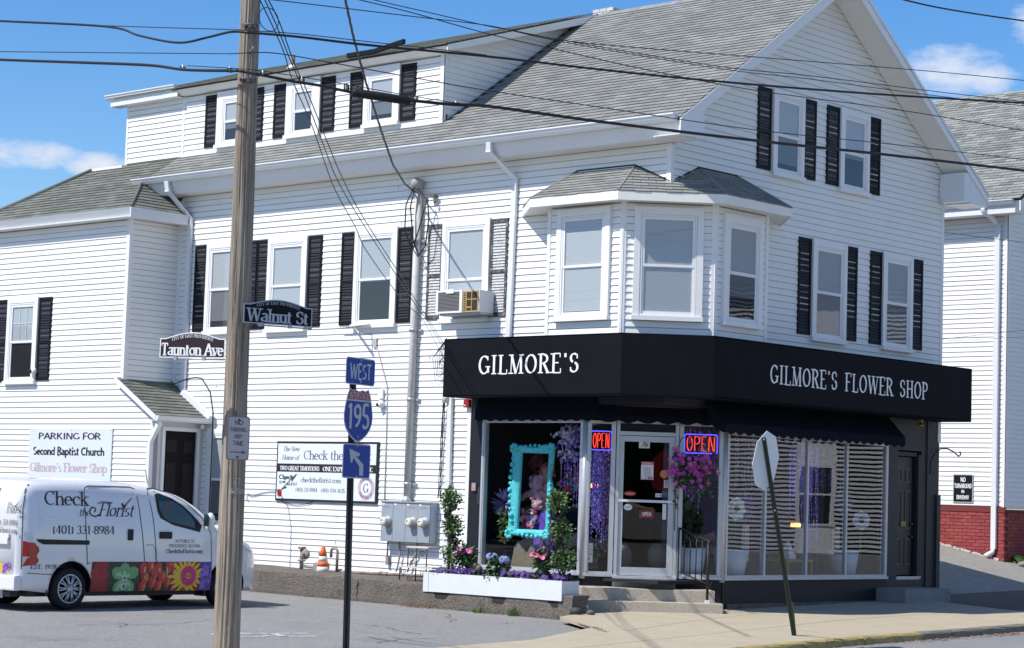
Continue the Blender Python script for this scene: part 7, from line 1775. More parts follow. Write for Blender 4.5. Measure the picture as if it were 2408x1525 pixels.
# number tags and the no parking sign on it
toeye = lambda z: (EYE - Vector((*pc(z), z))).normalized()
def pole_pt(ang, z, d=0.0): # ang measured from the direction to the camera, to the right
    e = Vector((20.74 - PX, -26.2 - PY, 0)).normalized(); r_ = Vector((-e.y, e.x, 0)); v = e * math.cos(ang) + r_ * math.sin(ang); cx, cy = pc(z)
    return Vector((cx, cy, z)) + v * (prad(z) + d)
def pf(a, z, d=0.0): return pole_pt(.35 + a / .13, z, .006 + d)
b = MB(); letter(b, '263', pf, -.045, 1.775, .035, .075, thick=.2, thin=.14, serif=False); letter(b, '6-50', pf, -.075, 1.675, .055, .15, thick=.2, thin=.14, serif=False); b.build('number_plate', M_steel, up)
b = MB(); b.poly([pf(-.05, 1.83, .0), pf(.035, 1.83, .0), pf(.035, 1.838, .004), pf(-.05, 1.838, .004)]); b.build('tag_strip', M_steel, up)
b = MB()
for k in range(46):
    a, z = rnd.uniform(-1.3, 1.3), rnd.uniform(.1, 3.2); p = pole_pt(a, z, -.002); q = pole_pt(a, z, .012); b.tube([p, q], .0025, 4)
b.build('nail', M_steel, up, kind='stuff')
b = MB()
for z in (6.63, 6.05): 
    for s_ in (-.5, 0, .5): b.tube([pole_pt(s_ * .9, z, -.01), pole_pt(s_ * .9, z, .05)], .022, 6)
    b.tube([pole_pt(-.7, z + .02, .02), pole_pt(0, z + .02, .035), pole_pt(.7, z + .02, .02)], .018, 5)
b.build('cable_clamp', mat('dark_clamp', (.10, .10, .10), .6, noise=(30, .3, 3)), up)
b = MB(); b.tube([pole_pt(.1, 6.35, .0), pole_pt(.25, 6.40, .08), pole_pt(.4, 6.36, .05)], .01, 5); b.build('pole_hook', M_steel, up)
def flat_sign(name, label, c, u, n_, w_, h_, plate, rim, r=.04, grp=None, cat='sign', th=.004, border=.012):
    """rounded plate centred on c; u along, n_ facing"""
    F = frame(c, u, n_); t = thing(name, label, cat, tuple(c), grp)
    def rr(w, h, q): 
        P_ = []
        for (cx, cz, s_) in ((w / 2 - q, h / 2 - q, 0), (-w / 2 + q, h / 2 - q, 90), (-w / 2 + q, -h / 2 + q, 180), (w / 2 - q, -h / 2 + q, 270)):
            for k in range(5): P_.append((cx + q * math.cos(R(s_ + k * 22.5)), cz + q * math.sin(R(s_ + k * 22.5))))
        return P_
    b = MB(); b.prism([F(a, z, 0) for a, z in rr(w_, h_, r)], F.n * -th); b.build('plate', rim, t, fix=True)
    b = MB(); b.poly([F(a, z, .0012) for a, z in rr(w_ - 2 * border, h_ - 2 * border, max(.005, r - border))]); b.build('face', plate, t)
    return t, F
def dirz(deg): return Vector((math.cos(R(deg)), math.sin(R(deg)), 0))
npc = at(560, 1031, 22.18)
M_grime_w = mat('sign_aluminium', (.44, .44, .45), .5, noise=(6, .12, 5), grime=(9, .6, (.25, .2, .16), .7))
u_ = dirz(82); n_ = Vector((u_.y, -u_.x, 0))
t, F = flat_sign('no_parking_sign', 'white NO PARKING ANY TIME sign with a red arrow on the wooden pole', npc, u_, n_, .275, .455, M_grime_w, mat('sign_edge', (.30, .16, .15), .5), r=.035)
M_maroon = mat('faded_maroon', (.20, .075, .075), .6)
b = MB(); kw = dict(thick=.15, thin=.13, serif=False)
for s_, z, h, w_ in (('NO', .135, .052, .10), ('PARKING', .065, .045, .20), ('ANY', -.005, .045, .10), ('TIME', -.075, .045, .13)): letter(b, s_, lift(F, .003), -w_ / 2, z, h, w_, **kw)
ribbon(b, lift(F, .003), [(-.09, -.145), (.06, -.145)], .010); b.poly([F(.05, -.165, .003), F(.10, -.145, .003), F(.05, -.125, .003)]); b.build('print', M_maroon, t)
b = MB(); b.ball(F(0, .19, .004), .012, 8, 4); b.ball(F(0, -.195, .004), .012, 8, 4); b.build('bolt', M_black, t)
# street name signs
def street_sign(label, c, u, w_, h_, arch, s_, tw, facem, rim, inkm, th, bigh):
    F = frame(c, u, Vector((u.y, -u.x, 0))); t = thing('street_sign', label, 'street sign', tuple(c), 'street name signs on the utility pole')
    def out(i):
        P_ = [(-w_ / 2 + i, -h_ / 2 + i), (w_ / 2 - i, -h_ / 2 + i), (w_ / 2 - i, h_ / 2 - i)]
        n = 16
        for k in range(n + 1):
            a = w_ / 2 - .07 - (w_ - .14) * k / n; q = a / (w_ / 2 - .07); P_.append((a, h_ / 2 - i + arch * max(0, math.cos(q * math.pi / 2)) ** 1.0 * (1 if abs(q) < 1 else 0)))
        return P_ + [(-w_ / 2 + i, h_ / 2 - i)]
    b = MB(); b.prism([F(a, z, 0) for a, z in out(0)], F.n * -.004); b.build('plate', rim, t, fix=True)
    b = MB(); b.poly([F(a, z, .001) for a, z in out(.012)]); b.build('face', facem, t)
    b = MB(); letter(b, s_, lift(F, .0022), -tw / 2, -h_ / 2 + .025, bigh, tw, thick=th, thin=.09)
    q, ww = strokes('CITY OF EAST PROVIDENCE', thick=.15, thin=.07, track=.03)
    W_ = w_ * .62
    for pts, k in q:
        P4 = []
        for (x, y) in pts:
            a = (x / ww - .5) * W_; qq = a / (w_ / 2 - .07); base = h_ / 2 + arch * math.cos(qq * math.pi / 2) - .052; sl_ = -arch * math.sin(qq * math.pi / 2) * math.pi / 2 / (w_ / 2 - .07)
            P4.append(F(a - y * .03 * sl_, base + y * .03, .0022 + .0002 * (k % 5)))
        b.poly(P4)
    b.build('lettering', inkm, t)
    b = MB(); b.tube([F(-w_ / 2 * .5, -h_ / 2 - .012, -.006), F(w_ / 2, -h_ / 2 - .012, -.006)], .009, 6); b.build('bracket_arm', M_steel, t)
    for a in (-w_ * .25, w_ * .18): b = MB(); b.fb(F, a - .018, a + .018, -h_ / 2 - .025, -h_ / 2 + .015, -.014, .012); b.build('clip', M_steel, t)
    return t
M_sb = mat('sign_black_film', (.008, .009, .012), .6, spec=.15); M_sb2 = mat('sign_brown_black', (.028, .012, .014), .35, spec=.5, noise=(3, .4, 3))
M_si = mat('silver_white_film', (.40, .43, .50), .45); M_sw = mat('bright_white_film', (.80, .80, .80), .45)
u_ = dirz(73); p0_ = at(577, 733, 22.42); street_sign('black Walnut St street name sign on the right of the wooden pole', p0_ + u_ * .375 + Vector((0, 0, -.015)), u_, .79, .205, .062, 'Walnut St', .70, M_sb, M_si, M_si, .185, .135)
u_ = dirz(26); p1_ = at(520, 820, 22.2); street_sign('black Taunton Ave street name sign on the left of the wooden pole', p1_ - u_ * .325 + Vector((0, 0, -.0)), u_, .74, .205, .062, 'Taunton Ave', .70, M_sb2, M_sw, M_sw, .19, .125)

# ------------------------------------------------------------------ interstate route signs on their post
RD = 23.3; u_ = dirz(104); n_ = Vector((u_.y, -u_.x, 0))
M_blue = mat('highway_blue', (.005, .045, .30), .45, spec=.25, noise=(4, .1, 3), grime=(3.2, .62, (.02, .08, .36), .5)); M_rimw = mat('highway_white', (.42, .46, .52), .4); M_hred = mat('highway_red', (.36, .03, .045), .35)
post = thing('sign_post', 'dark steel post carrying the three blue interstate signs', 'post', tuple(at(828, 1545, RD)))
pb0, pt0 = at(828, 1565, RD), at(847, 842, RD); ax = (pt0 - pb0)
b = MB()
def chan(mb, p, q, u, n_, w_=.042, dp_=.03):
    u = u * w_ / 2; m_ = n_ * dp_; f_ = n_ * .004
    for (s0, s1) in ((-1, -.35), (.35, 1)):
        mb.hexa([p + u * s0, p + u * s1, p + u * s1 - f_, p + u * s0 - f_, q + u * s0, q + u * s1, q + u * s1 - f_, q + u * s0 - f_])
    mb.hexa([p - u * .35 - m_, p + u * .35 - m_, p + u * .35 - m_ - f_, p - u * .35 - m_ - f_, q - u * .35 - m_, q + u * .35 - m_, q + u * .35 - m_ - f_, q - u * .35 - m_ - f_])
    for s0 in (-.35, .35): mb.hexa([p + u * (s0 - .06), p + u * (s0 + .06), p + u * (s0 + .06) - m_, p + u * (s0 - .06) - m_, q + u * (s0 - .06), q + u * (s0 + .06), q + u * (s0 + .06) - m_, q + u * (s0 - .06) - m_])
ce = (EYE - pb0); ce.z = 0; ce.normalize(); cu = Vector((-ce.y, ce.x, 0))
pb1 = pb0 - n_ * .085; pt1 = pt0 - n_ * .085
chan(b, pb1, pt1, cu, ce, .075, .04); b.build('channel', mat('dark_post', (.035, .04, .05), .5, metal=.4, noise=(10, .3, 4)), post, fix=True)
t, F = flat_sign('west_sign', 'blue WEST sign at the top of the route post', at(848, 874.5, RD), u_, n_, .585, .295, M_blue, M_rimw, r=.04, grp='blue route signs on the steel post', border=.012)
b = MB(); letter(b, 'WEST', lift(F, .003), -.215, -.085, .165, .43, thick=.17, thin=.15, serif=False, track=.03); b.build('lettering', M_rimw, t)
b = MB(); b.ball(F(0, .12, .003), .011, 8, 4); b.ball(F(0, -.115, .003), .011, 8, 4); b.build('bolt', M_steel, t)
t, F = flat_sign('arrow_sign', 'blue sign with a white bent up-left arrow, lowest on the route post', at(838.5, 1085, RD), u_, n_, .555, .375, M_blue, M_rimw, r=.035, grp='blue route signs on the steel post', border=.014)
b = MB(); f3 = lambda a, z: F(a, z, .003)
b.poly([f3(.055, -.155), f3(.135, -.155), f3(.135, -.035), f3(-.035, .062), f3(-.07, .035), f3(.055, -.055)]); b.poly([f3(-.155, .13), f3(.06, .085), f3(.055, .065), f3(.025, .05), f3(-.035, .062)]); b.poly([f3(-.155, .13), f3(-.035, .062), f3(-.07, .035), f3(-.095, -.02), f3(-.12, -.02)]); b.build('arrow_print', M_rimw, t)
b = MB(); b.ball(F(0, .165, .003), .011, 8, 4); b.ball(F(0, -.165, .003), .011, 8, 4); b.build('bolt', M_steel, t)
# shield
c_ = at(843, 976, RD); F = frame(c_, u_, n_); t = thing('interstate_shield', 'red and blue Interstate 195 shield in the middle of the route post', 'sign', tuple(c_), 'blue route signs on the steel post')
def shield(k, dz_=0):
    H = .295; W = .30; half = [(0, .262), (.06, .272), (.12, .262), (.175, .248), (.215, .29), (.25, .22), (.28, .12), (.295, .02), (.29, -.06), (.26, -.14), (.20, -.20), (.12, -.255), (.05, -.285), (0, -.305)]
    half = [(0, .255), (.07, .273), (.13, .262), (.19, .285), (.235, .21), (.27, .10), (.292, 0), (.285, -.08), (.25, -.15), (.19, -.21), (.11, -.262), (.04, -.29), (0, -.30)]
    P_ = [(a * k, z * k + dz_) for a, z in half]; return P_ + [(-a, z) for a, z in reversed(P_[1:-1])]
b = MB(); b.prism([F(a, z, 0) for a, z in shield(1)], F.n * -.004); b.build('plate', M_rimw, t, fix=True)
S_ = shield(.945); 
def clip(P_, lo, hi):
    for lim, sg_ in ((lo, 1), (hi, -1)):
        o = []
        for i in range(len(P_)):
            p, q = P_[i], P_[(i + 1) % len(P_)]; ip, iq = (p[1] - lim) * sg_ >= 0, (q[1] - lim) * sg_ >= 0
            if ip: o.append(p)
            if ip != iq: tt = (lim - p[1]) / (q[1] - p[1]); o.append((p[0] + (q[0] - p[0]) * tt, lim))
        P_ = o
    return P_
b = MB(); b.poly([F(a, z, .0012) for a, z in clip(S_, -.5, .145)]); b.build('blue_field', M_blue, t)
b = MB(); b.poly([F(a, z, .0012) for a, z in clip(S_, .162, .5)]); b.build('red_field', M_hred, t)
b = MB(); letter(b, 'INTERSTATE', lift(F, .003), -.195, .175, .062, .39, thick=.15, thin=.13, serif=False, track=.03); letter(b, '195', lift(F, .003), -.225, -.155, .27, .44, thick=.18, thin=.12, serif=False, track=.04); b.build('lettering', M_rimw, t)
b = MB(); b.ball(F(0, -.235, .003), .011, 8, 4); b.build('bolt', M_steel, t)

# ------------------------------------------------------------------ leaning stop sign seen from behind
sb = Vector((3.49, -1.39, -.05)); d_ = 28.35
top_ = at(1796, 1030, d_ - .0)
ss = thing('stop_sign', 'bare grey back of a stop sign on a leaning green post at the kerb', 'stop sign', tuple(sb))
u_ = dirz(97); n_ = Vector((u_.y, -u_.x, 0))
lean = (top_ - sb).normalized(); n_ = (n_ - lean * n_.dot(lean)).normalized(); up_ = lean
uu = up_.cross(n_).normalized()
if uu.dot(u_) < 0: uu = -uu
k_ = (1495 - 1088) / (1495 - 1030); cc = sb + (top_ - sb) * k_ - n_ * .055 + uu * .06
b = MB(); rr_ = .405; oc = [cc + (uu * math.cos(R(22.5 + 45 * k)) + up_ * math.sin(R(22.5 + 45 * k))) * rr_ for k in range(8)]
b.prism(oc, -n_ * .005); b.build('sign_back', mat('bare_aluminium', (.76, .79, .78), .5, noise=(2, .08, 4), grime=(5, .6, (.3, .32, .31), .5)), ss, fix=True)
b = MB(); b.poly([p - n_ * .0062 for p in oc]); b.build('sign_front', mat('stop_red', (.4, .02, .02), .4), ss)
M_gp = mat('green_post', (.035, .062, .045), .5, metal=.2, noise=(12, .25, 4), grime=(18, .62, (.16, .13, .09), .6))
ce = (EYE - sb); ce.z = 0; ce.normalize(); cu = Vector((-ce.y, ce.x, 0))
b = MB(); p0, p1 = sb + ce * .02, top_ + ce * .02
b.hexa([p0 - cu * .034, p0 + cu * .034, p0 + cu * .034 - ce * .05, p0 - cu * .034 - ce * .05, p1 - cu * .030, p1 + cu * .030, p1 + cu * .030 - ce * .02, p1 - cu * .030 - ce * .02]); b.build('post', M_gp, ss, fix=True)
b = MB(); 
p0, p1 = sb + ce * .024, top_ + ce * .024
b.hexa([p0 - cu * .012, p0 + cu * .012, p0 + cu * .012 - ce * .004, p0 - cu * .012 - ce * .004, p1 - cu * .010, p1 + cu * .010, p1 + cu * .010 - ce * .004, p1 - cu * .010 - ce * .004]); b.build('post_groove', mat('post_dark', (.012, .02, .015), .6), ss, fix=True)
b = MB(); q0 = sb - cu * .012 + ce * .03 - Vector((0, 0, .05)); tq = Vector((0, 0, .52)) - cu * .062
b.hexa([q0 - cu * .0, q0 + cu * .05, q0 + cu * .05 - ce * .03, q0 - ce * .03, q0 + tq, q0 + tq + cu * .05, q0 + tq + cu * .05 - ce * .03, q0 + tq - ce * .03]); b.build('post_stub', M_gp, ss, fix=True)
b = MB(); b.ball(top_ + ce * .03 - lean * .03, .012, 6, 4); b.ball(sb + lean * 2.05 + ce * .03, .012, 6, 4); b.build('bolt', M_steel, ss)

# ------------------------------------------------------------------ cables
def cable(label, pts, r, name='cable', grp=None, sub=6):
    P_ = [at(*p) for p in pts]; Q = []
    for i in range(len(P_) - 1):
        p0 = P_[max(i - 1, 0)]; p1, p2 = P_[i], P_[i + 1]; p3 = P_[min(i + 2, len(P_) - 1)]
        for k in range(sub):
            t = k / sub; Q.append(.5 * ((2 * p1) + (p2 - p0) * t + (2 * p0 - 5 * p1 + 4 * p2 - p3) * t * t + (3 * p1 - p0 - 3 * p2 + p3) * t ** 3))
    Q.append(P_[-1]); b = MB(); b.tube(Q, r, 6)
    return tag(b.build(name, M_cable), label, 'cable', grp)
G1 = 'cables strung past the utility pole'
cable('thick upper cable from the left edge, sagging before the wooden pole', [(-60, 46, 26), (0, 50, 25.4), (250, 63, 23.8), (330, 85, 23.4), (420, 101, 23), (490, 88, 22.7), (540, 76, 22.4), (572, 76, 22.2)], .013, grp=G1)
cable('thin strand above the sagging upper cable, left of the pole', [(-60, 45, 26), (0, 49, 25.4), (250, 61, 23.8), (572, 71, 22.2)], .005, grp=G1)
cable('thick upper cable running right from the pole across the gable', [(572, 76, 22.2), (700, 87, 22.3), (870, 107, 22.6), (1144, 133, 23.4), (1420, 165, 24.4), (1700, 193, 25.6), (2050, 221, 27.2), (2410, 243, 29), (2500, 248, 29.6)], .014, grp=G1)
cable('thin strand lashed just above the upper cable, right of the pole', [(572, 72, 22.2), (700, 80, 22.3), (870, 99, 22.6), (1000, 113, 23), (1144, 130, 23.4)], .005, grp=G1)
cable('heavy lower cable from the left edge to the wooden pole', [(-60, 137, 26), (0, 141, 25.4), (170, 147, 24.4), (350, 154, 23.2), (440, 165, 22.8), (560, 167, 22.2)], .016, grp=G1)
cable('heavy lower cable from the pole to the black splice case', [(560, 167, 22.2), (620, 178, 22.2), (690, 192, 22.3), (760, 203, 22.4), (835, 219, 22.5), (960, 236, 22.7)], .015, grp=G1)
cable('heavy lower cable running right from the splice case past the bay roof', [(960, 236, 22.7), (1060, 246, 22.9), (1144, 250, 23.2), (1290, 270, 23.8), (1430, 289, 24.4), (1776, 331, 26), (2100, 366, 27.6), (2410, 402, 29.2), (2500, 412, 29.8)], .019, grp=G1)
cable('thin support strand above the heavy lower cable by the pole', [(440, 155, 22.8), (560, 162, 22.2), (620, 168, 22.2), (760, 190, 22.4), (835, 203, 22.5), (960, 225, 22.7), (1075, 243, 22.9), (1150, 251, 23.2)], .0045, grp=G1)
cable('thin wire crossing the dormer and gable to the right edge', [(545, 127, 22.4), (640, 125, 22.4), (780, 148, 22.8), (960, 181, 23.4), (1144, 213, 24.2), (1400, 251, 25.4), (1776, 306, 27.4), (2100, 340, 29), (2410, 376, 30.6)], .0055, grp=G1)
cable('thin wire from the left edge to the pole', [(-60, 121, 26), (0, 122, 25.4), (300, 125, 23.6), (545, 127, 22.4)], .005, grp=G1)
cable('topmost wire leaving the pole to the right, high over the roof', [(600, -6, 22.4), (640, 0, 22.5), (760, 14, 23), (960, 38, 23.8), (1144, 60, 24.6), (1260, 84, 25.2), (1400, 104, 26), (1806, 137, 28), (2186, 168, 30), (2410, 190, 31)], .006, grp=G1)
cable('first of two wires entering at the top over the dormer', [(820, -8, 24), (832, -3, 24), (960, 28, 24.6), (1144, 79, 25.4), (1300, 115, 26.2), (1523, 165, 27.4), (1776, 213, 28.6), (2100, 257, 30), (2410, 308, 31.4)], .006, grp=G1)
cable('second of two wires entering at the top over the dormer', [(840, -12, 24), (870, -2, 24.2), (1000, 28, 24.8), (1144, 61, 25.4), (1200, 71, 25.7), (1350, 100, 26.4), (1700, 158, 28.2), (1900, 178, 29.2), (2186, 214, 30.4), (2410, 240, 31.4)], .006, grp=G1)
cable('wire paired just below the second top wire, over the gable', [(1200, 72, 25.8), (1350, 104, 26.5), (1700, 163, 28.3), (1900, 186, 29.3), (2186, 224, 30.5), (2410, 250, 31.5)], .0055, grp=G1)
cable('thick wire cutting the top right corner of the sky', [(2090, -12, 25), (2122, -1, 25.2), (2200, 17, 25.6), (2300, 34, 26.2), (2410, 50, 26.8), (2500, 64, 27.2)], .011, grp=G1)
# splice enclosure, spacers and hangers
se = MB(); p, q = at(828, 218, 22.42), at(964, 238, 22.62); se.tube([p, p + (q - p) * .03, q - (q - p) * .03, q], [.034, .046, .046, .036], 12)
for k in range(14): m_ = p + (q - p) * (.06 + .068 * k); se.tube([m_, m_ + (q - p) * .012], .0485, 12)
tag(se.build('splice_case', M_blk), 'fat black ribbed cable splice case hanging on the heavy lower cable', 'splice case')
for (x, y0, y1, dd) in ((430, 153, 168, 22.9), (540, 158, 172, 22.3), (618, 166, 180, 22.2), (710, 180, 198, 22.35), (815, 197, 216, 22.5), (977, 227, 240, 22.75), (1072, 238, 250, 22.95)):
    b = MB(); b.tube([at(x, y0, dd), at(x + .5, y1, dd)], .012, 6); b.tube([at(x - 5, y0 + 2, dd + .01), at(x - 5, y1 - 1, dd + .01)], .009, 5, 1); b.tube([at(x + 5, y0 + 3, dd - .01), at(x + 5, y1, dd - .01)], .009, 5, 1)
    tag(b.build('cable_spacer', [M_steel, M_cable]), 'spacer clip on the heavy lower cable, %s' % {430: 'leftmost one, left of the pole', 540: 'touching the left of the pole', 618: 'first right of the pole', 710: 'over the dormer shutter right of the pole', 815: 'just left of the splice case', 977: 'just right of the splice case', 1072: 'rightmost one, at the dormer corner'}[x], 'cable clip', 'spacer clips on the heavy cable')
G2 = 'phone drops from the pole to the wall'
drop = [((606, -10, 22.3), (640, 60, 22.8), (668, 125, 23.5), (688, 190, 24.4), (735, 300, 26.4), (777, 421, 28.6), (800, 470, 29.6), (836, 535, 31), (861, 589, 32.2), (936, 693, 35.2), (985, 742, 36.8), (1020, 772, 37.6)),
        ((618, -10, 22.3), (650, 60, 22.8), (682, 140, 23.6), (712, 212, 24.6), (760, 340, 27), (792, 421, 28.6), (840, 505, 30.4), (930, 645, 34.4), (985, 728, 36.6), (1020, 768, 37.6)),
        ((626, -10, 22.3), (658, 55, 22.7), (692, 150, 23.7), (722, 215, 24.7), (772, 340, 27), (806, 421, 28.6), (856, 515, 30.6), (946, 655, 34.7), (990, 726, 36.6), (1020, 764, 37.6))]
for d__, lb in zip(drop, ('left one of three thin phone wires slanting from the pole top to the wall', 'middle one of three thin phone wires slanting from the pole top to the wall', 'right one of three thin phone wires slanting from the pole top to the wall')): cable(lb, d__, .0065, grp=G2)
# twisted service drop
P_ = [(806, -20, 27), (812, 0, 27.3), (832, 92, 28.8), (861, 196, 30.6), (899, 316, 33), (924, 388, 34.8), (952, 433, 36.6), (975, 452, 37.4), (1000, 466, 38)]
Q = []
for i in range(len(P_) - 1):
    for k in range(10): t_ = k / 10; Q.append(at(*[P_[i][j] + (P_[i + 1][j] - P_[i][j]) * t_ for j in range(3)]))
b = MB()
for ph in (0, 2.09, 4.19):
    b.tube([q + Vector((math.cos(ph + i * .9), math.sin(ph + i * .9), 0)) * .010 for i, q in enumerate(Q)], .010, 5)
tag(b.build('service_drop', M_cable), 'twisted black service cable coming down to the weatherhead', 'cable')
for k, pts in enumerate(([(-5.5, 7.05, .20), (-5.62, 6.75, .25), (-5.66, 6.3, .22), (-5.52, 5.98, .16)], [(-5.45, 7.05, .22), (-5.50, 6.7, .26), (-5.46, 6.1, .2), (-5.36, 5.86, .16)], [(-5.40, 7.02, .2), (-5.15, 6.8, .2), (-5.10, 6.5, .2), (-5.18, 6.0, .18), (-5.38, 5.84, .16), (-5.50, 5.98, .16), (-5.30, 6.4, .2), (-5.18, 6.85, .18)])):
    b = MB(); Q = [FA(*p) for p in pts]; b.tube(Q, .012, 6); tag(b.build('drip_loop', M_cable), 'black drip loop of cable hanging below the weatherhead, %s' % ('left', 'middle', 'right')[k], 'cable', 'drip loops at the weatherhead')
b = MB(); b.tube([at(632 + 23 * math.cos(a), 46 + 27 * math.sin(a) + 6 * math.cos(a), 22.5 + .15 * math.sin(a)) for a in [R(x) for x in range(-100, 265, 15)]], .005, 5); tag(b.build('cable_coil', M_cable), 'round coil of spare wire beside the pole top', 'cable')
b = MB(); b.fb(FA, -5.20, -5.08, 6.86, 6.90, .02, .12); b.ball(FA(-5.07, 6.90, .1), .03, 7, 5); b.ball(FA(-5.07, 6.78, .1), .03, 7, 5); tag(b.build('insulator', mat('insulator_grey', (.12, .12, .12), .4)), 'small grey insulator knobs on the wall right of the weatherhead', 'insulator')

# ------------------------------------------------------------------ neighbour house on the right
NY, NX = 16.43, -3.35
nb = thing('neighbour_house', 'white clapboard neighbouring house with painted red brick base on the right', 'house', (-6, 20, 1))
FNA = frame((0, NY, 0), (1, 0, 0), (0, -1, 0)); FNB = frame((NX, 0, 0), (0, 1, 0), (1, 0, 0))
b = MB(); b.box(-12, NX, NY, NY + .1, 1.86, 8.45); nfw = b.build('front_wall', M_gap, nb)
b = MB(); b.box(NX - .1, NX - .001, NY + .1, NY + 9, 1.86, 8.9); b.prism([(NX - .05, NY - .2, 8.5), (NX - .05, NY + 4.6, 11.9), (NX - .05, NY + 9.4, 8.5)], (-.05, 0, 0)); nsw = b.build('side_wall', M_vinyl2, nb, fix=True)
boards(FNA, lambda z: (-7.0, NX - .07), 1.92, 8.40, nfw); boards(FNB, lambda z: (NY + .07, NY + 6), 1.92, 8.40, nsw, stuff=True)
b = MB(); b.fb(FNA, NX - .08, NX + .02, 1.88, 8.45, 0, .022); b.fb(FNB, NY - .022, NY + .07, 1.88, 8.45, .0, .022); b.build('corner_boards', M_trim, nb)
b = MB(); b.fb(FNA, -7.0, NX + .03, 1.78, 1.90, .0, .05); b.build('water_table', mat('water_table_red', (.16, .03, .03), .7), nb)
M_mort = mat('painted_mortar', (.17, .032, .035), .9, noise=(9, .2, 4)); M_brick = mat('painted_brick', (.27, .048, .05), .78, island=.16, noise=(6, .16, 4), grime=(1.6, .54, (.30, .09, .045), .7), bump=(40, .5, .006))
b = MB(); b.box(-12, NX + .02, NY - .03, NY + .3, -.2, 1.78); fnd = b.build('foundation_wall', M_mort, nb)
b = MB(); b.box(NX - .3, NX + .021, NY - .031, NY + 9, -.2, 1.85); fn2 = b.build('foundation_side', M_mort, nb)
rowh, bl = .076, .225; brick_meshes = {}
for r_ in range(16):
    z = .56 + r_ * rowh
    if z > 1.73: break
    x = -5.5 + (bl / 2 if r_ % 2 else 0)
    while x < NX + .02:
        a0, a1 = x + .006, min(x + bl - .006, NX + .02)
        if a1 - a0 > .05 and z + rowh > driveway_z((a0 + a1) / 2, NY):
            b = MB(); d = .040 + rnd.uniform(-.004, .004); j = rnd.uniform(-.003, .003)
            b.hexa([FNA(a0, z + j, d), FNA(a1, z + j, d), FNA(a1, z + j, .02), FNA(a0, z + j, .02), FNA(a0, z + rowh - .011 + j, d - .003), FNA(a1, z + rowh - .011 + j, d - .003), FNA(a1, z + rowh - .011 + j, .02), FNA(a0, z + rowh - .011 + j, .02)]); b.build('brick', M_brick, fnd)
        x += bl
    y = NY - .02 + (bl / 2 if r_ % 2 else 0)
    while y < NY + 1.6:
        b = MB(); b.fb(FNB, y + .006, y + bl - .006, z, z + rowh - .011, .021, .034 + rnd.uniform(-.003, .003)); b.build('brick', M_brick, fn2); y += bl
b = MB()
for k in range(40):
    x = -5.6 + 2.2 * k / 40; s_ = rnd.uniform(.03, .06); z = driveway_z(x, NY - .1); b.ball((x, NY - .08 + rnd.uniform(-.02, .03), z), s_, 6, 4, 0, (1.3, .6, .8), .3)
b.build('mortar_crumble', mat('pale_mortar', (.42, .39, .35), .95, noise=(12, .2, 4)), nb, kind='stuff')
# roof
nrz = lambda y: 8.72 + .70 * (y - (NY - .45))
pr = [(-14, NY - .45, 8.72), (NX + .55, NY - .45, 8.72), (NX + .55, NY + 4.6, nrz(NY + 4.6)), (-14, NY + 4.6, nrz(NY + 4.6))]
b = MB(); slab_roof(b, pr, .06); nroof = b.build('roof', M_felt, nb, fix=True)
tabs = shingles([(-10, NY - .47, 8.71), (NX + .55, NY - .47, 8.71), (NX + .55, NY + 4.6, nrz(NY + 4.6)), (-10, NY + 4.6, nrz(NY + 4.6))], (1, 0, 0), tab=.31, expo=.14, th=.014)
for t_ in tabs: # architectural shingles: some tabs doubled
    if rnd.random() < .5:
        for i in (2, 3): t_[i] = t_[i] + Vector((0, 0, .012))
lay(tabs, nroof, mat('shingle_mixed_grey', (.245, .255, .24), .95, spec=.1, island=.28, noise=(60, .15, 4), bump=(180, .5, .004)), 280, camv)
gutter(FNA, -12, NX + .38, 8.70, .42, parent=nb); b = MB(); b.fb(FNA, -12, NX + .40, 8.42, 8.62, .40, .42); b.build('fascia', M_alu, nb); b = MB(); b.fb(FNA, -12, NX + .4, 8.41, 8.42, 0, .42); b.build('soffit', M_soffit, nb)
b = MB(); b.prism([(NX + .55, NY - .45, 8.66), (NX + .55, NY + 4.6, nrz(NY + 4.6) - .05), (NX + .55, NY + 4.6, nrz(NY + 4.6) - .25), (NX + .55, NY - .45, 8.44)], (-.03, 0, 0)); b.build('rake_board', M_trim, nb, fix=True)
b = MB()
b.tube([FNA(-3.72, 8.60, .48), FNA(-3.72, 8.48, .47), FNA(-3.60, 8.33, .25), FNA(-3.57, 8.20, .08)], .055, 8); b.hexa([FNA(-3.63, .98, .11), FNA(-3.51, .98, .11), FNA(-3.51, .98, .04), FNA(-3.63, .98, .04), FNA(-3.63, 8.22, .11), FNA(-3.51, 8.22, .11), FNA(-3.51, 8.22, .04), FNA(-3.63, 8.22, .04)]); b.tube([FNA(-3.57, 1.0, .07), FNA(-3.58, .90, .10), FNA(-3.70, .80, .22)], .055, 8)
b.build('downspout', M_alu, nb)
ns = thing('driveway_sign', 'black NO TURNAROUND IN DRIVEWAY sign on the neighbouring house', 'sign', tuple(FNA(-4.38, 2.0, 0)))
board(FNA, -4.64, -4.13, 1.975, 2.61, .02, .035).build('plate', mat('sign_rim_pale', (.4, .43, .45), .5), ns); b = MB(); b.fb(FNA, -4.62, -4.15, 1.995, 2.59, .035, .037); b.build('face', M_sb, ns)
b = MB(); LN = lift(FNA, .039)
for s_, z, h, w_ in (('NO', 2.44, .105, .13), ('TURNAROUND', 2.30, .10, .44), ('IN', 2.19, .07, .08), ('DRIVEWAY', 2.05, .09, .32)): letter(b, s_, LN, -4.385 - w_ / 2, z, h, w_, thick=.22, thin=.14, serif=False)
b.build('lettering', M_letter, ns)
cable('thin wire from the shop gable to the neighbouring house', [(2214, 546, 40), (2300, 557, 42), (2412, 571, 45)], .006)
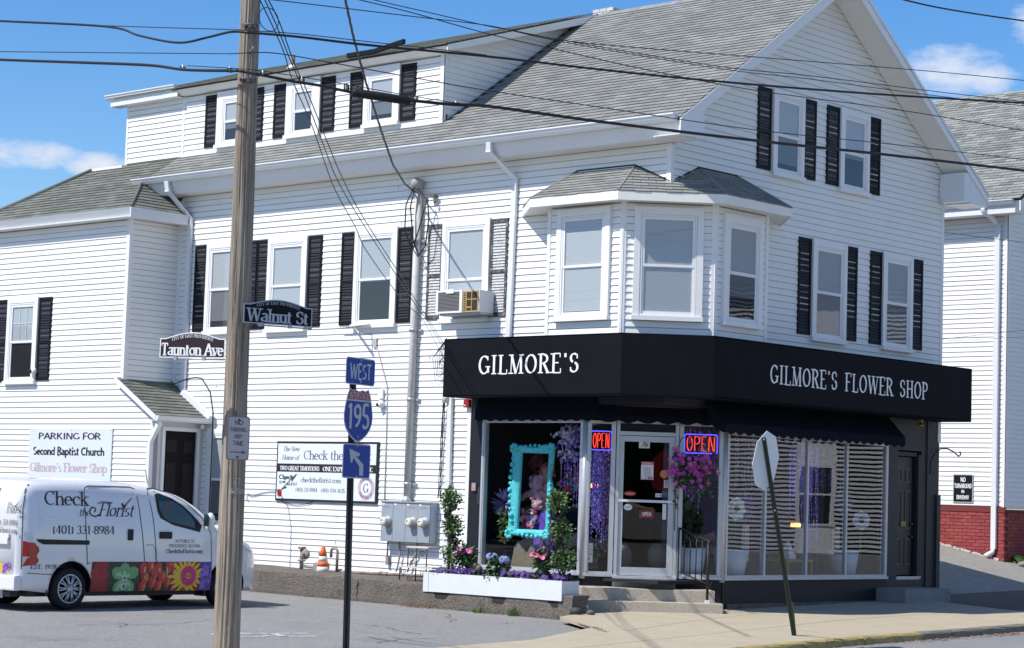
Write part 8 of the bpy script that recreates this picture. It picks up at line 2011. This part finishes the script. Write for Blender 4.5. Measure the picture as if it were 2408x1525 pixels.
cable('pair of faint wires low across the neighbouring siding, upper', [(2212, 799, 40), (2330, 785, 42), (2412, 777, 44)], .004); cable('pair of faint wires low across the neighbouring siding, lower', [(2212, 803, 40), (2330, 797, 42), (2412, 792, 44)], .003)
# leafy plant and edging stone at the right edge
pt_ = thing('garden_plant', 'broad leaved green plant against the neighbour\'s brick base at the right edge', 'plant', (-3.1, 17.3, .6))
b = MB()
for k in range(75):
    c = Vector((-3.12 + rnd.uniform(-.1, .25), NY + .45 + rnd.uniform(-.25, 1.0), .55)); a = rnd.uniform(0, 6.3); l = rnd.uniform(.25, .5); d = Vector((math.cos(a) * .5, math.sin(a) * .5, 1)).normalized(); s_ = d.cross(Vector((math.sin(a), -math.cos(a), .2))).normalized() * l * .13; m_ = c + d * l * .6; e = c + d * l + Vector((math.cos(a), math.sin(a), -.5)) * l * .45
    b.poly([c, m_ + s_, e, m_ - s_], rnd.choice([0, 0, 1]), smooth=True)
b.build('leaf', [M_leaf, M_leafl], pt_, kind='stuff'); b = MB()
for k in range(4): b.tube([(-3.1, NY + .6 + .12 * k, .5), (-3.05, NY + .62 + .12 * k, 1.15 + .08 * k)], .008, 5); b.ball((-3.05, NY + .62 + .12 * k, 1.2 + .08 * k), .022, 6, 5, 0, (1, 1, 2.2))
b.build('flower_spike', mat('bud_pale', (.35, .33, .2), .7), pt_)
for k, (x, y, s_) in enumerate(((-2.95, NY + .15, .12), (-2.80, NY + .55, .14))):
    b = MB(); b.ball((x, y, driveway_z(x, y) + s_ * .3), s_, 9, 6, 0, (1.1, 1.5, .6), .1); tag(b.build('edging_stone', mat('grey_stone', (.22, .21, .19), .95, noise=(8, .2, 4))), 'flat grey stone edging the plant bed, %s one' % ('near' if not k else 'far'), 'stone', 'stones edging the bed by the neighbouring house')
# garden earth behind the right corner
b = MB(); b.poly([(-3.33, NY, .52), (-2.6, NY - .1, .48), (-2.3, NY + 5, .5), (-3.33, NY + 5, .52)]); b.build('flower_bed', mat('bed_soil', (.05, .035, .022), 1.0), kind='structure')

# ------------------------------------------------------------------ house across the street, seen as the reflection in the wide window
HD = Vector((.565, .825, 0)).normalized(); hc = Vector((18.0, 30.0, 0))
uu = Vector((HD.y, -HD.x, 0)); FR = frame(hc, uu, -HD)
oh = thing('opposite_house', 'white clapboard house across the street, mirrored in the wide shop window', 'house', tuple(hc))
b = MB(); b.fb(FR, -9, 9, -.5, 9, -.3, -.01); ow = b.build('front_wall', mat('opposite_gap', (.02, .02, .022), .9), oh)
b = MB(); z = .15
while z < 8.6:
    for (a0, a1) in ((-9, -5.2), (-4.0, -.9), (.3, 3.6), (4.8, 9)): b.fb(FR, a0, a1, z, z + .075, -.01, .03)
    z += .14
b.build('siding_boards', mat('opposite_white', (.80, .80, .80), .5), oh, kind='stuff')
for a0, a1 in ((-5.2, -4.0), (-.9, .3), (3.6, 4.8)):
    for z0, z1 in ((1.2, 3.2), (4.6, 6.6)):
        b = MB(); casing(b, FR, a0, a1, z0, z1, .14, .16, .05); b.fb(FR, a0, a1, (z0 + z1) / 2 - .03, (z0 + z1) / 2 + .03, .0, .03); wn_ = b.build('window', M_trim, oh)
        b = MB(); b.fb(FR, a0 + .14, a1 - .14, z0 + .07, z1 - .16, -.005, .005); b.build('pane', mat('opposite_glass', (.03, .035, .04), .1), wn_)
    b = MB(); b.fb(FR, a0, a1, .15, 1.2, -.01, .03); b.fb(FR, a0, a1, 3.2, 4.6, -.01, .03); b.fb(FR, a0, a1, 6.6, 8.6, -.01, .03); b.build('wall_panel', MATS['opposite_white'], oh)
b = MB(); b.prism([FR(-9.6, 8.7, .5), FR(9.6, 8.7, .5), FR(9.6, 12, -4.5), FR(-9.6, 12, -4.5)], (0, 0, -.1)); b.build('roof', M_felt, oh, fix=True)
b = MB(); b.fb(FR, -9, 9, -.5, .14, -.01, .05); b.build('stone_base', M_oldc, oh)

# tree row far across the street behind the camera: only the shop glass sees it
b = MB()
for k in range(210):
    a = R(-215 + k * 1.2); d = rnd.uniform(62, 80); b.ball((20 + d * math.cos(a), -20 + d * math.sin(a), rnd.uniform(.5, 5.5)), rnd.uniform(2.6, 3.8), 8, 6, 0, jit=.15)
b.build('tree_row', mat('far_foliage', (.035, .05, .022), .9, noise=(.6, .4, 4)), kind='stuff')
